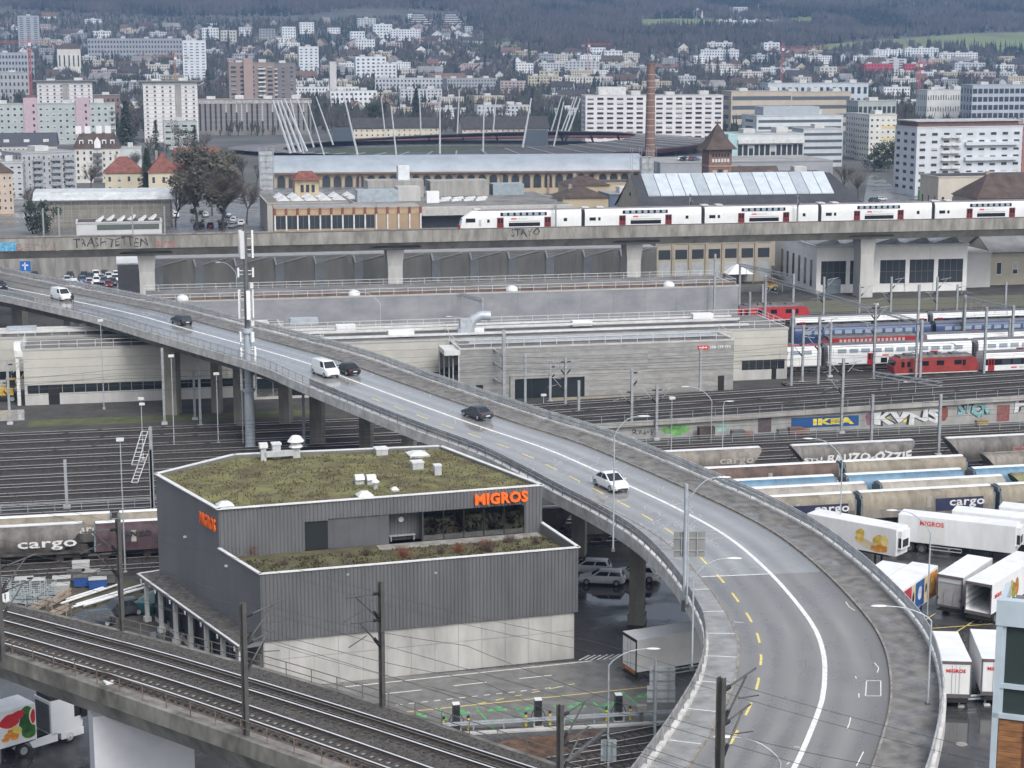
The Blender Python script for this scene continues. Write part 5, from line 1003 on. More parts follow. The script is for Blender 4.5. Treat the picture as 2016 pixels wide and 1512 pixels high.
wagon('graffiti covered grey wagon under the bridge by the column', A_[0], 1136, 1300, 'slide', GRW2, CANW, [('SZOW', .3, .7, 2.0, 1.0, mat((.3, .3, .3), .7, .2), None)], GRW2)
# ------------------------------------------------------------------ passenger trains
CW = mat((.72, .73, .73), .35, .05, .5); CRED = mat((.34, .02, .026), .4, .05, .8); ROOFD = mat((.13, .13, .14), .7, .15, .6); WB = glass((.015, .018, .022), .1); WLT = glass((.30, .36, .42), .08); NB = mat((.03, .06, .16), .35, .08, .6)
def coach(label, loc, rz, L, style, group, head=None, name='railway_coach', cat='coach'):
    t = thing(name, label, cat, loc, rz, group); H = 4.5 if style in ('dd', 'ddblue', 'kiss') else 3.95; w = 1.4; side = CW if style != 'ddblue' else NB
    prof = [(-w, .95), (-w*1.02, 2.2), (-w, 3.0 if H < 4.2 else 3.6), (-w*.86, H-.35), (-w*.55, H-.08), (0, H), (w*.55, H-.08), (w*.86, H-.35), (w, 3.0 if H < 4.2 else 3.6), (w*1.02, 2.2), (w, .95)]
    mb = MB()
    if head:      # slanting nose at x = 0
        loft(mb, [[(x+k*(z-.95), y*ww, .95+(z-.95)*hh) for y, z in prof] for x, k, ww, hh in ((.0, .12, .72, .55), (.5, .25, .9, .75), (1.6, .25, 1, .95), (2.8, .0, 1, 1))]+[[(L-.25, y, z) for y, z in prof]])
    else: mb.xprism(prof, .25, L-.25)
    mb.build('body', side, t, smooth=True)
    MB().xprism([(-w*.9, H-.42), (-w*.56, H-.06), (0, H+.03), (w*.56, H-.06), (w*.9, H-.42)], .3 if not head else 3.6, L-.3).build('roof', ROOFD if style != 'kiss' else mat((.22, .20, .21), .6, .1, .6), t)
    MB().box(.8, L-.8, -1.2, 1.2, .5, .95).build('underframe', DIRT, t); bogie(t, 3.2 if not head else 3.6); bogie(t, L-3.2)
    MB().box(L-.3, L+.3, -1.15, 1.15, 1.0, H-.5).build('gangway', BLACK, t)
    y = -w*1.02-.006
    def band(n_, x0, x1, z0, z1, m, gap, nm='window'):
        wd_ = (x1-x0)/n_; o = None
        for i in range(n_):
            if o is None: o = MB().box(0, wd_-gap, -.012, .03, 0, z1-z0).build(nm, m, t, (x0+gap/2, y, z0))
            else: child(o, t, (x0+i*wd_+gap/2, y, z0))
    def door(x, m=CRED, wd_=1.35, z0=1.0, z1=2.95):
        d_ = MB().box(x, x+wd_, y-.02, y+.04, z0, z1).build('door', m, t)
        for k in (.14, .56): MB().box(x+wd_*k, x+wd_*(k+.3), y-.03, y-.021, z0+.9, z1-.2).build('door_window', WB, d_)
    if style == 'kiss':
        MB().box(8.2-.1, L-7.4, y-.0, y+.03, 3.25, 3.95).build('window_band', WB, t); band(7, 8.4, L-7.6, 3.32, 3.9, WLT, .5, 'upper_window')
        MB().box(9.8, L-8.8, y, y+.03, 1.15, 1.9).build('window_band', WB, t); door(7.4, mat((.17, .015, .02), .4, .05)); door(L-7.9, mat((.17, .015, .02), .4, .05))
        for x, wd_ in ((5.4, .5), (L-3.9, .7)) if head else ((1.2, 1.3), (3.0, .5), (L-3.6, .6)): MB().box(x, x+wd_, y-.01, y+.03, 2.0, 2.65).build('window', WB, t)
        MB().box(10.3, 11.4, y-.012, y, 2.55, 2.8).build('logo_panel', SBBR, t); text('lettering', 'SBB CFF FFS', (1.9, .2), mat((.3, .3, .3), .5, 0), t, (12.6, y-.015, 2.67), FRONT, .004, .0); MB().box(9.8, L-8.8, y-.012, y, 2.1, 2.2).build('trim_stripe', mat((.25, .25, .26), .5, 0), t)
        if head: mb = MB(); mb.box(1.1, 3.0, y-.0, y+.06, 2.1, 2.9); mb.build('cab_window', WB, t); MB().box(.35, 1.0, -.9, .9, 2.0, 2.75).build('windscreen', WB, t); MB().box(3.7, 4.2, y-.01, y+.03, 1.3, 2.6).build('cab_door', mat((.45, .45, .46), .5, .05), t); MB().box(-.1, .3, -1, 1, .6, 1.5).build('nose_cover', mat((.5, .03, .03), .4, 0), t)
        for x in (.6, L-2.2): MB().box(x+2.2, x+3.6, -.9, .9, H, H+.25).build('roof_box', WHITE_D, t)
    elif style in ('dd', 'ddblue'):
        band(11 if style == 'dd' else 12, 1.6, L-1.6, 3.05, 3.72, WLT, .55, 'upper_window'); door(7.0, CRED if style == 'dd' else CRED); door(L-7.6)
        band(3, 9.2, 13.4, 1.3, 2.1, WB, .3, 'lower_window'); MB().box(9.6, 10.7, y-.012, y, 2.4, 2.62).build('logo_panel', SBBR, t); text('lettering', 'SBB CFF FFS', (2.6, .24), mat((.4, .4, .42), .5, 0), t, (12.4, y-.015, 2.51), FRONT, .004, .0)
        MB().box(.3, L-.3, y-.004, y+.03, .95, 1.15).build('sill_stripe', BLACK, t)
    else:         # single-deck express coach: white above and below a dark window band, red doors
        MB().box(.4, L-.4, y-.004, y+.03, 1.85, 2.85).build('window_band', WB, t); band(10, 3.2, L-3.2, 1.95, 2.75, glass((.05, .06, .07), .05), .4); door(1.0, CRED, 1.1); door(L-2.1, CRED, 1.1)
        MB().box(5.0, 6.0, y-.012, y, 1.3, 1.5).build('logo_panel', SBBR, t); text('lettering', 'SBB CFF FFS', (2.0, .2), mat((.3, .3, .3), .5, 0), t, (7.4, y-.015, 1.4), FRONT, .004, .0)
    return t
def loco(label, loc, rz, L, m, group, modern=False):
    t = thing('locomotive', label, 'locomotive', loc, rz, group)
    if modern: prof = [(0.9, 1.0), (.2, 1.6), (.5, 2.6), (1.6, 3.7), (L-1.6, 3.7), (L-.5, 2.6), (L-.2, 1.6), (L-.9, 1.0)]
    else: prof = [(.15, 1.0), (.0, 2.1), (.45, 3.1), (1.0, 3.45), (L-1.0, 3.45), (L-.45, 3.1), (L, 2.1), (L-.15, 1.0)]
    mb = MB(); mb.yprism(prof, -1.42, 1.42); mb.build('body', m, t); RG = mat((.14, .135, .135), .75, .2, 1)
    MB().xprism([(-1.38, 3.4), (-1.0, 3.75), (1.0, 3.75), (1.38, 3.4)] if not modern else [(-1.38, 3.65), (-1.0, 3.95), (1.0, 3.95), (1.38, 3.65)], 1.1, L-1.1).build('roof', RG, t)
    MB().box(.2, L-.2, -1.44, 1.44, .92, 1.06).build('sill', mat((.6, .6, .58), .5, .1) if not modern else BLACK, t)
    MB().box(.8, L-.8, -1.2, 1.2, .45, .92).build('underframe', DIRT, t); bogie(t, 3.3); bogie(t, L-3.3)
    if not modern:
        for x in (4.6, 7.2, 10.2): MB().box(x, x+1.25, -1.435, -1.415, 2.2, 2.95).build('side_window', WB, t)
        for x in (1.2, 2.2, L-2.8): MB().box(x, x+.55, -1.435, -1.415, 2.05, 2.95).build('cab_window', WB, t)
        MB().box(2.5, 3.1, -1.44, -1.415, 1.3, 1.8).build('vent', BLACK, t)
    else:
        o = None
        for i in range(16):
            x = 3+i*(L-6)/16
            if o is None: o = MB().box(0, .45, -.02, .02, 0, .8).build('grille_slat', mat((.45, .40, .38), .5, .1), t, (x, -1.43, 2.7))
            else: child(o, t, (x, -1.43, 2.7))
        MB().box(1.0, 2.0, -1.435, -1.415, 2.3, 3.1).build('cab_window', WB, t); mb = MB(); [mb.add([(L*.55+k*1.1, -1.432, 1.2), (L*.55+.5+k*1.1, -1.432, 1.2), (L*.55+1.3+k*1.1, -1.432, 2.4), (L*.55+.8+k*1.1, -1.432, 2.4)], [(0, 1, 2, 3)]) for k in (0, 1)]; mb.build('logo_stripe', WHITE, t)
    for s_ in (-.6, .6): MB().box(.02, .3, s_-.5, s_+.5, 2.3, 2.95).build('windscreen', WB, t)
    for k, x in ((0, 3.0), (1, L-3.6)):
        mb = MB(); mb.cb(x, 0, 3.8, 1.6, 1.6, .12)
        if k: mb.tube([(x-.7, 0, 3.9), (x+.9, 0, 4.6), (x-.3, 0, 5.3)], .05, 4); mb.tube([(x-.3, -.9, 5.3), (x-.3, .9, 5.3)], .05, 4)
        else: mb.tube([(x-1, 0, 4.05), (x+1, 0, 4.1)], .06, 4); mb.tube([(x+1, -.8, 4.1), (x+1, .8, 4.1)], .05, 4)
        mb.build('pantograph', STEEL_D, t)
    for x in (5.5, 6.6, 8): MB().cb(x, 0, 3.75, .8, .9, .3).build('roof_gear', RG, t)
    return t
def on_track(c, px, z=.44): return yp(c, ys_at(c, px), z)
PC = [266.5, 275.5, 286, 294.5, 309]
for i, c in enumerate(PC): track('stabling track of the passenger trains, %s from the ramp' % ord_(i), c, ys_at(c, 1545), 170)
loco('old red electric locomotive heading the nearest passenger train', on_track(PC[0], 1752), YAW, 14.4, mat((.30, .04, .035), .5, .15, 1), 'red locomotives')
coach('white coach with red door behind the old red locomotive', yp(PC[0], ys_at(PC[0], 1752)+15.0, .44), YAW, 25, 'ic', 'passenger coaches in the yard')
s_ = ys_at(PC[1], 1912); coach('white double-deck coach behind the red locomotive', yp(PC[1], s_-26.0, .44), YAW, 25.5, 'dd', 'passenger coaches in the yard'); coach('white double-deck coach at the right edge', yp(PC[1], s_+.2, .44), YAW, 25.5, 'dd', 'passenger coaches in the yard')
t = coach('white double-deck driving car with red front beside the beige hall', yp(PC[1], s_-52.2, .44), YAW, 25.5, 'dd', 'passenger coaches in the yard'); MB().xprism([(-1.3, 3.7), (-.8, 4.45), (0, 4.6), (.8, 4.45), (1.3, 3.7)], 19.5, 25.1).build('red_roof', CRED, t)
s_ = ys_at(PC[2], 1612); loco('modern red locomotive with grey side grilles behind the double-deck train', yp(PC[2], s_, .44), YAW, 18, CRED, 'red locomotives', True); coach('white and black coach coupled to the modern red locomotive', yp(PC[2], s_+18.6, .44), YAW, 26, 'ic', 'passenger coaches in the yard'); coach('white and black coach second behind the modern red locomotive', yp(PC[2], s_+45.0, .44), YAW, 26, 'ic', 'passenger coaches in the yard')
s_ = ys_at(PC[3], 1832)
for i in range(3): coach(('dark blue double-deck coach beside the beige service hall', 'dark blue double-deck coach, middle of its train', 'dark blue double-deck coach at the right edge')[i], yp(PC[3], s_+(i-1)*26, .44), YAW, 25.5, 'ddblue', 'passenger coaches in the yard')
s_ = ys_at(PC[4], 1832)
for i in range(3): coach(('white coach with red doors at the head of the rearmost train', 'white coach with red doors in the middle of the rearmost train', 'white coach of the rearmost train at the right edge')[i], yp(PC[4], s_+(i-1)*26.6-.5, .44), YAW, 26, 'ic', 'passenger coaches in the yard')
t = loco('red and blue shunting locomotive beside the grey hall', on_track(325, 1440), YAW, 15, mat((.42, .03, .04), .5, .1, 1), 'red locomotives'); track('siding beside the big grey hall', 325, ys_at(325, 1430), 170); track('siding at the foot of the white workshop', 335, ys_at(335, 1470), 170)
# ------------------------------------------------------------------ far viaduct with the double-deck train
ZF = 16.4
VA, VB = W(-200, 474.5, ZF), W(2216, 424, ZF); VDIR = (VB-VA); VL = VDIR.length; VRZ = math.atan2(VDIR.y, VDIR.x); VDIR.normalize(); ZF = 15.2; VA.z = VB.z = ZF
FV = Path([VA, VB], 10, False); fv = thing('rail_viaduct', 'long concrete railway viaduct carrying the white double-deck train', 'viaduct')
VC = mat((.36, .35, .325), .8, .16, .35, streak=.35); VCs = mat((.27, .26, .235), .85, .25, .6, streak=.25, tint=(.14, .135, .12))
FV.sweep(MB(), [(-.4, -.05), (8.2, -.05), (8.2, -1.1), (6.4, -2.8), (1.4, -2.8), (-.1, -1.15)]).build('girder', VC, fv)
FV.sweep(MB(), [(-.5, -1.15), (-.5, 1.2), (-.15, 1.2), (-.15, -.04), (-.3, -1.15)]).build('parapet', VCs, fv); FV.sweep(MB(), [(8.0, -.05), (8.0, .75), (8.3, .75), (8.3, -.05)]).build('parapet', VCs, fv)
FV.sweep(MB(), [(.2, -.04), (.6, .15), (7.4, .15), (7.8, -.04)]).build('ballast', BALLAST, fv)
for c in (2.3, 6.0):
    for g in (-.75, .75): FV.sweep(MB(), rect_prof(c+g-.05, c+g+.05, .15, .35)).build('rail', RUST, fv)
FV.sweep(MB(), rect_prof(-.42, -.22, 1.21, 1.36)).build('cable_duct', mat((.10, .08, .07), .8, .1), fv)
def fvs(px): 
    for i in range(4000):
        s_ = i*VL/4000; q = FV.at(s_)[0]
        if q.x/(q.y*CP+(CAMH-ZF)*SP) >= (px-1008)/FPX: return s_
    return VL
for px in (-180, 287, 780, 1254, 1717, 2190):
    q, n = FV.at(fvs(px), 3.9); mb = MB(); mb.box(-1.45, 1.45, -1.9, 1.9, 0, 9.2); mb.add([(-1.45, -1.9, 9.2), (1.45, -1.9, 9.2), (1.45, 1.9, 9.2), (-1.45, 1.9, 9.2), (-1.75, -2.3, 12.4), (1.75, -2.3, 12.4), (1.75, 2.3, 12.4), (-1.75, 2.3, 12.4)], [(0, 1, 5, 4), (1, 2, 6, 5), (2, 3, 7, 6), (3, 0, 4, 7), (4, 5, 6, 7)]); mb.build('pier', CONC_L, fv, (q.x, q.y, 0), VRZ)
    q, n = FV.at(fvs(px), -.2); mb = MB(); mb.add([(-5, .2, -2.0), (5, .2, -2.0), (4.2, -.3, -1.7), (-4.2, -.3, -1.7), (-5, 1.0, -2.3), (5, 1.0, -2.3)], [(0, 1, 2, 3), (0, 4, 5, 1)]); mb.build('drip_ledge', STEEL_D, fv, (q.x, q.y, ZF), VRZ)
def fgraf(body, a, b, z0, z1, m, bold=.05):
    s0, s1 = fvs(a), fvs(b); q, n = FV.at((s0+s1)/2, -.515); text('graffiti', body, (s1-s0, z1-z0), m, fv, (q.x, q.y, ZF+(z0+z1)/2), (math.pi/2, 0, VRZ), .006, bold, wob=.3)
fgraf('TRASHTETTEN', 145, 289, -.6, 1.05, GK, .0); fgraf('BETIKL', 32, 118, -1.1, .2, mat((.25, .16, .14), .7, .2), .0); fgraf('RITZO', 310, 345, -1.0, .2, mat((.4, .12, .1), .7, .2), .0); fgraf('STAYO', 1005, 1062, -.4, 1.1, GK, .01)
s0, s1 = fvs(0), fvs(30); q, n = FV.at((s0+s1)/2, -.51); MB().box(-1.7, 1.7, -.01, .01, -1.1, .6).build('graffiti_panel', mat((.12, .35, .55), .6, .3, 2), fv, (q.x, q.y, ZF), VRZ)
s_ = fvs(908)
for i in range(6):
    q, n = FV.at(s_+i*25.25, 2.3); coach('white double-deck train car on the far viaduct, %s from its slanted nose' % ord_(i) if i else 'leading car with slanted nose of the double-deck train on the viaduct', (q.x, q.y, ZF+.3), VRZ, 25, 'kiss', 'cars of the train on the far viaduct', head=(i == 0), name='train_car', cat='train car')
# ------------------------------------------------------------------ buildings of the town
OCC = []                                                             # image boxes taken by the larger buildings
WINM = {'d': glass((.045, .052, .06), .12), 'm': glass((.10, .115, .13), .15), 'k': mat((.02, .022, .025), .3, 0)}
RTILE = mat((.20, .075, .055), .85, .22, .6, bump=.2); RDARK = mat((.05, .046, .046), .8, .2, .4); RBRN = mat((.085, .06, .05), .85, .2, .5); RGREY = mat((.22, .22, .22), .8, .15, .2); RGRV = mat((.30, .295, .285), .9, .15, .15)
BLIND = mat((.42, .42, .41), .6, .08)
def bld(label, x0, x1, yt, yb, Y=None, wall=(.6, .6, .58), depth=12., roof='flat', rows=0, cols=0, ww=.45, wh=.5, each=False, wm='d', yaw=12., cat='building', name='apartment_block', group=None, rm=None, rh=None, side=True, mb_=.06, z0_=None, sill=False, top=.04, strip=False, plant=True):
    yaw = math.radians(yaw); c, s = math.cos(yaw), math.sin(yaw)
    if Y is None: p = WT(x0, yb)
    else:
        d = ray(x0, yb); p = Vector((d.x*Y/d.y, Y, 0)); p.z = tz(p.x, Y)
    if z0_ is not None: p.z = z0_
    elif Y and 428 < Y < 600 and x1 < 1300: p.z = 4.7
    q = WD(x0, yt, p.y); h = q.z-p.z; p.x = q.x; u1 = (x1-1008)/FPX; w = (u1*(p.y*CP+(CAMH-q.z)*SP)-p.x)/(c-u1*s*CP); w = max(2., w)
    t = thing(name, label, cat, p, yaw, group); W_ = mat(wall, .7, .07, .15); OCC.append((x0, x1, yt, yb))
    if roof == 'flat':
        MB().box(0, w, 0, depth, -3, h).build('walls', W_, t); mb = MB(); mb.box(-.15, w+.15, -.15, depth+.15, h, h+.35); mb.box(.3, w-.3, .3, depth-.3, h+.351, h+.356, 1); mb.build('roof', [mat(tuple(x*.92 for x in wall), .7, .06, .2), rm or RGRV], t)
        if plant and w > 8:
            n_ = max(1, min(4, int(w/14)))
            for i in range(n_): MB().cb(w*(i+.5)/n_, depth*.5, h+.35, min(5, w*.25), depth*.35, 1.6+.5*(i % 2)).build('plant_room', mat((.55, .55, .54), .6, .08, .3), t)
    else:
        rh_ = rh or min(w, depth)*.45; e = .5; MB().box(0, w, 0, depth, -3, h).build('walls', W_, t); R_ = rm or RBRN
        if roof == 'gable':       # ridge along x
            mb = MB(); mb.add([(0, 0, h), (0, depth, h), (0, depth/2, h+rh_), (w, 0, h), (w, depth, h), (w, depth/2, h+rh_)], [(0, 1, 2), (3, 5, 4), (0, 3, 4, 1)]); mb.build('gable', W_, t)
            mb = MB(); k = rh_/(depth/2); mb.add([(-e, -e, h-e*k), (w+e, -e, h-e*k), (w+e, depth/2, h+rh_), (-e, depth/2, h+rh_), (w+e, depth+e, h-e*k), (-e, depth+e, h-e*k)], [(0, 1, 2, 3), (3, 2, 4, 5)]); mb.add([(-e, -e, h-e*k+.25), (w+e, -e, h-e*k+.25), (w+e, depth/2, h+rh_+.25), (-e, depth/2, h+rh_+.25), (w+e, depth+e, h-e*k+.25), (-e, depth+e, h-e*k+.25)], [(0, 1, 2, 3), (3, 2, 4, 5)]); mb.build('roof', R_, t)
        elif roof == 'front':     # gable end towards the camera
            mb = MB(); mb.add([(0, 0, h), (w, 0, h), (w/2, 0, h+rh_), (0, depth, h), (w, depth, h), (w/2, depth, h+rh_)], [(0, 1, 2), (3, 5, 4), (0, 3, 4, 1)]); mb.build('gable', W_, t)
            mb = MB(); k = rh_/(w/2); mb.add([(-e, -e, h-e*k+.2), (w/2, -e, h+rh_+.2), (w+e, -e, h-e*k+.2), (-e, depth+e, h-e*k+.2), (w/2, depth+e, h+rh_+.2), (w+e, depth+e, h-e*k+.2), (-e, -e, h-e*k), (w/2, -e, h+rh_), (w+e, -e, h-e*k)], [(0, 3, 4, 1), (1, 4, 5, 2), (6, 0, 1, 7), (7, 1, 2, 8)]); mb.build('roof', R_, t)
        else:                     # hipped
            i_ = min(w, depth)*.42; mb = MB()
            if w >= depth: rd = [(i_, depth/2, h+rh_), (w-i_, depth/2, h+rh_)]
            else: rd = [(w/2, i_, h+rh_), (w/2, depth-i_, h+rh_)]
            b_ = [(-e, -e, h), (w+e, -e, h), (w+e, depth+e, h), (-e, depth+e, h)]
            mb.add(b_+rd, [(0, 1, 5, 4), (2, 3, 4, 5), (1, 2, 5), (3, 0, 4), (3, 2, 1, 0)] if w >= depth else [(0, 1, 4), (1, 2, 5, 4), (2, 3, 5), (3, 0, 4, 5), (3, 2, 1, 0)]); mb.build('roof', R_, t)
        MB().cb(w*.3, depth*.6, h, .9, .7, rh_+.6).build('chimney', mat((.3, .25, .22), .8, .1), t)
    if rows and cols:
        z0 = h*mb_; fh = h*(1-mb_-top)/rows; cw = w/cols; pw, ph = cw*ww, fh*wh; m = WINM[wm]
        if each:
            oo = []; fr_ = min(.12, pw*.09); fm = WHITE_D if sum(wall) > .7 else STEEL_D
            for v_ in range(3):
                mb = MB(); mb.box(-pw/2, pw/2, -.02, .05, 0, ph)
                for q in ((-pw/2-fr_/2, -pw/2+fr_/2, 0, ph), (pw/2-fr_/2, pw/2+fr_/2, 0, ph), (-pw/2, pw/2, ph-fr_/2, ph+fr_/2), (-pw/2-fr_, pw/2+fr_, -fr_*1.4, fr_*.4)): mb.box(q[0], q[1], -.07, .0, q[2], q[3], 1)
                if v_: mb.box(-pw/2+fr_/2, pw/2-fr_/2, -.04, -.021, ph*(.35 if v_ == 1 else .68), ph-fr_/2, 2)
                oo.append(mb)
            made = [None]*3; rw_ = random.Random(int(x0*7+yt))
            for i in range(rows):
                for j in range(cols):
                    v_ = rw_.choice((0, 0, 0, 0, 1, 2, 2)); l_ = ((j+.5)*cw, 0, z0+(i+.5)*fh-ph/2)
                    if made[v_] is None: made[v_] = oo[v_].build('window', [m, fm, BLIND], t, l_)
                    else: child(made[v_], t, l_)
        mb = MB(); 
        if not each:
            for i in range(rows):
                if strip: mb.box(w*.02, w*.98, -.04, .05, z0+(i+.5)*fh-ph/2, z0+(i+.5)*fh+ph/2)
                else:
                    for j in range(cols): x = (j+.5)*cw; z = z0+(i+.5)*fh-ph/2; mb.box(x-pw/2, x+pw/2, -.03, .05, z, z+ph)
        if side:
            ns = max(1, int(depth/max(2.5, cw)))
            for i in range(rows):
                for j in range(ns):
                    y = (j+.5)*depth/ns; z = z0+(i+.5)*fh-ph/2; hw = min(pw, depth/ns*.5)/2; mb.box(-.03, .03, y-hw, y+hw, z, z+ph); mb.box(w-.03, w+.03, y-hw, y+hw, z, z+ph)
        if mb.v: mb.build('window_rows', m, t, kind='stuff')
    return t, w, depth, h
def balconies(t, w, h, rows, xs, wd=3., m=None, z0=.06, top=.04, d_=1.3):
    fh = h*(1-z0-top)/rows
    for i in range(rows):
        for x in xs: MB().box(x-wd/2, x+wd/2, -d_, 0, h*z0+i*fh, h*z0+i*fh+.15).box(x-wd/2, x+wd/2, -d_, -d_+.06, h*z0+i*fh+.15, h*z0+i*fh+1.1).build('balcony', m or CONC_L, t)
# --- left: the blocks
t, w, d_, h = bld('pale green block with pink stair towers behind the ornate house', -30, 226, 206, 296, 960, (.40, .45, .44), 14, 'flat', 6, 20, .38, .42, True)
for xa in (45, 148): x = w*(xa+30)/256; MB().box(x, x+w*27/256, -.8, 8, -1, h+3.2).build('stair_tower', mat((.47, .36, .40), .7, .05), t); [MB().box(x+w*.07, x+w*.085, -.86, -.8, 6+i*3.4, 7.3+i*3.4).build('stair_window', WINM['d'], t) for i in range(5)]
balconies(t, w, h, 6, (w-1.2,), 2.4)
t, w, d_, h = bld('white slab tower with overhanging roof behind the pale green block', 72, 181, 162, 290, 1090, (.66, .65, .66), 14, 'flat', 12, 8, .3, .5, True)
MB().box(-2.5, w+2.5, -1.5, 14, h+.4, h+1.0).build('roof_slab', CONC_D, t); [MB().box(0, w, -.06, -.01, h*.06+i*h*.9/12, h*.06+i*h*.9/12+.2).build('floor_line', CONC, t) for i in range(12)]; MB().box(w*.46, w*.57, -.08, -.02, 0, h-1).build('grey_strip', CONC, t)
t, w, d_, h = bld('white slab tower with overhanging roof left of the brown block', 281, 388, 163, 296, 985, (.68, .67, .67), 14, 'flat', 13, 7, .28, .5, True)
MB().box(-2.5, w+2, -1.5, 14, h+.4, h+1.0).build('roof_slab', CONC_D, t); [MB().box(0, w, -.06, -.01, h*.06+i*h*.9/13, h*.06+i*h*.9/13+.2).build('floor_line', CONC, t) for i in range(13)]; MB().box(w*.58, w*.7, -.08, -.02, 0, h-1).build('grey_strip', CONC, t)
bld('small pale green block at the foot of the white tower', 322, 388, 240, 294, 920, (.43, .48, .47), 12, 'flat', 4, 4, .62, .4, True)
t, w, d_, h = bld('long brown block with tall window strips and white patterned top', 388, 612, 197, 288, 1060, (.215, .20, .19), 14, 'flat', 1, 22, .34, .84, True, wm='d'); MB().box(-.4, w+.4, -.4, 14, h-2.2, h-.2).build('roof_band', mat((.40, .385, .37), .7, .2, .8), t)
for i in range(1, 7): MB().box(0, w, -.02, .0, h*i/7, h*i/7+.35).build('floor_line', mat((.28, .26, .25), .7, .05), t)
t, w, d_, h = bld('brown residential tower rising behind the long brown block', 450, 540, 124, 200, 1280, (.27, .215, .19), 14, 'flat', 11, 5, .55, .45, True); MB().box(w*.32, w*.52, -2, 10, -2, h+3).build('stair_tower', mat((.36, .27, .24), .7, .05), t); balconies(t, w, h, 11, (w*.72,), 5, WHITE_D)
t, w, d_, h = bld('dark grey tower joined to the brown residential tower', 532, 582, 125, 200, 1300, (.20, .185, .185), 14, 'flat', 11, 3, .3, .4, True); balconies(t, w, h, 11, (w*.2,), 2.4, WHITE_D)
bld('slender white tower in front of the wooded hill', 359, 405, 80, 162, 1750, (.66, .70, .74), 14, 'flat', 14, 4, .5, .4, True)
bld('tall grey concrete tower on the slope at the far left', 34, 76, 31, 92, 2350, (.34, .37, .40), 18, 'flat', 14, 3, .5, .4, False)
bld('white tower block on the middle of the slope', 588, 627, 92, 138, 1900, (.66, .69, .73), 16, 'flat', 9, 4, .45, .45, True)
bld('low grey flats half hidden at the left below the red crane', -10, 56, 143, 196, 1500, (.36, .37, .38), 16, 'flat', 4, 8, .4, .5)
bld('brown flats between the two white slab towers', 180, 236, 188, 240, 1180, (.20, .14, .13), 12, 'flat', 4, 6, .4, .4)
bld('grey terraced flats on the slope behind the slender tower', 172, 358, 76, 112, 2150, (.33, .34, .36), 22, 'flat', 4, 30, .5, .5)
bld('grey flats under the red crane at the left edge', -10, 66, 104, 136, 1850, (.35, .37, .40), 16, 'flat', 4, 12, .55, .5)
bld('cream villa with dark hipped roof on the slope', 112, 158, 96, 108, 1950, (.62, .60, .54), 12, 'hip', 1, 5, .3, .5, name='house', cat='house', rm=RBRN)
# ornate house, long roof, grey apartments, corner house
t, w, d_, h = bld('ornate cream corner house with dark mansard roof and white chimneys', 146, 236, 292, 372, 700, (.62, .60, .56), 16, 'flat', 5, 7, .34, .55, True, plant=False)
mb = MB(); mb.add([(-.6, -.6, h), (w+.6, -.6, h), (w+.6, 16.6, h), (-.6, 16.6, h), (2, 2, h+5.2), (w-2, 2, h+5.2), (w-2, 14, h+5.2), (2, 14, h+5.2)], [(0, 1, 5, 4), (1, 2, 6, 5), (2, 3, 7, 6), (3, 0, 4, 7), (4, 5, 6, 7)]); mb.build('mansard', RBRN, t)
for x in (w*.16, w*.36, w*.66, w*.84): MB().box(x-.8, x+.8, .2, 2.5, h+1, h+3.1).build('dormer', WHITE, t); MB().box(x-.45, x+.45, .14, .2, h+1.3, h+2.7).build('dormer_window', WINM['d'], t)
mb = MB(); mb.yprism([(w*.44, h), (w*.58, h), (w*.58, h+2.4), (w*.51, h+4.2), (w*.44, h+2.4)], -.9, 3); mb.build('front_gable', WHITE, t)
for x in (w*.1, w*.3, w*.55, w*.75): MB().cb(x, 8, h+5, 2.2, 1.2, 3.0).build('chimney', WHITE, t)
balconies(t, w, h, 5, (w*.5,), 3.4, STEEL_D)
t, w, d_, h = bld('long dark blue mansard roofed terrace behind the grey flats', -30, 112, 288, 380, 740, (.60, .58, .54), 16, 'flat', 4, 16, .34, .5, False, plant=False); mb = MB(); mb.add([(-.5, -.5, h), (w+.5, -.5, h), (w+.5, 16.5, h), (-.5, 16.5, h), (0, 2, h+4.6), (w, 2, h+4.6), (w, 14, h+4.6), (0, 14, h+4.6)], [(0, 1, 5, 4), (1, 2, 6, 5), (2, 3, 7, 6), (3, 0, 4, 7), (4, 5, 6, 7)]); mb.build('mansard', mat((.05, .055, .075), .7, .1), t)
for x in (.3, .58, .85): MB().box(w*x-1.1, w*x+1.1, .3, 2.4, h+.8, h+2.6).build('dormer', WHITE_D, t)
t, w, d_, h = bld('light grey apartment block with deep square windows and balconies', 42, 148, 303, 425, 585, (.40, .41, .43), 16, 'flat', 6, 11, .38, .6, True, yaw=38); balconies(t, w, h, 6, (w*.28, w*.62, w*.86), 3.2, STEEL)
bld('white stepped end of the grey apartment block', -12, 44, 322, 425, 570, (.46, .48, .50), 14, 'flat', 6, 4, .5, .42, True)
bld('salmon coloured corner house at the left edge', -30, 24, 340, 430, 520, (.50, .40, .32), 14, 'hip', 5, 5, .36, .5, True, rm=RBRN, name='house', cat='house', yaw=25)
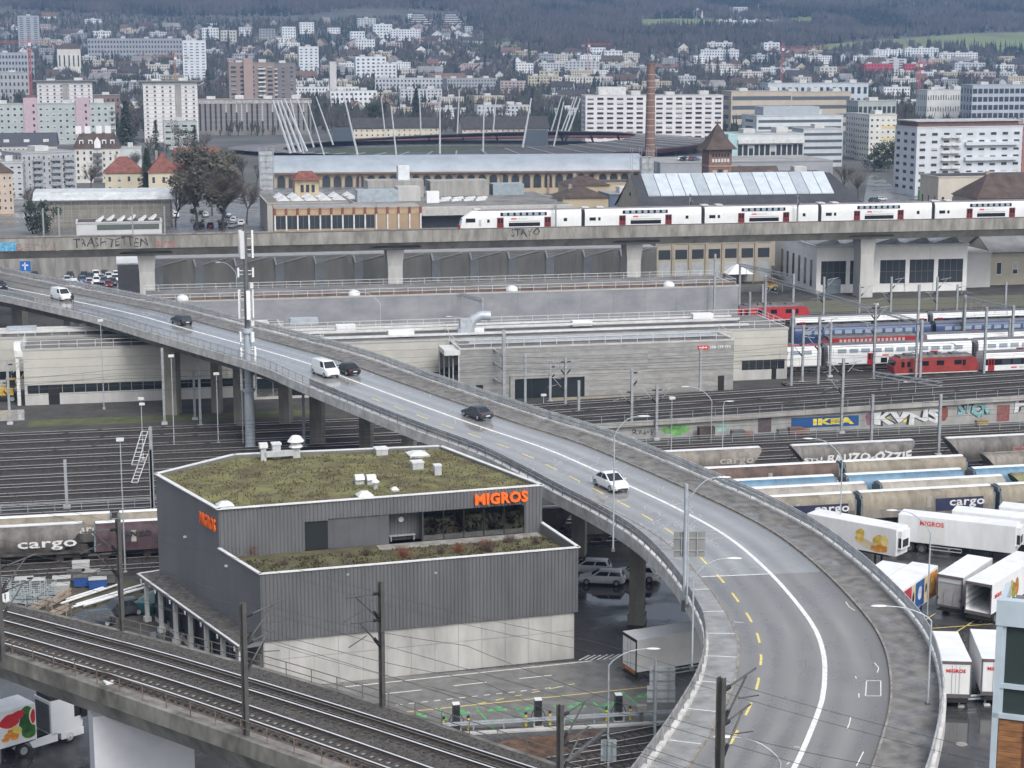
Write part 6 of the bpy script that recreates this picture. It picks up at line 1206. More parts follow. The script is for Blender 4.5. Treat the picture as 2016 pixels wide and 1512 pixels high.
# yellow houses with red roofs
t, w, d_, h = bld('small yellow house with red hipped roof left of the bare trees', 206, 282, 341, 376, 640, (.56, .50, .37), 12, 'hip', 2, 4, .3, .5, True, name='house', cat='house', rm=RTILE, rh=5.4)
t, w, d_, h = bld('yellow house with steep red roof behind the big bare tree', 292, 352, 340, 380, 620, (.56, .50, .37), 13, 'hip', 2, 3, .3, .5, True, name='house', cat='house', rm=RTILE, rh=6.4)
t, w, d_, h = bld('long red roofed wing beside the yellow houses', 346, 432, 330, 375, 650, (.50, .46, .40), 11, 'gable', 2, 8, .3, .5, True, name='house', cat='house', rm=RTILE, rh=6.5)
bld('flat pale grey shed behind the yellow houses', 236, 278, 292, 330, 760, (.50, .53, .53), 12, 'flat')
t, w, d_, h = bld('grey timber hall under a translucent sheeted roof', 76, 334, 396, 470, 480, (.27, .255, .215), 16, 'flat', 3, 3, .06, .2, False, plant=False, yaw=8)
for i in range(12): MB().box(0, w, -.05, .0, h*i/12+.02, h*(i+1)/12-.04).build('cladding_board', mat((.29, .275, .235) if i % 2 else (.25, .235, .2), .8, .12, .6, streak=.5), t)
mb = MB(); mb.xprism([(-1.2, h+.2), (2, h+2.0), (8, h+2.6), (14, h+2.0), (17, h+.2)], -1.5, w+1.5); mb.build('sheeted_roof', mat((.52, .54, .55), .3, .12, .5), t)
mb = MB(); [mb.bar((w*i/16, -1.25, 0), (w*i/16, -1.25, h+.5), .08, .08) for i in range(17)]; [mb.bar((-1, -1.25, z), (w+1, -1.25, z), .08, .08) for z in (2, 4, 6, h)]; mb.build('scaffold', STEEL, t)
t, w, d_, h = bld('low white shed with a row of slanted skylights by the far viaduct', 150, 318, 441, 500, 440, (.50, .51, .52), 9, 'flat', plant=False, rm=RBRN); MB().box(w*.24, w*.97, -.04, .0, h-1.6, h-.3).build('window_band', mat((.10, .11, .10), .4, .1), t)
for i in range(6): x = w*(.22+.125*i); mb = MB(); mb.yprism([(x, h+.3), (x+1.9, h+1.5), (x+2.1, h+1.3), (x+1.3, h+.3)], 1+2.5*(i % 2), 5+2.5*(i % 2)); mb.build('skylight', CANW, t)
# --- arena quarter
SAND = (.46, .38, .26); 
AY = 640; t, w, d_, h = bld('long sandstone market hall with arched windows and grey barrel roof', 520, 1262, 340, 402, AY, SAND, 24, 'flat', plant=False, yaw=6, name='market_hall', cat='hall')
mb = MB(); n_ = 8; prof = [(-1.2, h)]+[(12-13.2*math.cos(math.pi*i/n_), h+5.2*math.sin(math.pi*i/n_)) for i in range(n_+1)]+[(25.2, h)]; mb.xprism(prof, -1, w+1); mb.build('barrel_roof', mat((.31, .35, .39), .45, .08, .15), t, smooth=True); MB().box(-1, w+1, -1.5, -.2, h-.6, h-.1).build('cornice', mat((.22, .15, .12), .8, .1), t)
oa = None
for i in range(34):
    x = w*(i+.5)/34; n_ = 8; pr = [(1.35*math.cos(math.pi*k/n_), h-2.6+1.35*math.sin(math.pi*k/n_)) for k in range(n_+1)]+[(-1.35, h-6), (1.35, h-6)]
    if oa is None: oa = MB().yprism(pr, -.02, .2).build('arched_window', WINM['d'], t, (x, 0, 0)); ob = MB().yprism([(q[0]*1.3, h-2.6+(q[1]-h+2.6)*1.3) if q[1] > h-3 else (q[0]*1.3, q[1]) for q in pr], .0, .3).build('arch_surround', mat((.36, .29, .2), .8, .1), t, (x, -.012, 0)); oa.location.y = -.02
    else: child(oa, t, (x, -.02, 0)); child(ob, t, (x, -.012, 0))
for i in range(9): x = w*i/8; MB().box(x-.4, x+.4, -.4, 0, 0, h).build('buttress', mat((.30, .22, .17), .8, .1), t)
sc_ = thing('scaffold_tower', 'grey sheeted scaffold tower at the left end of the market hall', 'scaffold', WD(512, 415, 610)*Vector((1, 1, 0)), .1); MB().box(.2, 4.5, .2, 4, 0, 17).build('sheeting', mat((.42, .44, .46), .5, .15, .6), sc_); mb = MB(); [mb.bar((x, y, 0), (x, y, 18.5), .12, .12) for x in (0, 2.4, 4.8) for y in (0, 4.2)]; [mb.bar((0, 0, z), (4.8, 0, z), .1, .1) for z in range(2, 19, 2)]; mb.build('tubes', STEEL, sc_)
sc_ = thing('scaffold_tower', 'grey scaffold and plant tower at the chimney end of the market hall', 'scaffold', WD(1262, 395, 600)*Vector((1, 1, 0)), .1); MB().box(.2, 4, .2, 4, 0, 16).build('sheeting', mat((.42, .44, .46), .5, .15, .6), sc_); mb = MB(); [mb.bar((x, y, 0), (x, y, 19), .12, .12) for x in (-3, 0, 2.4, 4.8) for y in (0, 4.2)]; [mb.bar((-3, 0, z), (4.8, 0, z), .1, .1) for z in range(2, 20, 2)]; mb.build('tubes', STEEL, sc_)
# chimney and brick tower
BRK = mat((.215, .135, .11), .85, .18, 2.); BRKD = mat((.20, .10, .075), .85, .15, 2)
p = WD(1279, 330, 690); p.z = 0; t = thing('brick_chimney', 'tall round brick chimney with pale hoops beside the market hall', 'chimney', p); zt = WD(1279, 124, 690).z
MB().lathe([(2.1, 0), (1.45, zt-.6), (1.65, zt-.6), (1.65, zt)], 16).build('shaft', BRK, t, smooth=True)
for i in range(15): z = 8+i*(zt-10)/15; r = 2.1-.65*z/zt; MB().lathe([(r+.03, z), (r+.03, z+.28)], 16).build('hoop', mat((.42, .34, .29), .7, .1), t)
p = WD(1410, 372, 560); p.z = 0; ze = WD(1410, 293, 560).z; zt = WD(1410, 242, 560).z; t = thing('brick_tower', 'square brick water tower with steep pointed brown roof', 'tower', p, .2)
MB().box(-3.6, 3.6, -3.6, 3.6, 0, ze).build('shaft', BRK, t); mb = MB(); mb.add([(-5, -5, ze), (5, -5, ze), (5, 5, ze), (-5, 5, ze), (-3.2, -3.2, ze+2.2), (3.2, -3.2, ze+2.2), (3.2, 3.2, ze+2.2), (-3.2, 3.2, ze+2.2), (0, 0, zt)], [(0, 1, 5, 4), (1, 2, 6, 5), (2, 3, 7, 6), (3, 0, 4, 7), (4, 5, 8), (5, 6, 8), (6, 7, 8), (7, 4, 8), (3, 2, 1, 0)]); mb.build('roof', RBRN, t)
for i in range(6): MB().box(-2.6+i*.95, -2.0+i*.95, -3.68, -3.6, ze-2.2, ze-1.2).build('window', WINM['d'], t); MB().box(-2.6+i*.95, -2.0+i*.95, -3.68, -3.6, ze-3.8, ze-2.8).build('window', WHITE_D, t)
for x in (-2.4, 1.1): MB().box(x, x+1.3, -3.67, -3.6, ze-12, ze-6.2).build('pale_panel', mat((.42, .37, .3), .8, .1), t)
MB().box(-.6, .6, -3.68, -3.6, ze-8.2, ze-6).build('window', WINM['d'], t); MB().box(-3.75, 3.75, -3.75, 3.75, ze-5.2, ze-4.8).build('string_course', mat((.36, .26, .2), .8, .1), t); MB().lathe([(.06, zt-.5), (.06, zt+2)], 6).build('finial', STEEL_D, t)
# buildings in front of the hall
t, w, d_, h = bld('long office with orange panels, white posts and dark windows', 541, 828, 414, 470, 445, (.36, .26, .165), 12, 'flat', 1, 13, .0, .1, False, plant=False, yaw=10, side=False)
MB().box(0, w*.68, -.05, .05, h*.42, h*.82).build('window_band', WINM['d'], t)
for i in range(14): x = w*i/13; MB().box(x-.18, x+.18, -.3, .0, 0, h*.84).build('post', WHITE_D, t); MB().box(x-.28, x+.28, -.36, .02, h*.86, h+.4).build('post_head', mat((.22, .07, .055), .7, .1), t)
for i in range(13): MB().box(w*i/13+.22, w*(i+1)/13-.22, -.08, .0, h*.84, h-.05).build('panel', mat((.43, .31, .19), .7, .08), t); (i < 9) and MB().box(w*(i+.5)/13-.06, w*(i+.5)/13+.06, -.09, -.04, h*.42, h*.82).build('mullion', STEEL_D, t)
roof_rail(t, [(1, 1), (w*.7, 1), (w*.7, 10)], h+.35, STEEL)
t, w, d_, h = bld('flat roofed market building with rows of white skylights', 526, 712, 402, 470, 470, (.40, .385, .35), 26, 'flat', plant=False, rm=mat((.19, .175, .16), .9, .2, .3))
for i in range(2):
    for j in range(6): x = w*(.12+.15*j); mb = MB(); mb.yprism([(x, h+.4), (x+1.7, h+1.5), (x+3.4, h+.4)], 3+i*10, 9+i*10); mb.build('skylight', CANW, t)
MB().box(w*.36, w*.62, 17, 24, h, h+4.8).build('pavilion', mat(SAND, .8, .1), t); mb = MB(); mb.add([(w*.33, 16, h+4.8), (w*.65, 16, h+4.8), (w*.65, 25, h+4.8), (w*.33, 25, h+4.8), (w*.42, 20, h+7), (w*.56, 20, h+7)], [(0, 1, 5, 4), (1, 2, 5), (2, 3, 4, 5), (3, 0, 4)]); mb.build('pavilion_roof', RTILE, t); [MB().box(w*(.42+.06*i), w*(.455+.06*i), 16.95, 17, h+1.5, h+3.5).build('window', WINM['d'], t) for i in range(3)]
t, w, d_, h = bld('wide grey flat roofed warehouse with plant boxes and canopy over painted shade', 712, 1122, 412, 470, 452, (.34, .33, .31), 40, 'flat', plant=False, rm=mat((.20, .195, .185), .9, .25, .2)); MB().box(w*.1, w*.98, -.05, .05, .5, h*.72).build('painted_shade', mat((.03, .035, .045), .6, .1), t); MB().box(-.5, w+.5, -2.5, 0, h*.78, h+.3).build('canopy', mat((.44, .43, .41), .7, .1), t)  # the dark panel paints the shade that lies beneath the canopy
for x0, x1, y0, y1, hh, m in ((.1, .38, 28, 36, 4.5, CONC), (.42, .72, 30, 38, 4, CONC), (.74, .9, 30, 36, 3, mat((.28, .33, .36), .5, .1)), (.02, .22, 16, 22, 3, mat((.33, .38, .42), .5, .1)), (.22, .33, 17, 23, 3.6, CONC_L), (.34, .4, 10, 12, 3, WHITE)): MB().box(w*x0, w*x1, y0, y1, h+.3, h+.3+hh).build('plant_room', m, t)
MB().box(w*.30-2.2, w*.30+.8, 30, 33, h, h+8.5).build('cooling_tower', mat((.62, .66, .68), .5, .06), t)
for i in range(24): MB().cb(w*(.42+.02*(i % 12)+.03*(i//12)), 14+6*(i//12)+(i % 3), h+.35, .9, 1.4, .5).build('roof_light', CANW, t)
for i, (lab, x0, x1, yt, yb, Y) in enumerate((('sandstone pavilion with a big arched window and brown hipped roof', 1108, 1198, 390, 445, 470), ('sandstone house with brown hipped roof behind the arched pavilion', 1118, 1200, 366, 420, 520), ('long sandstone wing with paired windows beside the scaffold', 1188, 1268, 362, 420, 560))):
    t, w, d_, h = bld(lab, x0, x1, yt, yb, Y, SAND, 12, 'hip' if i < 2 else 'flat', 1 if i else 0, 6, .35, .4, True, name='pavilion', rm=RBRN, rh=2.4, plant=False)
    if i == 0: pr = [(2.6*math.cos(math.pi*k/10), h*.35+2.6*math.sin(math.pi*k/10)) for k in range(11)]+[(-2.6, .5), (2.6, .5)]; MB().yprism(pr, -.05, .1).build('arched_window', WINM['d'], t, (w*.55, 0, 0)); MB().yprism([(a*1.22, b*1.12) for a, b in pr], -.03, .1).build('arch_surround', mat((.25, .2, .16), .8, .1), t, (w*.55, 0, 0))
bld('blue grey low building beside the gable of the dark roofed hall', 1200, 1272, 385, 430, 500, (.10, .13, .18), 12, 'flat')
# dark roofed hall with glazed ridge
Y0 = 432; t, w, d_, h = bld('dark roofed hall with a long silver skylight and sandstone gable', 1268, 1716, 421, 470, Y0, (.36, .32, .25), 26, 'flat', plant=False, yaw=11, name='market_hall', cat='hall')
rh = 8.2; mb = MB(); mb.add([(-.5, -1, h-.3), (w, -1, h-.3), (w-6, 13, h+rh), (0, 13, h+rh), (w, 27, h-.3), (-.5, 27, h-.3)], [(0, 1, 2, 3), (3, 2, 4, 5), (1, 4, 2)]); mb.build('roof', mat((.045, .047, .055), .7, .15, .4), t)
mb = MB(); mb.add([(0, 0, h), (0, 26, h), (0, 13, h+rh)], [(0, 1, 2)]); mb.build('gable', mat((.38, .34, .27), .8, .1), t); MB().lathe([(.5, -.05), (.5, .05)], 12, axis='y').build('round_window', WINM['d'], t, (-.05, 13, h+3.6), math.pi/2)
k = 15
for i in range(k):
    x0, x1 = 2.5+(w-10)*i/k, 2.5+(w-10)*(i+1)/k-.15; mb = MB(); f0, f1 = .46, 1.0; mb.add([(x0, -1+14*f0, h-.3+(rh+.3)*f0+.25), (x1, -1+14*f0, h-.3+(rh+.3)*f0+.25), (x1, 13, h+rh+.3), (x0, 13, h+rh+.3), (x0, -1+14*f0, h-.3+(rh+.3)*f0), (x1, -1+14*f0, h-.3+(rh+.3)*f0)], [(0, 1, 2, 3), (4, 5, 1, 0)]); mb.build('skylight_pane', mat((.50, .55, .60) if i % 4 else (.36, .40, .44), .25, .06, .5), t)
bld('brown brick annex behind the dark roofed hall', 1437, 1535, 350, 380, 575, (.20, .12, .10), 9, 'gable', rm=RBRN, rh=3., name='annex'); bld('low cream annex with flat brown roof behind the hall', 1535, 1632, 343, 385, 545, (.50, .43, .31), 10, 'flat', rm=RBRN, name='annex')
bld('grey car deck roof behind the brick tower', 1300, 1640, 322, 365, 640, (.30, .31, .33), 30, 'flat', plant=False)
# sandstone works and white workshop below the viaduct
t, w, d_, h = bld('sandstone works with grey shutters below the far viaduct', 1292, 1520, 482, 562, None, (.38, .35, .30), 14, 'flat', 0, 0, plant=False, z0_=0)
for i in range(7): x = w*(i+.5)/7; MB().box(x-w/20, x+w/20, -.06, .02, .8, h*.52).build('shutter', mat((.38, .40, .42), .5, .1), t); MB().box(x-w/20, x+w/20, -.06, .02, h*.62, h*.86).build('window', WINM['d'], t); MB().box(w*i/7-.25, w*i/7+.25, -.3, 0, 0, h).build('pilaster', mat((.36, .31, .23), .8, .1), t)
c_ = 392-.0; p0 = W(1606, 578, 0); rzw = math.radians(9); fr = frame_of(p0, rzw); t = thing('white_workshop', 'white workshop with big dark glass bays below the far viaduct', 'workshop', p0, rzw); xw = onface(fr, 0, 1902, 560)[0]; hw = onface(fr, 0, 1606, 488)[1]; WW = mat((.76, .76, .75), .6, .05, .3); dw = 30
MB().box(0, xw, .1, dw, 0, hw-.1).build('core', WW, t); ed = [0]+[onface(fr, 0, x, 540)[0] for x in (1616, 1665, 1673, 1703, 1732, 1782, 1790, 1838, 1846, 1895)]+[xw]; zl = onface(fr, 0, 1640, 514)[1]; zb2 = onface(fr, 0, 1640, 560)[1]
for i in range(5): MB().box(ed[1+2*i]+.02, ed[2+2*i]-.02, -.02, .12, zb2, zl).build('glass_bay', WINM['d'], t); n3 = 4; mb = MB(); [mb.box(ed[1+2*i]+(ed[2+2*i]-ed[1+2*i])*k/n3-.05, ed[1+2*i]+(ed[2+2*i]-ed[1+2*i])*k/n3+.05, -.06, .0, zb2, zl) for k in range(n3+1)]; mb.box(ed[1+2*i], ed[2+2*i], -.06, 0, (zb2+zl)/2-.05, (zb2+zl)/2+.05); mb.build('mullions', STEEL_D, t)
for i in range(6): a, b = (ed[2*i], ed[2*i+1]); MB().box(a, b, -.08, .12, 0, zl).build('pier', WW, t)
for i in range(4): MB().box(xw*i/4+.03, xw*(i+1)/4-.03, -.06, .12, zl, hw).build('fascia_panel', WW, t)
MB().box(-.3, xw+.3, -.3, dw, hw, hw+.4).box(0, xw, 0, dw-.5, hw+.401, hw+.406, 1).build('roof', [WHITE_D, mat((.13, .13, .13), .8, .2, .3)], t); n_ = 5
for i in range(n_): x = xw*i/n_; mb = MB(); mb.yprism([(x+.5, hw+.4), (x+xw/n_-.6, hw+.4), (x+xw/n_-1.6, hw+1.7)], 3, 27, 0); mb.build('shed_light', [mat((.20, .21, .22), .4, .2, .6)], t)
o = None
for i in range(6):
    if o is None: o = MB().box(-.05, .03, -.7, .7, 0, zl-1.2).build('slit_window', WINM['d'], t, (0, 3.5, 1.2))
    else: child(o, t, (0, 3.5+i*4.2, 1.2))
MB().box(ed[1]+1.2, ed[2]-1.2, -.5, -.02, 0, 3.0).build('entrance_door', mat((.16, .19, .22), .5, .1), t)
bld('light grey annex beside the white workshop', 1905, 1952, 500, 578, 398, (.50, .50, .49), 12, 'flat', plant=False, name='annex'); t, w, d_, h = bld('cream house with grey roof at the right edge below the viaduct', 1952, 2080, 497, 575, 402, (.45, .41, .33), 12, 'gable', 1, 4, .3, .4, True, name='house', cat='house', rm=RGREY, rh=3)
# --- right: white slab, yellow flats, glass offices, white block
t, w, d_, h = bld('big white slab of flats with balconies above the side street', 1806, 2014, 252, 366, 640, (.56, .59, .63), 16, 'flat', 8, 9, .5, .42, True, yaw=16); MB().box(1, w-1, 1.5, 15, h, h+2.0).build('attic', mat((.17, .09, .08), .7, .1), t); MB().box(0, w, .8, 15.6, h+2.0, h+2.4).build('attic_roof', mat((.42, .43, .44), .7, .1), t); balconies(t, w, h, 8, (w*.27, w*.36), 3.4, WHITE_D); [MB().box(w*.45, w*.95, -1.2, 0, h*.06+i*h*.9/4, h*.06+i*h*.9/4+1.2).build('long_balcony', mat((.58, .61, .66), .6, .05), t) for i in range(4)]
t, w, d_, h = bld('cream and yellow flats left of the big white slab', 1712, 1766, 227, 312, 830, (.62, .61, .56), 16, 'flat', 7, 5, .4, .4, True); [MB().box(w*.45, w, -.05, -.005, h*.06+i*h*.9/7+.1, h*.06+i*h*.9/7+1.3).build('yellow_panel', mat((.62, .50, .20), .6, .05), t) for i in range(1, 6, 2)]
t, w, d_, h = bld('white flats with dark balconies beside the yellow ones', 1690, 1714, 225, 312, 850, (.60, .60, .60), 14, 'flat', 7, 3, .5, .5, True); balconies(t, w, h, 7, (w*.5,), 4, STEEL_D)
bld('grey glazed penthouse block behind the yellow flats', 1690, 1765, 200, 240, 960, (.36, .40, .38), 16, 'flat', 3, 8, .7, .5)
t, w, d_, h = bld('glass fronted office with pale turquoise end wall', 1452, 1582, 265, 322, 740, (.52, .55, .56), 18, 'flat', 2, 12, .84, .72, True, wm='d', top=.2); MB().box(-4, 0, -.5, 17, -1, h+.2).build('end_wall', mat((.38, .56, .57), .5, .05), t); MB().box(0, w, -1.4, 0, h*.78, h*.88).build('canopy', WHITE_D, t)
t, w, d_, h = bld('office of stacked pale bands behind the glass office', 1490, 1660, 229, 318, 830, (.56, .60, .62), 20, 'flat', 6, 1, .98, .42, strip=True, wm='m'); MB().box(w*.1, w*.75, 3, 15, h, h+4).build('plant_floor', mat((.36, .40, .44), .5, .05), t)
bld('grey block at the end of the stacked office', 1582, 1660, 255, 322, 790, (.50, .53, .55), 14, 'flat', 5, 1, .98, .4, strip=True, wm='m')
t, w, d_, h = bld('wide white block with a strict grid of dark windows', 1153, 1424, 189, 300, 985, (.70, .67, .68), 18, 'flat', 9, 14, .66, .52, True, wm='k', yaw=5, top=.01); MB().box(w*.1, w*.3, 4, 14, h, h+4.5).build('penthouse', WHITE_D, t)
t, w, d_, h = bld('beige office with long brown balconies right of the white block', 1440, 1560, 181, 232, 1080, (.47, .41, .33), 18, 'flat', 4, 1, .98, .42, strip=True, wm='m'); bld('beige office wing with brown bands near the white offices', 1545, 1676, 182, 228, 1110, (.46, .40, .32), 18, 'flat', 4, 1, .98, .42, strip=True, wm='m')
bld('pale blue glass office behind the beige offices', 1512, 1710, 165, 205, 1240, (.50, .55, .60), 16, 'flat', 3, 16, .5, .6)
bld('long white office with rows of small windows at the right', 1826, 1915, 178, 222, 1150, (.62, .62, .60), 16, 'flat', 3, 18, .4, .45, True); bld('grey glass office at the right edge', 1915, 2040, 168, 230, 1120, (.40, .44, .50), 16, 'flat', 5, 12, .8, .6)
bld('brick red end building at the right edge beside the white slab', 2006, 2060, 245, 350, 690, (.30, .14, .11), 14, 'flat', 8, 4, .4, .4)
t, w, d_, h = bld('low cream building with flat dark roof by the side street', 1848, 2090, 350, 405, 510, (.52, .48, .41), 12, 'flat', 1, 12, .3, .35, True, plant=False, rm=RDARK); bld('steep brown hipped roof house in front of the cream building', 1925, 2080, 391, 415, 455, (.42, .37, .3), 14, 'hip', rm=RBRN, rh=5.5, name='house', cat='house')
# apartments behind the stadium
t, w, d_, h = bld('long cream terrace with dark roof behind the stadium', 696, 864, 252, 300, 1030, (.62, .56, .44), 12, 'gable', 2, 16, .3, .4, True, rm=RDARK, rh=5); bld('long pinkish terrace with dark roof right of the stadium masts', 910, 1080, 253, 300, 1030, (.56, .48, .42), 12, 'gable', 2, 16, .3, .4, True, rm=RDARK, rh=6)
# ------------------------------------------------------------------ stadium: an open roof ring on raking masts
st = thing('stadium', 'open stadium with dark roof ring and raking floodlight masts', 'stadium'); SC = WD(905, 300, 905); SC.z = 0; RX, RY = 108., 62.
def ell(a, kx=1., z=0.): return Vector((SC.x+RX*kx*math.cos(a), SC.y+RY*kx*math.sin(a), z))
mb = MB(); n_ = 72; vs = []
def zrf(a): return 3.4+1.6*math.sin(a)+3.2*math.cos(a)
for i in range(n_):
    a = 2*math.pi*i/n_; vs += [ell(a, 1.13, zrf(a)-1.6), ell(a, 1.13, zrf(a)-1.0), ell(a, .80, zrf(a)+1.4), ell(a, .80, zrf(a)+.9)]
mb.add(vs, [(4*i+j, 4*((i+1) % n_)+j, 4*((i+1) % n_)+(j+1) % 4, 4*i+(j+1) % 4) for i in range(n_) for j in range(4)]); mb.build('roof_ring', mat((.07, .066, .066), .6, .15, .1), st)
mb = MB(); vs = []
for i in range(n_): a = 2*math.pi*i/n_; vs += [ell(a, 1.14, zrf(a)-3.0), ell(a, 1.16, zrf(a)-1.1)]
mb.add(vs, [(2*i, 2*((i+1) % n_), 2*((i+1) % n_)+1, 2*i+1) for i in range(n_)]); mb.build('roof_edge', mat((.17, .06, .055), .6, .1, .2), st)
mb = MB(); 
for i in range(48): a = 2*math.pi*i/48; mb.bar(ell(a, .8, zrf(a)+1.55), ell(a, 1.12, zrf(a)-.8), .7, .3)
mb.build('roof_ribs', mat((.30, .29, .29), .6, .1), st, kind='stuff')
mb = MB(); vs = []
for i in range(n_): a = 2*math.pi*i/n_; vs += [ell(a, 1.05, 2.0), ell(a, .66, -1.)]
mb.add(vs, [(2*i, 2*((i+1) % n_), 2*((i+1) % n_)+1, 2*i+1) for i in range(n_)]); mb.build('seating_bowl', mat((.16, .15, .16), .8, .2, .3), st)
MB().add([ell(2*math.pi*i/40, .66, .1) for i in range(40)], [tuple(range(40))]).build('pitch', mat((.05, .075, .035), .9, .2, .1), st)
for i in range(40): a = 2*math.pi*i/40; MB().bar(ell(a, 1.08, 0), ell(a, 1.05, zrf(a)-1.5), .7, .7).build('support', STEEL_D, st)
for (x0, y0, x1, y1, r) in ((572, 302, 537, 197, .8), (580, 300, 545, 197, .8), (592, 300, 552, 197, .8), (604, 298, 560, 195, .8), (598, 302, 571, 195, .5), (618, 290, 585, 194, .5), (638, 305, 606, 200, .45), (656, 285, 622, 190, .45), (704, 305, 677, 188, .6), (760, 278, 750, 190, .45), (780, 305, 770, 208, .5), (829, 270, 826, 188, .5), (866, 303, 866, 198, .55), (900, 268, 904, 185, .5), (951, 298, 953, 202, .45), (970, 268, 977, 190, .5), (1029, 290, 1046, 193, .6), (1082, 268, 1106, 190, .45), (1090, 288, 1110, 200, .45), (1106, 275, 1136, 190, .6), (1113, 278, 1143, 193, .6), (1100, 272, 1131, 192, .45)):
    Yb = 845 if y0 > 284 else 965; a_, b_ = WD(x0, y0, Yb), WD(x1, y1, Yb); MB().tube([a_, b_], r*.9, 6, 0, r*.55).build('mast', mat((.50, .52, .55), .5, .06), st)
for (x0, x1, yt, yb, Y) in ((1034, 1079, 256, 287, 900), (655, 695, 252, 278, 930)): a_, b_ = WD(x0, yb, Y), WD(x1, yt, Y); MB().box(a_.x, b_.x, Y, Y+3, a_.z, b_.z).build('scoreboard', mat((.075, .095, .115), .5, .05), st)
# ------------------------------------------------------------------ raised ground behind the viaduct, car parks, the side street
PZ = 4.7
mb = MB(); sr = 116; a0, a1, b0, b1 = yp(430, -330, PZ), yp(430, sr, PZ), yp(612, -330, PZ), yp(612, sr, PZ); c0_, c1_ = yp(690, -330, .02), yp(690, sr, .02)
mb.add([a0, a1, b1, b0, c1_, c0_, yp(430, sr+40, .02), yp(612, sr+40, .02)], [(0, 1, 2, 3), (3, 2, 4, 5), (1, 6, 7, 2)]); struct(mb.build('terrace_ground', wet((.14, .14, .135), .12, .6, .06, pos=(.4, .6))))
rw = thing('retaining_wall', 'stained concrete retaining wall behind the far car park', 'wall', yp(430, -130), YAW); RWM = mat((.27, .26, .24), .85, .25, .35, streak=.2, tint=(.12, .115, .11))
for i in range(40): MB().box(i*5.2+.02, i*5.2+5.17, -.35, .1, 0, PZ).build('wall_panel', RWM, rw)
MB().box(0, 200, -.5, .2, PZ, PZ+.3).build('coping', CONC_L, rw); roof_rail(rw, [(0, -.2), (200, -.2)], PZ+.3, STEEL, 3.)
sheet('far_car_park', [W(-60, 575), W(250, 575), W(250, 541), W(-60, 541)], .012, wet((.20, .20, .20), .1, .5, .1))
sheet('side_street', [WD(1700, 402, 608)*Vector((1, 1, 0)), WD(1800, 402, 608)*Vector((1, 1, 0)), W(1752, 362), W(1730, 345), W(1712, 345), W(1706, 362)], .02, wet((.16, .16, .16), .1, .45, .1))
sheet('street_car_park', [W(1790, 372), W(1930, 372), W(1930, 412), W(1760, 412)], .016, wet((.11, .11, .11), .12, .5, .1))
# prototypes whose copies fill the car parks
PAR = [('white', WHT, 'hatch'), ('black', BLK, 'wagon'), ('dark grey', DBL, 'suv'), ('silver', SILV, 'sedan'), ('dark red', (.16, .02, .025), 'hatch'), ('white', WHT, 'suv'), ('blue grey', (.07, .11, .18), 'wagon'), ('pale grey', (.5, .51, .53), 'hatch')]
PROTO = {}
def parked(k, label, loc, rz, group):
    n_, c_, kind = PAR[k]
    if k not in PROTO: PROTO[k] = car(label, kind, c_, loc, rz, group); return PROTO[k]
    o = dup(PROTO[k], label, loc, rz); o['group'] = group; return o
spots = [(68, 548), (132, 556), (145, 566), (138, 549), (146, 562), (163, 556), (166, 548), (176, 561), (178, 551), (189, 546), (190, 557), (174, 569), (199, 552), (205, 558), (213, 565), (214, 549), (222, 561), (227, 554), (229, 546), (122, 566), (158, 568), (207, 545)]
for i, (x, y) in enumerate(sorted(spots)): parked((i*3+1) % 8, '%s car below the retaining wall, %s from the left' % (PAR[(i*3+1) % 8][0], ord_(i)), W(x, y, .02), math.radians(-75+R.uniform(-4, 4)), 'cars in the far left car park')
spots = [(338, 424), (332, 436), (345, 428), (392, 449), (414, 448), (437, 448), (459, 448), (474, 444), (462, 437), (404, 427), (448, 428)]
for i, (x, y) in enumerate(sorted(spots)): parked((i*5+3) % 8, '%s car parked around the big bare trees, %s from the left' % (PAR[(i*5+3) % 8][0], ord_(i)), W(x, y, PZ+.02), math.radians(95+R.uniform(-15, 15)), 'cars by the bare trees')
spots = [(1803, 381), (1822, 387), (1838, 382), (1856, 386), (1872, 389), (1890, 386), (1905, 391), (1830, 393), (1862, 396), (1812, 377), (1735, 395), (1722, 398)]
for i, (x, y) in enumerate(sorted(spots)): parked((i*5+2) % 8, '%s car parked beside the side street, %s from the left' % (PAR[(i*5+2) % 8][0], ord_(i)), W(x, y, .03), math.radians(20+R.uniform(-20, 20)), 'cars beside the side street')
for i, (x, y) in enumerate(((1345, 318), (1356, 316), (1367, 318), (1350, 310), (1363, 309))): parked((i*3) % 8, '%s car on the roof deck left of the brick tower, %s from the left' % (PAR[(i*3) % 8][0], ord_(i)), WD(x, y, 650)*Vector((1, 1, 0))+Vector((0, 0, WD(1300, 322, 640).z+.4)), .3*i, 'cars on the roof deck')
for lab, px, py, c_, sz in (('orange recycling container on the side street', 1794, 378, (.62, .16, .03), (5, 2.5, 4)), ('green recycling container beside the parked cars', 1818, 394, (.05, .38, .08), (3.2, 2.2, 3.2)), ('teal container in front of the parked cars', 1845, 404, (.03, .30, .28), (3.4, 2.4, 3.4))):
    t = thing('container', lab, 'container', W(px, py, .02), .3); MB().box(-sz[0]/2, sz[0]/2, -sz[1]/2, sz[1]/2, .15, sz[2]).build('body', mat(c_, .5, .1), t); MB().box(-sz[0]/2-.1, sz[0]/2+.1, -sz[1]/2-.1, sz[1]/2+.1, sz[2], sz[2]+.2).build('lid', mat(tuple(x*.8 for x in c_), .5, .1), t); [MB().cb(x, 0, 0, .3, sz[1], .15).build('foot', STEEL_D, t) for x in (-sz[0]*.4, sz[0]*.4)]
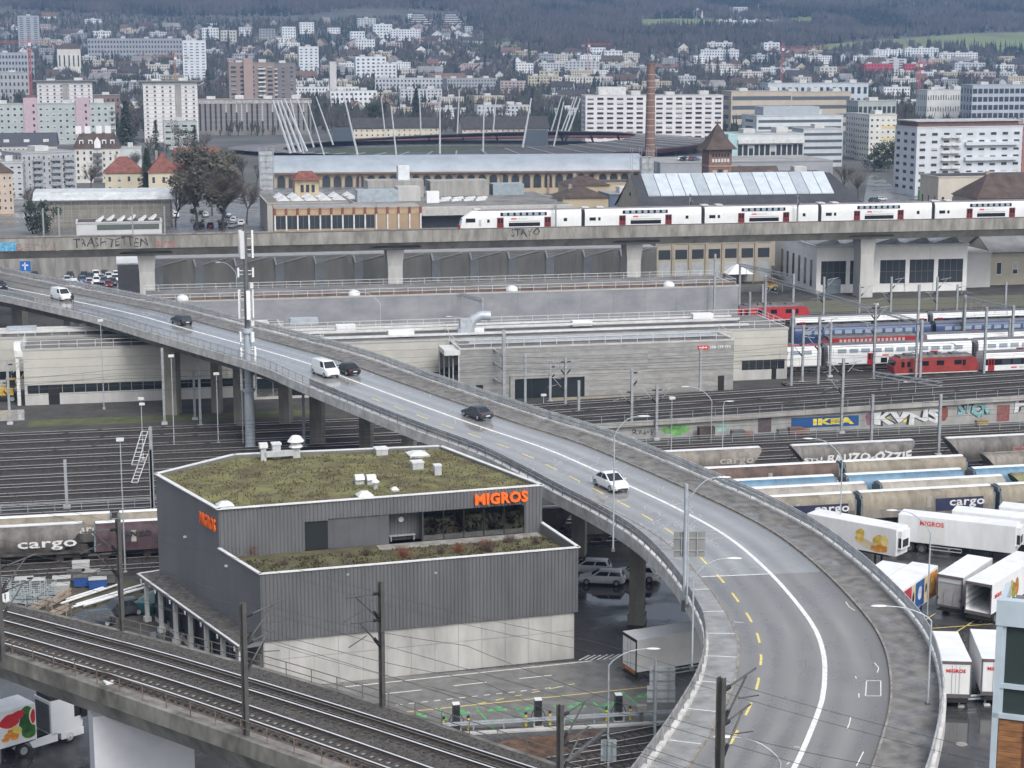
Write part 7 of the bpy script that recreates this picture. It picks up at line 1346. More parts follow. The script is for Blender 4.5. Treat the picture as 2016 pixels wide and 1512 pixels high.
# ------------------------------------------------------------------ houses up the slope
def fline(x):
    """image row where the wood begins"""
    for (a, ya), (b, yb_) in zip(FL, FL[1:]):
        if x <= b: return ya+(yb_-ya)*(x-a)/(b-a)
    return FL[-1][1]
FL = [(-200, 18), (0, 18), (300, 34), (600, 34), (700, 18), (900, 24), (930, 58), (1000, 92), (1280, 100), (1400, 88), (1600, 98), (1680, 104), (2016, 112), (2300, 112)]
HC = [('white', (.68, .71, .74)), ('white', (.72, .73, .74)), ('cream', (.56, .54, .49)), ('pale grey', (.50, .52, .54)), ('yellowish', (.50, .45, .35)), ('pinkish', (.45, .37, .36)), ('grey', (.32, .33, .35))]
hand = [  # x0, x1, top, base, wall colour index, roof, rows, cols
    (397, 430, 55, 80, 0, 'flat', 4, 6), (434, 464, 60, 88, 2, 'flat', 4, 5), (470, 492, 54, 72, 0, 'flat', 3, 4), (510, 540, 57, 80, 6, 'flat', 4, 5), (555, 582, 53, 78, 0, 'flat', 4, 5), (590, 618, 44, 66, 1, 'flat', 4, 5), (645, 670, 55, 66, 1, 'flat', 2, 5), (682, 720, 80, 93, 5, 'front', 2, 4), (700, 738, 78, 98, 0, 'flat', 3, 7), (704, 740, 36, 55, 3, 'flat', 4, 6), (690, 718, 62, 82, 0, 'flat', 3, 5), (735, 772, 48, 75, 0, 'flat', 4, 6), (768, 828, 58, 80, 0, 'flat', 4, 11), (760, 792, 84, 98, 5, 'flat', 2, 6), (812, 838, 46, 62, 5, 'front', 2, 3), (850, 872, 62, 78, 0, 'front', 2, 3), (892, 912, 60, 75, 0, 'front', 2, 3), (915, 930, 52, 66, 3, 'flat', 3, 3), (812, 836, 74, 88, 5, 'flat', 2, 3), (848, 920, 150, 172, 0, 'gable', 2, 12), (700, 760, 112, 160, 0, 'flat', 6, 6), (740, 780, 126, 165, 1, 'flat', 5, 5), (738, 880, 154, 182, 3, 'flat', 3, 20), (880, 976, 155, 185, 6, 'flat', 4, 16), (985, 1038, 160, 190, 5, 'flat', 5, 7), (1040, 1100, 150, 170, 4, 'flat', 3, 10), (1062, 1100, 140, 165, 4, 'flat', 4, 4), (1100, 1206, 152, 168, 2, 'flat', 2, 18), (1015, 1050, 125, 150, 1, 'flat', 4, 6), (1060, 1112, 124, 142, 3, 'flat', 3, 9), (1112, 1180, 120, 145, 3, 'flat', 4, 9), (1105, 1138, 98, 112, 0, 'hip', 2, 5), (1190, 1225, 100, 120, 0, 'flat', 3, 5), (1162, 1192, 94, 108, 0, 'flat', 2, 5), (560, 706, 172, 196, 1, 'flat', 3, 22), (566, 660, 160, 176, 3, 'flat', 2, 14), (640, 700, 196, 210, 2, 'flat', 2, 10), (650, 742, 180, 212, 1, 'flat', 3, 10), (752, 776, 196, 218, 1, 'hip', 2, 3), (788, 870, 176, 205, 3, 'flat', 4, 11), (940, 1030, 208, 235, 3, 'flat', 3, 11), (1005, 1045, 208, 232, 2, 'flat', 3, 5), (1205, 1262, 206, 240, 5, 'gable', 2, 8),
    (1365, 1382, 14, 36, 0, 'front', 3, 3), (1390, 1404, 14, 28, 0, 'front', 2, 2), (1444, 1472, 14, 36, 3, 'flat', 4, 5), (1490, 1508, 9, 22, 0, 'front', 2, 2), (1412, 1450, 40, 50, 1, 'flat', 1, 8), (1460, 1522, 40, 47, 1, 'flat', 1, 12), (1336, 1356, 88, 104, 2, 'front', 2, 3), (1380, 1455, 98, 118, 0, 'flat', 3, 14), (1392, 1442, 84, 98, 1, 'flat', 2, 8), (1366, 1400, 110, 126, 1, 'flat', 3, 6), (1504, 1535, 84, 104, 0, 'flat', 3, 4), (1480, 1512, 108, 122, 3, 'flat', 2, 6), (1462, 1476, 116, 132, 2, 'front', 2, 2), (1436, 1460, 120, 138, 5, 'hip', 2, 3), (1680, 1745, 110, 122, 1, 'flat', 2, 12), (1702, 1758, 126, 146, 'red', 'flat', 3, 9), (1782, 1820, 126, 146, 'red', 'flat', 3, 6), (1745, 1785, 116, 143, 3, 'flat', 5, 2), (1782, 1848, 95, 112, 0, 'flat', 3, 12), (1720, 1785, 98, 112, 0, 'flat', 3, 11), (1850, 1925, 104, 120, 1, 'flat', 3, 14), (1880, 1940, 124, 142, 3, 'flat', 3, 9), (1900, 1960, 142, 158, 5, 'flat', 2, 9), (1615, 1648, 132, 152, 2, 'flat', 3, 4), (1538, 1572, 136, 150, 3, 'flat', 2, 5), (1965, 2000, 142, 158, 3, 'flat', 2, 6), (1740, 1792, 172, 195, 1, 'flat', 3, 9), (1830, 1900, 172, 182, 1, 'flat', 1, 12), (1336, 1370, 150, 172, 3, 'flat', 3, 6), (1290, 1335, 130, 142, 1, 'gable', 1, 6)]
rand = []; tries = 0; rr = random.Random(21)
boxes = [(a-3, b+3, t_, y_) for a, b, t_, y_, *_ in hand]+[(o[0]-2, o[1]+2, o[2], o[3]) for o in OCC]
while len(rand) < 270 and tries < 16000:
    tries += 1; x = rr.uniform(-20, 2030); y = rr.choice((rr.uniform(32, 110), rr.uniform(60, 140), rr.uniform(100, 190), rr.uniform(130, 235)))
    if y < fline(x)+12 or (1650 < x and y < 118): continue
    k = .5+y/230; big = rr.random() < (.22 if y < 110 else .42)
    w = rr.uniform(13, 22)*k*(2.1 if big else 1); h = rr.uniform(8, 12)*k*(1.4 if big else 1)
    bx_ = (x, x+w, y-h, y)
    if any(min(bx_[1], b[1])-max(bx_[0], b[0]) > .4*w and min(y, b[3])-max(y-h, b[2]) > .45*h for b in boxes): continue
    boxes.append(bx_); rand.append((x, x+w, y-h, y, rr.randrange(7), rr.choice(('flat', 'flat', 'gable')) if big else rr.choice(('front', 'front', 'gable', 'hip')), max(2, int(h/4.6)), max(3, int(w/4.6))))
band = {}
for it in hand+rand:
    y = it[3]; k = 0 if y < 70 else 1 if y < 105 else 2 if y < 140 else 3 if y < 180 else 4; band.setdefault(k, []).append(it)
BN = ['highest row below the wood', 'upper hillside row', 'middle hillside row', 'lower hillside row', 'row behind the stadium']
for k, its in sorted(band.items()):
    its.sort()
    for i, (x0, x1, yt, yb, ci, rf, rows, cols) in enumerate(its):
        cn, cc = ('red', (.46, .06, .08)) if ci == 'red' else HC[ci]; kind = {'flat': 'flat roofed block', 'front': 'gable-fronted house', 'gable': 'long pitched-roof house', 'hip': 'hip-roofed house'}[rf]
        if rf != 'flat': yt = yt+(yb-yt)*.35
        bld('%s %s, %s from left in the %s' % (cn, kind, ord_(i), BN[k]), x0, x1, yt, yb, None, cc, rr.uniform(9, 13), rf, rows, cols, .45, .45, False, yaw=rr.choice((-18, -8, 5, 12, 20, 28)) if rf != 'flat' else rr.choice((0, 8, 14, 22)), name='house' if rf != 'flat' else 'apartment_block', cat='house' if rf != 'flat' else 'flats', group='buildings in the %s' % BN[k], rm=None if rf == 'flat' else rr.choice((RBRN, RBRN, RDARK, mat((.16, .10, .08), .85, .2, .5), RGREY)), plant=(x1-x0) > 30, side=False)
# two stepped terrace blocks against the wood
for j, (x0, x1) in enumerate(((808, 854), (872, 918))):
    p = WT(x0, 52); sc1 = scale_at(p); t = thing('terraced_flats', 'white stepped terrace flats on the hill, %s of the pair' % ('left' if j == 0 else 'right'), 'flats', p, .25)
    for i in range(6): w0 = (x1-x0)/sc1*(1-.11*i); MB().box(i*1.4, i*1.4+w0, i*2.5, 20, i*3.1-3, i*3.1+1.3).build('storey', WHITE_D, t); MB().box(i*1.4+.5, i*1.4+w0-.5, i*2.5+.5, 20, i*3.1+1.3, i*3.1+3.1).build('window_band', WINM['d'], t)
# cranes
def crane(lab, x, yb, yt, Y, jx, c_):
    p = WD(x, yb, Y); p.z = tz(p.x, Y); top = WD(x, yt, Y).z-p.z; t = thing('tower_crane', lab, 'crane', p); m = mat(c_, .5, .05); mb = MB(); s_ = .7
    for sx in (-s_, s_):
        for sy in (-s_, s_): mb.bar((sx, sy, 0), (sx, sy, top), .28, .28)
    for z in range(0, int(top), 3): mb.bar((-s_, -s_, z), (s_, -s_, min(top, z+3)), .18, .18); mb.bar((s_, -s_, z), (-s_, -s_, min(top, z+3)), .18, .18)
    mb.build('mast', m, t); L = jx/scale_at(p); mb = MB(); mb.bar((-L*.3, 0, top), (L, 0, top), .35, .35); mb.bar((-L*.3, 0, top+1.6), (L, 0, top+1.2), .3, .3); [mb.bar((L*k/12, 0, top), (L*(k+.5)/12, 0, top+1.3), .18, .18) for k in range(12)]; mb.build('jib', m, t); MB().tube([(0, 0, top), (0, 0, top+6)], .4, 5).build('apex', m, t); MB().box(-L*.3, -L*.3+3, -1, 1, top-2, top).build('counterweight', CONC, t); MB().box(-.2, 1.8, -1.6, -.4, top-2.4, top).build('cab', WHITE, t)
crane('red tower crane at the far left above the pale green block', 61, 175, 84, 1400, -95, (.42, .09, .08)); crane('small orange tower crane left of the slender white tower', 346, 175, 112, 1600, -70, (.42, .22, .12)); crane('red tower crane in the middle of the town', 1158, 150, 88, 1900, 45, (.42, .10, .08)); crane('red tower crane behind the offices on the right', 1538, 165, 95, 1700, 90, (.42, .12, .10)); crane('red tower crane in front of the red flats', 1810, 165, 126, 1500, 30, (.50, .10, .08))
bld('pale slab chimney tower behind the long brown block', 649, 662, 122, 172, 1500, (.56, .55, .54), 6, 'flat', name='tower', plant=False)
# meadows on the slope
def drape(name, poly, m, nx=10, ny=5):
    """poly: image outline given as upper and lower edge (lists of the same length)"""
    up_, dn = poly; mb = MB(); vs = []; n_ = len(up_)
    for j in range(ny+1):
        for i in range(n_):
            x = up_[i][0]+(dn[i][0]-up_[i][0])*j/ny; y = up_[i][1]+(dn[i][1]-up_[i][1])*j/ny; q = WT(x, y); vs.append((q.x, q.y, tz(q.x, q.y)+1.0))
    mb.add(vs, [(j*n_+i, j*n_+i+1, (j+1)*n_+i+1, (j+1)*n_+i) for j in range(ny) for i in range(n_-1)]); return struct(mb.build(name, m))
MEAD = mat((.15, .20, .075), .95, .2, .01, tint=(.13, .14, .07))
MPOLY = [([(1600, 92), (1700, 82), (1800, 76), (1890, 68), (2060, 64)], [(1590, 100), (1700, 98), (1800, 98), (1890, 100), (2060, 108)]), ([(1262, 40), (1330, 38), (1400, 40), (1480, 44), (1600, 34)], [(1262, 62), (1330, 60), (1400, 58), (1480, 56), (1600, 46)]), ([(865, 86), (940, 82), (1010, 84), (1060, 90)], [(865, 98), (940, 100), (1010, 100), (1060, 98)])]
for p in MPOLY: drape('meadow', p, MEAD)
# ------------------------------------------------------------------ masts, wires, lamps, signs
MASTG = mat((.32, .34, .36), .5, .12, 1.5); MASTB = mat((.085, .082, .08), .6, .15, 1.5)
def hmast(mb, w, h, z0=0.):
    t_ = w*.12; mb.box(-w/2, w/2, -w/2, -w/2+t_, z0, h).box(-w/2, w/2, w/2-t_, w/2, z0, h).box(-t_/2, t_/2, -w/2+t_, w/2-t_, z0, h)
def cat_mast(label, base, top_z, w, arms, m=MASTG, rz=YAW, group='catenary masts of the yard', foot=True):
    """arms: (side, height below the top, reach)"""
    t = thing('catenary_mast', label, 'mast', base, rz, group); h = top_z-base.z; mb = MB(); hmast(mb, w, h); mb.build('mast', m, t)
    if foot: MB().cb(0, 0, -.1, w*2.4, w*2.4, .4).build('footing', CONC_L, t)
    for sd, dz, reach in arms:
        z = h-dz; a = MB(); a.tube([(sd*w*.5, 0, z), (sd*reach, 0, z+.35)], .055, 5); a.tube([(sd*w*.5, 0, z-1.7), (sd*reach*.72, 0, z+.2)], .055, 5); a.tube([(sd*reach*.5, 0, z-.75), (sd*reach*1.1, 0, z-1.1)], .035, 4); a.build('cantilever', m, t)
        for q, dr in (((sd*w*.5, 0, z), (sd*.55, 0, .06)), ((sd*w*.5, 0, z-1.7), (sd*.5, 0, .6))): MB().tube([q, (q[0]+dr[0], 0, q[2]+dr[2])], .11, 6).build('insulator', BLACK, t)
    return t
# yard masts: (column, top row, foot row)
YM = [(20, 710, 835, 1), (324, 685, 835, 0), (384, 732, 826, 0), (395, 708, 840, 0), (599, 770, 883, 0), (692, 597, 660, 1), (786, 640, 745, 0), (947, 583, 660, 1), (1034, 695, 806, 0), (1083, 715, 793, 1), (1095, 590, 662, 1), (1113, 702, 833, 2), (1139, 749, 842, 0), (1243, 726, 865, 1), (1292, 757, 866, 2), (1378, 685, 784, 0), (1405, 500, 660, 0), (1557, 610, 776, 0), (1609, 624, 793, 1), (1579, 640, 754, 1), (1633, 634, 742, 0), (1656, 705, 852, 2), (1715, 776, 872, 0), (1847, 776, 897, 0), (1719, 597, 749, 2), (1802, 560, 755, 0), (1842, 545, 640, 1), (1882, 560, 640, 1), (1894, 610, 688, 0), (1936, 604, 749, 0), (1977, 555, 640, 0), (1985, 628, 705, 0), (1752, 545, 640, 1), (1690, 560, 650, 1), (1500, 560, 640, 1), (1475, 575, 650, 0), (1620, 545, 640, 1), (90, 640, 700, 1), (132, 905, 1000, 0), (560, 600, 665, 0), (850, 595, 655, 1)]
for i, (x, yt, yb, k) in enumerate(sorted(YM)):
    b = W(x, yb, 0); zt = WD(x, yt, b.y).z
    if zt < 5: zt = 7.5
    if zt > 16: zt = 16
    arms = [] if k == 0 else [(1, .6, 2.8)] if k == 1 else [(-1, .8, 2.6), (1, .8, 2.6)]
    if k and zt > 9: arms += [(-1, 3.2, 2.4)]
    cat_mast('grey steel catenary mast, %s from the left in the rail yard' % ord_(i), b, zt, .34, arms)
def gantry(label, a, b, h, legs=True):
    """lattice beam between two image feet (on the ground) at height h"""
    A, B = W(*a, 0), W(*b, 0); t = thing('signal_gantry', label, 'gantry', A, 0, 'lattice gantries over the tracks'); d = B-A; mb = MB(); n_ = max(4, int(d.length/1.2)); u = d.normalized().cross(Vector((0, 0, 1)))*.25; z = Vector((0, 0, h)); dz = Vector((0, 0, .5))
    for o in (u, -u): mb.bar(o+z, d+o+z, .08, .08); mb.bar(o+z+dz, d+o+z+dz, .08, .08)
    for k in range(n_): p, q = d*(k/n_), d*((k+1)/n_); mb.bar(p+u+z, q+u+z+dz, .05, .05); mb.bar(p+u+z, q-u+z, .05, .05); mb.bar(p-u+z, q-u+z+dz, .05, .05)
    mb.build('beam', MASTG, t)
    if legs:
        for p in (Vector((0, 0, 0)), d): m_ = MB(); hmast(m_, .38, h+.8); m_.build('leg', MASTG, t, p, YAW)
    for k in range(4): p = d*((k+.5)/4); MB().bar(p+z, p+z-Vector((0, 0, 1.4)), .07, .07).build('hanger', MASTG, t)
    return t
gantry('lattice gantry from the beige hall across the stabled trains', (1505, 655), (1810, 765), 10.); gantry('lattice gantry over the stabled trains at the right edge', (1896, 690), (1990, 715), 9.); gantry('lattice gantry in front of the graffiti wall', (1716, 872), (1848, 897), 9.2, False); gantry('lattice gantry on the roof line left of the concrete hall', (889, 668), (950, 690), 8.5); gantry('lattice gantry between the white workshop and the yard', (1455, 612), (1560, 640), 9.)
# a portal of two braced masts beside the concrete hall
A, B = W(967, 785, 0), W(992, 793, 0); t = thing('braced_portal', 'braced double mast at the left end of the concrete hall', 'mast', A, 0)
for p, hh in ((Vector((0, 0, 0)), 7.6), (B-A, 11.0)): m_ = MB(); hmast(m_, .5, hh); m_.build('leg', MASTG, t, p, YAW)
mb = MB(); d = B-A
for z in (2.6, 5.0, 7.0): mb.bar(Vector((0, 0, z+.9)), d+Vector((0, 0, z)), .3, .2)
mb.build('brace', MASTG, t)
# overhead wires of the yard
WIRE = mat((.06, .06, .062), .5, 0)
for i, c in enumerate((213, 217.5, 222, 226.5, 237.2, 241.8, 246.6, 266.5, 275.5, 286, 294.5, 309)):
    t = thing('overhead_wire', 'pair of overhead wires above the yard track, %s from the depot' % ord_(i), 'wire', yp(c, 0), YAW, 'overhead wires of the yard'); z0 = 3.2 if 236 < c < 250 else .4; s0, s1 = (ys_at(c, -80) if c < 260 else ys_at(c, 1555)), ys_at(c, 2090)
    mb = MB(); mb.tube([(s0, 0, z0+5.4), (s1, 0, z0+5.4)], .022, 3); mb.build('contact_wire', WIRE, t); pts = []; n_ = int((s1-s0)/4)
    for k in range(n_+1): s_ = s0+(s1-s0)*k/n_; f = (s_ % 48)/48; pts.append((s_, 0, z0+5.75+1.1*(2*f-1)**2))
    MB().tube(pts, .022, 3).build('carrier_wire', WIRE, t); mb = MB(); [mb.bar((p[0], 0, z0+5.4), p, .02, .02) for p in pts[::2]]; mb.build('droppers', WIRE, t, kind='stuff')
# masts and wires of the front viaduct
VM = [(5, 1100, 1302, .42, -1, 'by the left edge of the picture'), (241, 1022, 1249, .4, -1, 'in front of the parked dark car'), (485, 1187, 1452, .42, 1, 'in front of the depot corner'), (753, 1145, 1398, .4, -1, 'before the concrete depot base'), (1102, 1388, 1560, .42, 1, 'over the planting bed'), (1410, 1334, 1800, .46, -1, 'in front of the bridge bend')]
tops = []
for x, yt, yb, w, sd, lab in VM:
    b = W(x, yb, ZV); zt = WD(x, yt, b.y).z; q = NV.at(NV.nearest(b)); rz = math.atan2(q[1].y, q[1].x)
    cat_mast('dark steel catenary mast on the front viaduct %s' % lab, b, zt, w*.72, [(sd if x not in (5, 485, 1410) else 1, .7, 3.0), (sd if x not in (5, 485, 1410) else 1, 2.4, 2.6)] if x != 485 else [(1, .9, 3.4), (1, 2.6, 2.6)], MASTB, rz, 'catenary masts of the front viaduct', False)
for i, P_ in enumerate((TA, TBk)):
    t = thing('overhead_wire', 'overhead wires above the %s track of the front viaduct' % ('nearer', 'farther')[i], 'wire', (0, 0, 0), 0, 'overhead wires of the front viaduct')
    MB().tube([P_.at(k*4., 0, 5.6)[0] for k in range(int(P_.L/4))], .016, 3).build('contact_wire', WIRE, t); MB().tube([P_.at(k*2., 0, 6.1+.9*(2*((k*2. % 30)/30)-1)**2)[0] for k in range(int(P_.L/2))], .016, 3).build('carrier_wire', WIRE, t)
for i, (dz, off) in enumerate(((7.4, 8.9), (7.9, 9.2), (7.1, -.1))): t = thing('feeder_wire', 'thin feeder wire along the front viaduct masts, %s one' % ('lower far', 'upper far', 'near')[i], 'wire', (0, 0, 0)); MB().tube([NV.at(k*3., off, dz-.5*(1-(2*((k*3. % 32)/32)-1)**2))[0] for k in range(int(NV.L/3))], .013, 3).build('strand', WIRE, t)
# sign boards seen from behind on the front viaduct: the small white track number
MB_ = thing('track_sign', 'small white track sign at the left edge of the front viaduct', 'sign', W(12, 1208, ZV+.3)); MB().add([(-.3, 0, 1.0), (.3, 0, 1.0), (.3, 0, 1.7), (-.3, 0, 1.7), (0, 0, .8)], [(4, 1, 2, 3, 0)]).build('plate', WHITE, MB_); MB().tube([(0, .03, 0), (0, .03, 1.4)], .04, 5).build('post', STEEL_D, MB_); MB().box(-.04, .04, -.02, -.005, 1.1, 1.5).build('numeral', BLACK, MB_)
# masts on the far viaduct
for i, (x, yt) in enumerate(((87, 418), (262, 415), (118, 432), (1093, 392), (1568, 385), (325, 415), (1380, 410))):
    q, n = FV.at(fvs(x), -.2 if i != 6 else 8); b = Vector((q.x, q.y, ZF)); t = cat_mast('slim catenary mast on the far viaduct, %s' % ('left of the graffiti', 'above the end of the graffiti', 'over the blue graffiti', 'in front of the leading train car', 'in front of the third train car', 'right of the long graffiti', 'between the second and third train cars')[i], b, ZF+6.8, .28, [(-1 if i in (4, 6) else 1, .5, 2.2)], MASTG, VRZ+math.pi/2, 'catenary masts of the far viaduct', False)
# ---- lamps
LH = mat((.62, .63, .63), .35, .05)
def lamp_arm(label, foot, head_px, knee_px, group='curved street lamps', r=.075):
    """street lamp with bent arm: foot and the image points of its knee and head, all at the foot's depth"""
    k, h = WD(*knee_px, foot.y), WD(*head_px, foot.y); t = thing('street_lamp', label, 'street lamp', foot, 0, group); k -= foot; h -= foot; pts = [Vector((0, 0, 0)), Vector((0, 0, k.z*.5)), Vector((0, 0, k.z))]
    for j in range(1, 7): f = j/6; pts.append(Vector((h.x*(f**1.3)*.86, 0, k.z+(h.z-k.z)*math.sin(f*math.pi/2)*.98)))
    MB().tube(pts, r, 7, 0, r*.5).build('pole', GALV, t, smooth=True); e = pts[-1]; s_ = 1 if h.x > 0 else -1
    mb = MB(); mb.lathe([(.05, 0), (.16, .2), (.2, .55), (.14, .95), (.02, 1.1)], 8, axis='y'); mb.v = [(e.x+s_*v[1], v[0]*1.1, e.z+v[2]*.45+.02) for v in mb.v]; mb.build('head', LH, t, smooth=True); MB().cb(0, 0, 0, .3, .3, .25).build('foot', STEEL_D, t)
def bfoot(px, py, dz=.15): q, _ = on_bridge(px, py, dz); return q
lamp_arm('curved lamp in front of the white crossover on the road bridge', bfoot(1207, 1085), (1262, 819), (1206, 860))
lamp_arm('curved lamp beside the grey sign board on the bridge', bfoot(1352, 1195), (1420, 939), (1352, 990)); lamp_arm('curved lamp at the footpath below the sign board', W(1362, 1318, ZB), (1440, 1099), (1361, 1140)); lamp_arm('curved lamp on the charging car park beside the grey trailer', W(1197, 1470, 0), (1284, 1277), (1196, 1310))
lamp_arm('curved lamp standing out over the verge at the bend', W(1826, 1390, ZB), (1733, 1193), (1815, 1222)); lamp_arm('curved lamp at the bottom edge reaching over the road', W(1532, 1640, ZB), (1428, 1450), (1530, 1500)); lamp_arm('curved lamp beside the wagons behind the bend', W(1652, 1085, 0), (1592, 863), (1652, 905)); lamp_arm('curved lamp beside the long MIGROS trailer', W(1825, 1215, 0), (1757, 1004), (1824, 1050))
lamp_arm('curved lamp above the sandy strip by the concrete hall', W(1400, 865, 0), (1350, 761), (1399, 790)); lamp_arm('short curved lamp in front of the hopper wagon', W(1421, 945, 0), (1428, 790), (1420, 802)); lamp_arm('curved lamp in front of the big grey hall', W(750, 700, 0), (705, 575), (749, 600)); lamp_arm('curved lamp left of the far telecom mast', W(468, 640, 0), (430, 516), (468, 540)); lamp_arm('curved lamp near the roof gantry of the concrete hall', W(926, 690, 0), (884, 623), (925, 640)); lamp_arm('curved lamp over the roof of the concrete hall', W(1138, 760, 0), (1090, 682), (1137, 705))
def box_lamp(label, px, yt, yb, double=False):
    b = W(px, yb, 0); zt = WD(px, yt, b.y).z; t = thing('yard_lamp', label, 'yard lamp', b, .2, 'box-headed yard lamps'); MB().tube([(0, 0, 0), (0, 0, zt)], .09, 6, 0, .05).build('pole', GALV, t); MB().cb(0, 0, zt-.05, .75, .5, .28).build('head', LH, t); MB().cb(0, 0, 0, .4, .4, .3).build('footing', CONC, t)
    if double: MB().cb(.1, 0, zt-.75, .7, .5, .26).build('head', LH, t)
for i, (x, yt, yb, dbl) in enumerate(sorted(((343, 702, 880, 0), (430, 737, 874, 0), (282, 786, 905, 1), (247, 867, 1130, 0), (1070, 779, 830, 0), (1321, 785, 912, 0), (205, 632, 806, 0), (1781, 752, 800, 0), (947, 588, 650, 0), (1165, 605, 660, 0), (240, 690, 700, 0), (1720, 600, 720, 0)))): box_lamp('yard lamp with white box head, %s from the left in the rail yard' % ord_(i), x, yt, yb, dbl)
# ---- telecom mast
b = W(493, 880, 0); zt = WD(491, 440, b.y).z; t = thing('telecom_mast', 'tall grey telecom mast with white antenna panels beside the bridge', 'mast', b); TM = mat((.36, .40, .44), .5, .1, .8, streak=.4)
z1 = WD(493, 770, b.y).z; z2 = WD(492, 655, b.y).z; MB().lathe([(.68, 0), (.64, z1), (.85, z1), (.85, z1+.3), (.56, z1+.3), (.52, z2), (.75, z2), (.75, z2+.6), (.34, z2+.6)], 14).build('lower_shaft', TM, t, smooth=True); MB().lathe([(.34, z2+.6), (.28, zt-4), (.2, zt)], 10).build('upper_shaft', STEEL_D, t, smooth=True)
for z, a0, n_, hh in ((zt-4.5, .3, 3, 3.6), (zt-12.5, .9, 3, 3.8), (zt-7, .1, 2, 1.2), (zt-15.5, 1.4, 3, 1.3), (zt-17.5, .4, 2, 1.2), (zt-22, .2, 2, 4.5)):
    for k in range(n_): a = a0+k*6.283/n_; MB().cb(.95, 0, 0, .24, .5, hh).bar((.3, 0, hh*.3), (.85, 0, hh*.3), .08, .08).bar((.3, 0, hh*.7), (.85, 0, hh*.7), .08, .08).build('antenna', WHITE, t, (0, 0, z), a)
for z in (zt-8.5, zt-13.5, zt-19): MB().cb(.6, -.2, 0, .5, .5, .7).build('radio_unit', WHITE_D, t, (0, 0, z), .8)
mb = MB(); [mb.bar((-.9, -.5, 1+k*.8), (-.9, -.1, 1+k*.8), .04, .04) for k in range(int(z2/.8))]; mb.tube([(-.9, -.5, .5), (-.9, -.5, z2)], .04, 4); mb.tube([(-.9, -.1, .5), (-.9, -.1, z2)], .04, 4); mb.build('ladder', STEEL, t)
# ---- sign boards on posts, seen from the back
def board_post(label, foot, top_px, boards, r=.13, m=GALV):
    zt = WD(*top_px, foot.y).z-foot.z; t = thing('sign_post', label, 'road sign', foot, 0); MB().tube([(0, 0, 0), (0, 0, zt)], r, 8).build('post', m, t, smooth=True); MB().lathe([(r+.07, -.4), (r+.07, .5)], 8).build('socket', STEEL_D, t)
    for x0, x1, y0, y1, c_ in boards:
        a, b_ = WD(x0, y1, foot.y)-foot, WD(x1, y0, foot.y)-foot; MB().box(a.x, b_.x, .14, .2, a.z, b_.z).build('board', mat(c_, .5, .08, .8), t); n_ = 2
        for k in range(n_): z = a.z+(b_.z-a.z)*(k+.5)/n_*1.0; MB().box(a.x, b_.x, .08, .14, z-.05, z+.05).build('rail', STEEL, t)
        for k in range(2): x = a.x+(b_.x-a.x)*(.25+.5*k); MB().box(x-.04, x+.04, .04, .08, a.z, b_.z).build('stiffener', STEEL, t)
board_post('big grey sign board seen from behind on a tall post at the bridge', bfoot(1347, 1193, -.5), (1345, 953), [(1326, 1389, 1048, 1097, (.24, .24, .235))], .16)
board_post('two white sign boards seen from behind on a grey post by the bend', W(1289, 1462, 0), (1289, 1300), [(1279, 1330, 1313, 1350, (.44, .46, .48)), (1274, 1330, 1351, 1384, (.44, .46, .48))], .11); board_post('pale blue sign board seen from behind above the lower tracks', W(1197, 1560, 0), (1197, 1452), [(1183, 1214, 1458, 1500, (.36, .44, .48))], .08)
p = W(50, 562, 0); p = WD(50, 540, 405); p.z = 0; t = thing('motorway_sign', 'blue motorway sign in front of the retaining wall', 'road sign', p); a, b_ = WD(40, 534, 405)-p, WD(60, 514, 405)-p; MB().box(a.x, b_.x, -.1, 0, a.z, b_.z).build('board', mat((.02, .13, .42), .45, .05), t); MB().box(a.x+.5, b_.x-.5, -.13, -.101, a.z+1.2, a.z+1.5).box(a.x+1.0, a.x+1.25, -.13, -.101, a.z+.3, b_.z-.3).build('symbol', WHITE, t); [MB().cb(x, .1, 0, .14, .14, b_.z).build('post', STEEL, t) for x in (a.x+.3, b_.x-.3)]
# ---- building at the lower right corner
FY = 62.; p0 = WD(1955, 1512, FY); fr = frame_of((p0.x, FY, 0), math.radians(-20)); t = thing('corner_building', 'pale blue framed glass building with wooden cladding at the lower right', 'building', (p0.x, FY, 0), math.radians(-20)); zz = lambda y: onface(fr, 0, 1958, y)[1]
BF = mat((.42, .50, .56), .45, .05, .6); WOOD = mat((.28, .13, .055), .7, .22, 1.2, streak=4.); z0, z1, z2, z3, z4 = zz(1178), zz(1228), zz(1347), zz(1352), zz(1408)
MB().box(.1, 9, .25, 3.5, 0, z1).build('core', mat((.10, .11, .12), .6, .1), t); MB().box(-.15, 9, -.15, .25, z1, z0).box(-.15, .05, .25, 3.5, z1, z0-.4).build('parapet', BF, t); MB().box(.25, 9, .25, 3.5, z1, z1+.1).build('roof', ROOFG, t)
MB().bar((1.0, 1.5, z0+.1), (9, 1.5, z0+.1), .1, .14).bar((2, 1.5, z1), (2, 1.5, z0+.1), .08, .08).bar((5, 1.5, z1), (5, 1.5, z0+.1), .08, .08).build('roof_rail', GALV, t)
for a_, b_ in ((z4+.1, z2-.05), (z2+.1, z1-.05)):
    for k in range(5): MB().box(.22+k*1.15, .22+(k+1)*1.15-.12, .02, .06, a_, b_).build('glass_pane', glass((.035, .05, .05), .04), t)
mb = MB(); [mb.box(.1+k*1.15, .22+k*1.15, -.06, .1, z4, z1) for k in range(7)]; mb.box(-.1, 9, -.1, .2, z2-.08, z2+.08); mb.box(-.1, 9, -.12, .22, z4-.05, z4+.12); mb.box(-.12, .1, -.12, .3, 0, z1); mb.build('window_frame', BF, t)
for k in range(40): MB().box(.12, 8.9, -.04, .06, z4-.1-(k+1)*.2, z4-.1-k*.2-.012).build('wood_board', WOOD, t)
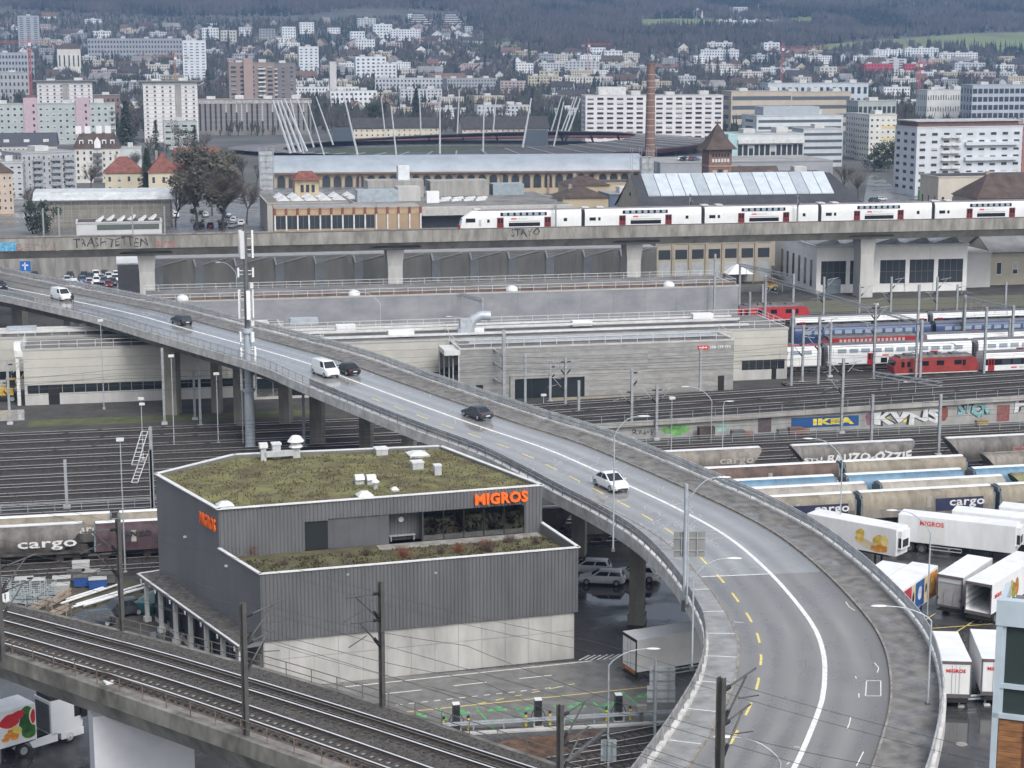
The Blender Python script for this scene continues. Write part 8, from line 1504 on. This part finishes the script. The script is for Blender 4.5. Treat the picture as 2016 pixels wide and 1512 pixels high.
MB().box(1.0, 1.12, -.08, -.041, z4-9, z4-.08).build('downpipe', mat((.12, .05, .03), .6, .1), t); MB().box(-.1, 9, -.02, .26, 0, z4-8.2).build('lower_wall', CONC, t)
# barrier and lines of the lorry park
t = thing('crash_barrier', 'double guard rail behind the white MIGROS trailers at the right', 'barrier'); pa, pb = W(1838, 1390, 0), W(1990, 1382, 0); mb = MB(); [mb.bar(pa+Vector((0, 0, z)), pb+Vector((0, 0, z)), .08, .14) for z in (.45, .72)]; mb.build('beam', GALV, t)
for k in range(4): MB().cb(0, .1, 0, .12, .16, .8).build('post', GALV, t, pa.lerp(pb, k/3)); MB().cb(0, -.5, 0, .5, .3, .15).build('shoe', CONC_L, t, pa.lerp(pb, k/3))
for a_, b_ in (((1870, 1252), (1918, 1222)), ((1800, 1235), (1845, 1205)), ((1820, 1238), (1955, 1228)), ((1928, 1225), (1955, 1210))): line('road_marking', a_, b_, .12, PAINT_Y)
struct(MB().lathe([(.45, 0), (.45, .012)], 18).build('manhole_cover', CONC, None, W(1893, 1465, .008)))
# ---- tracks at the foot of the bend
for i, (a_, b_) in enumerate((((1150, 1470), (1310, 1440)), ((1120, 1500), (1290, 1475)), ((1090, 1535), (1270, 1505)))):
    A, B = W(*a_, 0), W(*b_, 0); A = A-(B-A)*.2; B = B+(B-A)*.6; d = B-A; L = d.length; t = thing('railway_track', 'siding below the bend beside the planting bed, %s from the barrier' % ord_(i), 'track', A, math.atan2(d.y, d.x), 'sidings below the bend'); MB().box(0, L, -1.5, 1.5, .0, .07).build('ballast_bed', BALLAST, t)
    o = None
    for k in range(int(L/.7)):
        if o is None: o = MB().box(-.12, .12, -1.2, 1.2, .06, .14).build('sleeper', SLEEPER, t, (.3, 0, 0))
        else: child(o, t, (.3+k*.7, 0, 0))
    for y in (-.75, .75): mb = MB(); mb.box(0, L, y-.05, y+.05, .14, .29).box(0, L, y-.035, y+.035, .29, .3, 1); mb.build('rail', [RUST, RAILTOP], t)
# ---- kit stored on the ground left of the depot
DG = mat((.12, .12, .115), .8, .2, 1); CAGE = mat((.40, .45, .47), .5, .1, 2); BLUE = mat((.02, .08, .30), .5, .1)
def crate(label, q, w, d_, h, m, lid=None, rz=.2):
    t = thing('storage_box', label, 'box', q, rz, 'boxes stored left of the depot'); MB().box(-w/2, w/2, -d_/2, d_/2, .12, h).build('body', m, t); MB().box(-w/2-.04, w/2+.04, -d_/2-.04, d_/2+.04, h, h+.07).build('lid', lid or m, t)
    for k in (-.4, 0, .4): MB().box(w*k-.05, w*k+.05, -d_/2, d_/2, 0, .12).build('skid', SLEEPER, t)
BX = [(150, 1143, DG, None, 'dark'), (180, 1143, DG, CONC, 'dark grey-lidded'), (163, 1154, BLUE, DG, 'blue'), (193, 1158, BLUE, CONC_L, 'blue grey-lidded'), (210, 1148, DG, None, 'black'), (160, 1125, CONC_L, None, 'pale'), (48, 1158, DG, CONC_L, 'dark white-lidded'), (72, 1160, DG, CONC_L, 'dark pale-lidded'), (122, 1156, DG, CONC_L, 'brown white-lidded'), (120, 1170, CONC, CONC_L, 'grey')]
for i, (x, y, m, l_, cn) in enumerate(sorted(BX, key=lambda b: b[:2])): crate('%s storage box left of the depot, %s from the left' % (cn, ord_(i)), W(x, y, .01), 1.7, 1.1, 1.0, m, l_)
def trolley(label, q, rz):
    t = thing('wire_trolley', label, 'trolley', q, rz, 'wire trolleys left of the depot'); mb = MB()
    for x in (-.5, .5):
        for y in (-.35, .35): mb.bar((x, y, .15), (x, y, 1.5), .05, .05)
    for z in (.2, .6, 1.0, 1.45):
        for y in (-.35, .35): mb.bar((-.5, y, z), (.5, y, z), .04, .04)
        for x in (-.5, .5): mb.bar((x, -.35, z), (x, .35, z), .04, .04)
    mb.build('cage', CAGE, t); MB().box(-.5, .5, -.35, .35, .15, .2).build('deck', GALV, t)
    for x in (-.42, .42):
        for y in (-.28, .28): MB().lathe([(.08, -.03), (.08, .03)], 8, axis='y').build('caster', BLACK, t, (x, y, .08))
tp = sorted([(10, 1168), (30, 1170), (52, 1172), (70, 1174), (90, 1180), (105, 1184), (12, 1186), (34, 1188), (56, 1190), (78, 1192), (62, 1204), (20, 1202), (100, 1172), (42, 1180)]); P0 = None
for i, (x, y) in enumerate(tp): trolley('pale wire trolley left of the depot, %s from the left' % ord_(i), W(x, y, .01), R.uniform(-.3, .3))
for i, (a_, b_, h_) in enumerate((((120, 1188), (235, 1150), .25), ((150, 1190), (290, 1148), .25), ((140, 1196), (270, 1160), .25), ((165, 1192), (300, 1152), .45), ((130, 1180), (205, 1156), .2))): A, B = W(*a_, h_), W(*b_, h_); t = thing('pipe', 'long white pipe lying left of the depot, %s from the back' % ord_(i), 'pipe', A, 0, 'white pipes left of the depot'); MB().tube([Vector((0, 0, 0)), B-A], .12, 8).build('tube', WHITE, t, smooth=True); [MB().cb((B-A).x*f, (B-A).y*f, -h_, .3, .3, h_-.1).build('rest', SLEEPER, t) for f in (.15, .85)]
for i, (a_, b_) in enumerate((((60, 1205), (95, 1185)), ((98, 1192), (140, 1168)), ((90, 1220), (135, 1198)))): A, B = W(*a_, .6), W(*b_, .6); t = thing('timber_hurdle', 'wooden barrier board beside the trolleys, %s from the left' % ord_(i), 'barrier', A, 0, 'wooden boards left of the depot'); [MB().bar(Vector((0, 0, z)), B-A+Vector((0, 0, z)), .06, .3).build('board', mat((.40, .32, .25), .8, .15, 1), t) for z in (0, .42)]; [MB().bar(Vector((0, 0, -.6))+(B-A)*f, Vector((0, 0, .6))+(B-A)*f, .1, .1).build('post', mat((.34, .27, .2), .8, .1), t) for f in (.1, .9)]
q = W(297, 1203, .01); t = thing('skip_container', 'teal covered skip beside the loading bays of the depot', 'container', q, math.radians(75)); mb = MB(); mb.add([(-1.3, -.9, .2), (1.3, -.9, .2), (1.3, .9, .2), (-1.3, .9, .2), (-1.7, -1.0, 1.3), (1.7, -1.0, 1.3), (1.7, 1.0, 1.3), (-1.7, 1.0, 1.3)], [(0, 1, 5, 4), (1, 2, 6, 5), (2, 3, 7, 6), (3, 0, 4, 7), (3, 2, 1, 0)]); mb.build('body', mat((.03, .16, .17), .5, .15, 1), t); MB().xprism([(-1.02, 1.3), (0, 1.75), (1.02, 1.3)], -1.7, 1.7).build('lid', mat((.14, .27, .28), .45, .1, 1), t); [MB().cb(x, 0, 0, .2, 1.8, .2).build('foot', STEEL_D, t) for x in (-1, 1)]
# loading ladders on the track side: lattice gangway posts
for i, (x, y0, y1, y2, y3) in enumerate(((281, 880, 845, 955, 915), (283, 925, 890, 990, 950))):
    b = W(283, 1010, 0); t = thing('gangway_ladder', ('upper', 'lower')[i]+' slanting steel ladder on the signal mast behind the depot', 'ladder', b, 0); A, B = WD(265, y2-40, b.y)-b, WD(285, y1+4, b.y)-b; mb = MB()
    for o in (Vector((-.35, 0, 0)), Vector((.35, 0, 0))): mb.bar(A+o, B+o, .09, .09)
    for k in range(9): p = A.lerp(B, k/8); mb.bar(p+Vector((-.35, 0, 0)), p+Vector((.35, 0, 0)), .05, .05)
    mb.build('frame', CANW, t); hm_ = MB(); hmast(hm_, .35, max(A.z, B.z)+.5); hm_.build('mast', MASTG, t, (B.x+.6, .2, 0))
t = thing('excavator', 'yellow rail excavator at the left edge by the beige hall', 'excavator', W(12, 790, 0), .2); YM2 = mat((.55, .36, .04), .5, .1); MB().box(-2.2, 1.2, -1.1, 1.1, 1.1, 2.2).build('body', YM2, t); MB().box(.2, 1.5, -1.1, .2, 2.2, 3.4).build('cab', DGLASS, t); MB().box(.15, 1.55, -1.15, .25, 3.4, 3.5).build('cab_roof', YM2, t)
for x in (-1.4, 1.0):
    for s_ in (-1, 1): wheel(t, x, s_*1.05, .55, .4, s_)
MB().tube([(1.2, .6, 2), (3.0, .6, 4.2), (4.6, .6, 2.4)], .18, 6).build('boom', YM2, t); MB().box(4.3, 5.0, .2, 1.0, 1.5, 2.3).build('bucket', STEEL_D, t)
t = thing('yellow_tractor', 'small yellow track machine near the white workshop', 'machine', W(1516, 572, 0), .1); MB().box(-1.4, 1.4, -.9, .9, .6, 1.6).build('body', YM2, t); MB().box(-.2, 1.2, -.85, .85, 1.6, 2.7).build('cab', mat((.30, .10, .03), .5, .1), t); [wheel(t, x, s_*.85, .5, .35, s_) for x in (-.9, .9) for s_ in (-1, 1)]
t = thing('white_tent', 'small white pavilion tent near the sandstone works', 'tent', W(1450, 556, 0), .2); MB().add([(-3, -3, 2.2), (3, -3, 2.2), (3, 3, 2.2), (-3, 3, 2.2), (0, 0, 4.2)], [(0, 1, 4), (1, 2, 4), (2, 3, 4), (3, 0, 4)]).build('canopy', WHITE, t); [MB().cb(x, y, 0, .12, .12, 2.2).build('post', STEEL, t) for x in (-2.9, 2.9) for y in (-2.9, 2.9)]
# ------------------------------------------------------------------ trees
BARK = mat((.10, .085, .07), .9, .25, 2); TWIG = mat((.15, .125, .10), .9, .25, .5); TWIG2 = mat((.17, .145, .125), .9, .2, .5); EVER = mat((.035, .05, .03), .9, .3, .6); EVER2 = mat((.05, .065, .035), .9, .3, .6); IVY = mat((.05, .06, .028), .9, .3, 1.)
def branchy(seed, H, spread, depth=4, n0=5, tw=3, r0=.02, twr=.018):
    rr = random.Random(seed); tr = MB(); cr = MB(); tips = []
    def grow(p, d, L, r, lv):
        pts = [p]; q = p
        for k in range(3):
            d = (d+Vector((rr.uniform(-.16, .16), rr.uniform(-.16, .16), rr.uniform(-.02, .14)))).normalized(); q = q+d*(L/3); pts.append(q)
        (tr if lv < 2 else cr).tube(pts, r, 5 if lv < 2 else 3, 0, r*.6, False)
        if lv >= depth: tips.append(q); return
        for k in range(n0 if lv == 0 else rr.randint(3, 4)):
            a = rr.uniform(0, 6.283); b = rr.uniform(.35, .85)*spread; u = d.orthogonal().normalized(); v = d.cross(u); nd = (d*math.cos(b)+(u*math.cos(a)+v*math.sin(a))*math.sin(b)).normalized()
            grow(pts[rr.choice((1, 2, 3)) if lv else 3], nd, L*rr.uniform(.62, .85), r*.58, lv+1)
    grow(Vector((0, 0, 0)), Vector((0, 0, 1)), H*.3, H*r0, 0)
    for q in tips:
        for k in range(tw): e = q+Vector((rr.uniform(-1, 1), rr.uniform(-1, 1), rr.uniform(-.3, 1)))*H*.06; cr.tube([q, e], twr, 3, 0, .006, False)
    return tr, cr
def clumpy(seed, H, R_, n, lo_=.25, shape=1.):
    """leafy or twiggy mass: small slivers spread through the crown's volume in uneven clumps"""
    rr = random.Random(seed); mb = MB(); cl = [(Vector((rr.gauss(0, .45)*R_, rr.gauss(0, .45)*R_, H*(lo_+(1-lo_)*rr.random()**.8))), R_*rr.uniform(.25, .5)) for _ in range(16)]
    for k in range(n):
        c, r = rr.choice(cl); q = c+Vector((rr.gauss(0, .5), rr.gauss(0, .5), rr.gauss(0, .45)))*r; s_ = R_*rr.uniform(.05, .13); a = Vector((rr.uniform(-1, 1), rr.uniform(-1, 1), rr.uniform(-1, 1))).normalized(); b = a.orthogonal().normalized()
        mb.add([q, q+a*s_*1.6+b*s_*.3, q+b*s_*1.1], [(0, 1, 2)])
    return mb
def conifer(seed, H, R_, n):
    rr = random.Random(seed); mb = MB()
    for k in range(n):
        z = H*(.08+.92*rr.random()**1.15); rad = R_*(1-z/H)*rr.uniform(.35, 1.1)+.1; a = rr.uniform(0, 6.283); q = Vector((math.cos(a)*rad, math.sin(a)*rad, z)); o = Vector((math.cos(a), math.sin(a), -.35)); s_ = Vector((-math.sin(a), math.cos(a), 0)); L = R_*rr.uniform(.18, .35)
        mb.add([q-o*L+Vector((0, 0, .2*L)), q+o*L*.6+s_*L*.35, q+o*L*.6-s_*L*.35], [(0, 1, 2)])
    return mb
def tree(label, loc, mbt, mbc, mt, mc, group, sc_=1., rz=0., name='tree'):
    t = thing(name, label, 'tree', loc, rz, group); t.scale = (sc_, sc_, sc_); mbt.build('trunk', mt, t, smooth=True); mbc.build('crown', mc, t); return t
# the big ivy-clad pair and other single trees
for i, (px, py, H, sd) in enumerate(((390, 454, 20, 3), (440, 454, 19.5, 9))):
    tr, cr = branchy(sd, H, .8, 5, 8, 6, .024, .03); 
    t = tree(('big bare tree with ivied trunk among the parked cars, left of the pair', 'big bare tree with ivied trunk among the parked cars, right of the pair')[i], W(px, py, PZ), tr, cr, BARK, TWIG, 'big bare trees'); clumpy(sd+40, H*.5, 1.9, 1600, .03).build('ivy', IVY, t, kind='stuff'); mbw = clumpy(sd+60, H*.98, H*.3, 3600, .36); mbw.v = [tuple(v) for v in mbw.v]; mbw.build('fine_twigs', mat((.105, .098, .075), .9, .25, .5), t, kind='stuff')
for i, (lab, px, py, z, H, sd) in enumerate((('bare tree in front of the sheeted timber hall', 290, 425, PZ, 9, 21), ('bare tree at the left edge by the salmon house', 15, 415, PZ, 8, 22), ('bare tree in front of the grey flats at left', 60, 420, PZ, 8.5, 23), ('bare tree between the grey flats and the yellow house', 178, 378, 0, 12, 24), ('small bare tree beside the low white shed', 300, 470, PZ, 5, 25), ('bare tree beside the sandstone works', 1462, 548, 0, 9, 26), ('slim bare tree between the works and the white workshop', 1492, 545, 0, 9, 27), ('bare tree in front of the big white slab', 1866, 352, 0, 11, 28), ('large bare tree at the right end of the white slab', 1990, 352, 0, 16, 29), ('bare tree in the gap left of the side street', 1660, 385, 0, 13, 30), ('bare tree close to the end of the dark roofed hall', 1690, 392, 0, 12, 31), ('bare tree behind the scaffold at the left of the market hall', 480, 360, 0, 12, 32), ('bare tree behind the small yellow house', 262, 352, 0, 12, 33), ('bare tree left of the ivied pair beside the timber hall', 346, 446, PZ, 13, 34), ('bare tree right of the ivied pair by the scaffold tower', 486, 440, PZ, 13, 35), ('grey bare tree behind the ivied pair', 418, 425, PZ, 15, 36), ('bare tree at the foot of the stadium rim', 505, 372, 0, 13, 37), ('bare tree between the red roofs and the stadium', 455, 350, 0, 14, 38))):
    tr, cr = branchy(sd, H, .8, 4, 6, 4, .022, .035); tree(lab, Vector((W(px, py, z).x, W(px, py, z).y, z)), tr, cr, BARK, TWIG if i % 2 else TWIG2, 'single bare trees')
for i, (lab, px, py, z, H, r, kind) in enumerate((('dark conifer in front of the yellow houses', 292, 392, 0, 17, 4, 'c'), ('round dark evergreen at the left by the car park', 78, 462, PZ, 8, 4.2, 'b'), ('dark evergreen clump left of the yellow flats', 1748, 332, 0, 11, 6, 'b'), ('evergreen beside the side street', 1722, 338, 0, 9, 5, 'b'), ('tall conifer behind the yellow flats', 1820, 240, 0, 24, 6, 'c'), ('small evergreen in front of the big white slab', 1902, 352, 0, 7, 3, 'b'), ('dark conifer between the white tower and the pale green block', 250, 300, 0, 24, 6, 'c'), ('dark conifer behind the long terrace near the stadium', 820, 250, 0, 24, 5, 'c'), ('broad dark evergreen at the left of the stadium terrace', 738, 262, 0, 17, 8, 'b'))):
    p = WT(px, py); p = W(px, py, z) if z or py > 330 else p
    tr = MB().tube([(0, 0, 0), (0, 0, H*.5)], H*.02, 6, 0, H*.01); tree(lab, p, tr, conifer(70+i, H, r, 1100) if kind == 'c' else clumpy(70+i, H, r, 1500, .15), BARK, EVER if i % 2 else EVER2, 'single evergreens')
# trees among the houses: copies of a few kinds
kinds = []
for i in range(3): tr, cr = branchy(100+i, 13, .8, 3, 6, 4, .022, .09); kinds.append(('bare tree', tr, cr, BARK, (TWIG, TWIG2, TWIG)[i]))
kinds.append(('dark conifer', MB().tube([(0, 0, 0), (0, 0, 8)], .3, 5), conifer(110, 17, 3.6, 420), BARK, EVER)); kinds.append(('round evergreen', MB().tube([(0, 0, 0), (0, 0, 5)], .3, 5), clumpy(111, 10, 4.5, 520, .12), BARK, EVER2)); kinds.append(('twiggy broad tree', MB().tube([(0, 0, 0), (0, 0, 6)], .3, 5), clumpy(112, 13, 5, 700, .2), BARK, TWIG2))
rr = random.Random(5); spots = []
for k in range(4000):
    if len(spots) >= 230: break
    x, y = rr.uniform(-20, 2030), rr.choice((rr.uniform(70, 150), rr.uniform(120, 320)))
    if y < fline(x)+8: continue
    if any(o[0]-2 < x < o[1]+2 and o[2]-4 < y <= o[3]+1 for o in OCC): continue
    if y > 255 and (x > 430 or x < 190): continue
    spots.append((x, y))
spots.sort(); protos = {}; cnt = {}
TB = [(110, 'upper slope'), (150, 'middle slope'), (200, 'lower slope'), (999, 'level behind the stadium')]
for x, y in spots:
    b = next(n_ for l_, n_ in TB if y < l_); k = rr.randrange(6); nm = kinds[k][0]; i = cnt.get((nm, b), 0); cnt[(nm, b)] = i+1; p = WT(x, y); lab = '%s among the houses on the %s, %s such from left' % (nm, b, ord_(i)); g = 'trees among the houses'; s_ = rr.uniform(.7, 1.25); rz = rr.uniform(0, 6.28)
    if k not in protos: protos[k] = tree(lab, p, *kinds[k][1:], g, s_, rz)
    else: o = dup(protos[k], lab, p, rz); o.scale = (s_, s_, s_)
# the wood on the hill, and the shrubbery that fills the gardens: masses nobody could count
def inmead(x, y):
    for up_, dn in MPOLY:
        for (a, b), (c, d) in zip(zip(up_, up_[1:]), zip(dn, dn[1:])):
            if a[0] <= x <= b[0]:
                f = (x-a[0])/(b[0]-a[0])
                if a[1]+(b[1]-a[1])*f-1 < y < c[1]+(d[1]-c[1])*f+1: return True
    return False
def project(q): zc = q.y*CP-(q.z-CAMH)*SP; return 1008+FPX*q.x/zc, 756-FPX*(q.y*SP+(q.z-CAMH)*CP)/zc
def scatter(name, n, ymin, ymax, test, hmin, hmax, seed, mats, nt=9):
    rr = random.Random(seed); mb = MB(); k = 0; guard = 0
    while k < n and guard < n*12:
        guard += 1; Y = rr.uniform(ymin, ymax); X = rr.uniform(-.32, .32)*Y; z = tz(X, Y); x, y = project(Vector((X, Y, z)))
        if not test(x, y, X, Y): continue
        k += 1; H = rr.uniform(hmin, hmax); con = noise.noise(Vector((X/160, Y/160, 3))) > .18 or rr.random() < .1; m = 2 if con else rr.choice((0, 0, 1)); r = H*(.2 if con else .34)
        b = len(mb.v)
        for j in range(nt):
            if con: zz = H*(j+.3)/nt; rad = r*(1-zz/H); a = rr.uniform(0, 6.28); c_, s_ = math.cos(a), math.sin(a); mb.add([(X+c_*rad*1.4, Y+s_*rad, z+zz-.05*H), (X-c_*rad*1.4, Y-s_*rad, z+zz-.05*H), (X+rr.uniform(-.2, .2)*rad, Y, z+zz+H*.26)], [(0, 1, 2)], m)
            else:
                a = rr.uniform(0, 6.28); t_ = rr.uniform(.1, .5); w_ = H*rr.uniform(.03, .09); zz = H*rr.uniform(.2, .6); rad = r*rr.random(); cx_, cy2 = X+math.cos(a)*rad*.4, Y+math.sin(a)*rad*.4; ex, ez = math.cos(a)*rad*1.2, H*rr.uniform(.75, 1.05)
                mb.add([(cx_-w_, cy2, z+zz), (cx_+w_, cy2, z+zz*.8), (X+ex, Y, z+ez)], [(0, 1, 2)], m)
        if not con: mb.add([(X-.35, Y, z), (X+.35, Y, z), (X, Y, z+H*.8)], [(0, 1, 2)], m)
    o = mb.build(name, mats); o['kind'] = 'stuff'; return o
FO = [mat((.085, .074, .07), .95, .25, .01), mat((.11, .098, .092), .95, .2, .012), mat((.032, .045, .032), .95, .3, .02)]
o = scatter('hill_forest', 30000, 2250, 4300, lambda x, y, X, Y: -60 < x < 2080 and y > -160 and y < fline(x)-1 and not inmead(x, y) and noise.noise(Vector((X/120, Y/120, 8))) > -.55, 9, 19, 31, FO, 8); tag(o, 'bare mixed forest covering the hillside at the top', 'forest')
o = scatter('garden_shrubbery', 16000, 1050, 2800, lambda x, y, X, Y: -40 < x < 2060 and y > fline(x)-2 and y < 285 and not any(b[0]-1 < x < b[1]+1 and b[3]-4 < y < b[3]+3 for b in OCC) and not (570 < x < 1300 and y > 262), 4, 12, 33, [mat((.085, .072, .065), .95, .2, .1), mat((.06, .068, .04), .95, .3, .1), EVER], 7); tag(o, 'shrubs and hedges filling the gardens between the houses', 'shrubs')
# ------------------------------------------------------------------ haze of a damp day
hz = MB().box(-2600, 2600, -80, 5400, -30, 700).build('haze', []); hz['kind'] = 'stuff'; hm = bpy.data.materials.new('haze'); hm.use_nodes = True; hn = hm.node_tree; hn.nodes.remove(hn.nodes['Principled BSDF']); pv = hn.nodes.new('ShaderNodeVolumePrincipled'); pv.inputs['Color'].default_value = (.36, .59, 1, 1); pv.inputs['Density'].default_value = .00015; pv.inputs['Anisotropy'].default_value = .2
hn.links.new(pv.outputs[0], hn.nodes['Material Output'].inputs['Volume']); hz.data.materials.append(hm); tag(hz, 'thin pale haze lying over the town and the hill', 'haze')
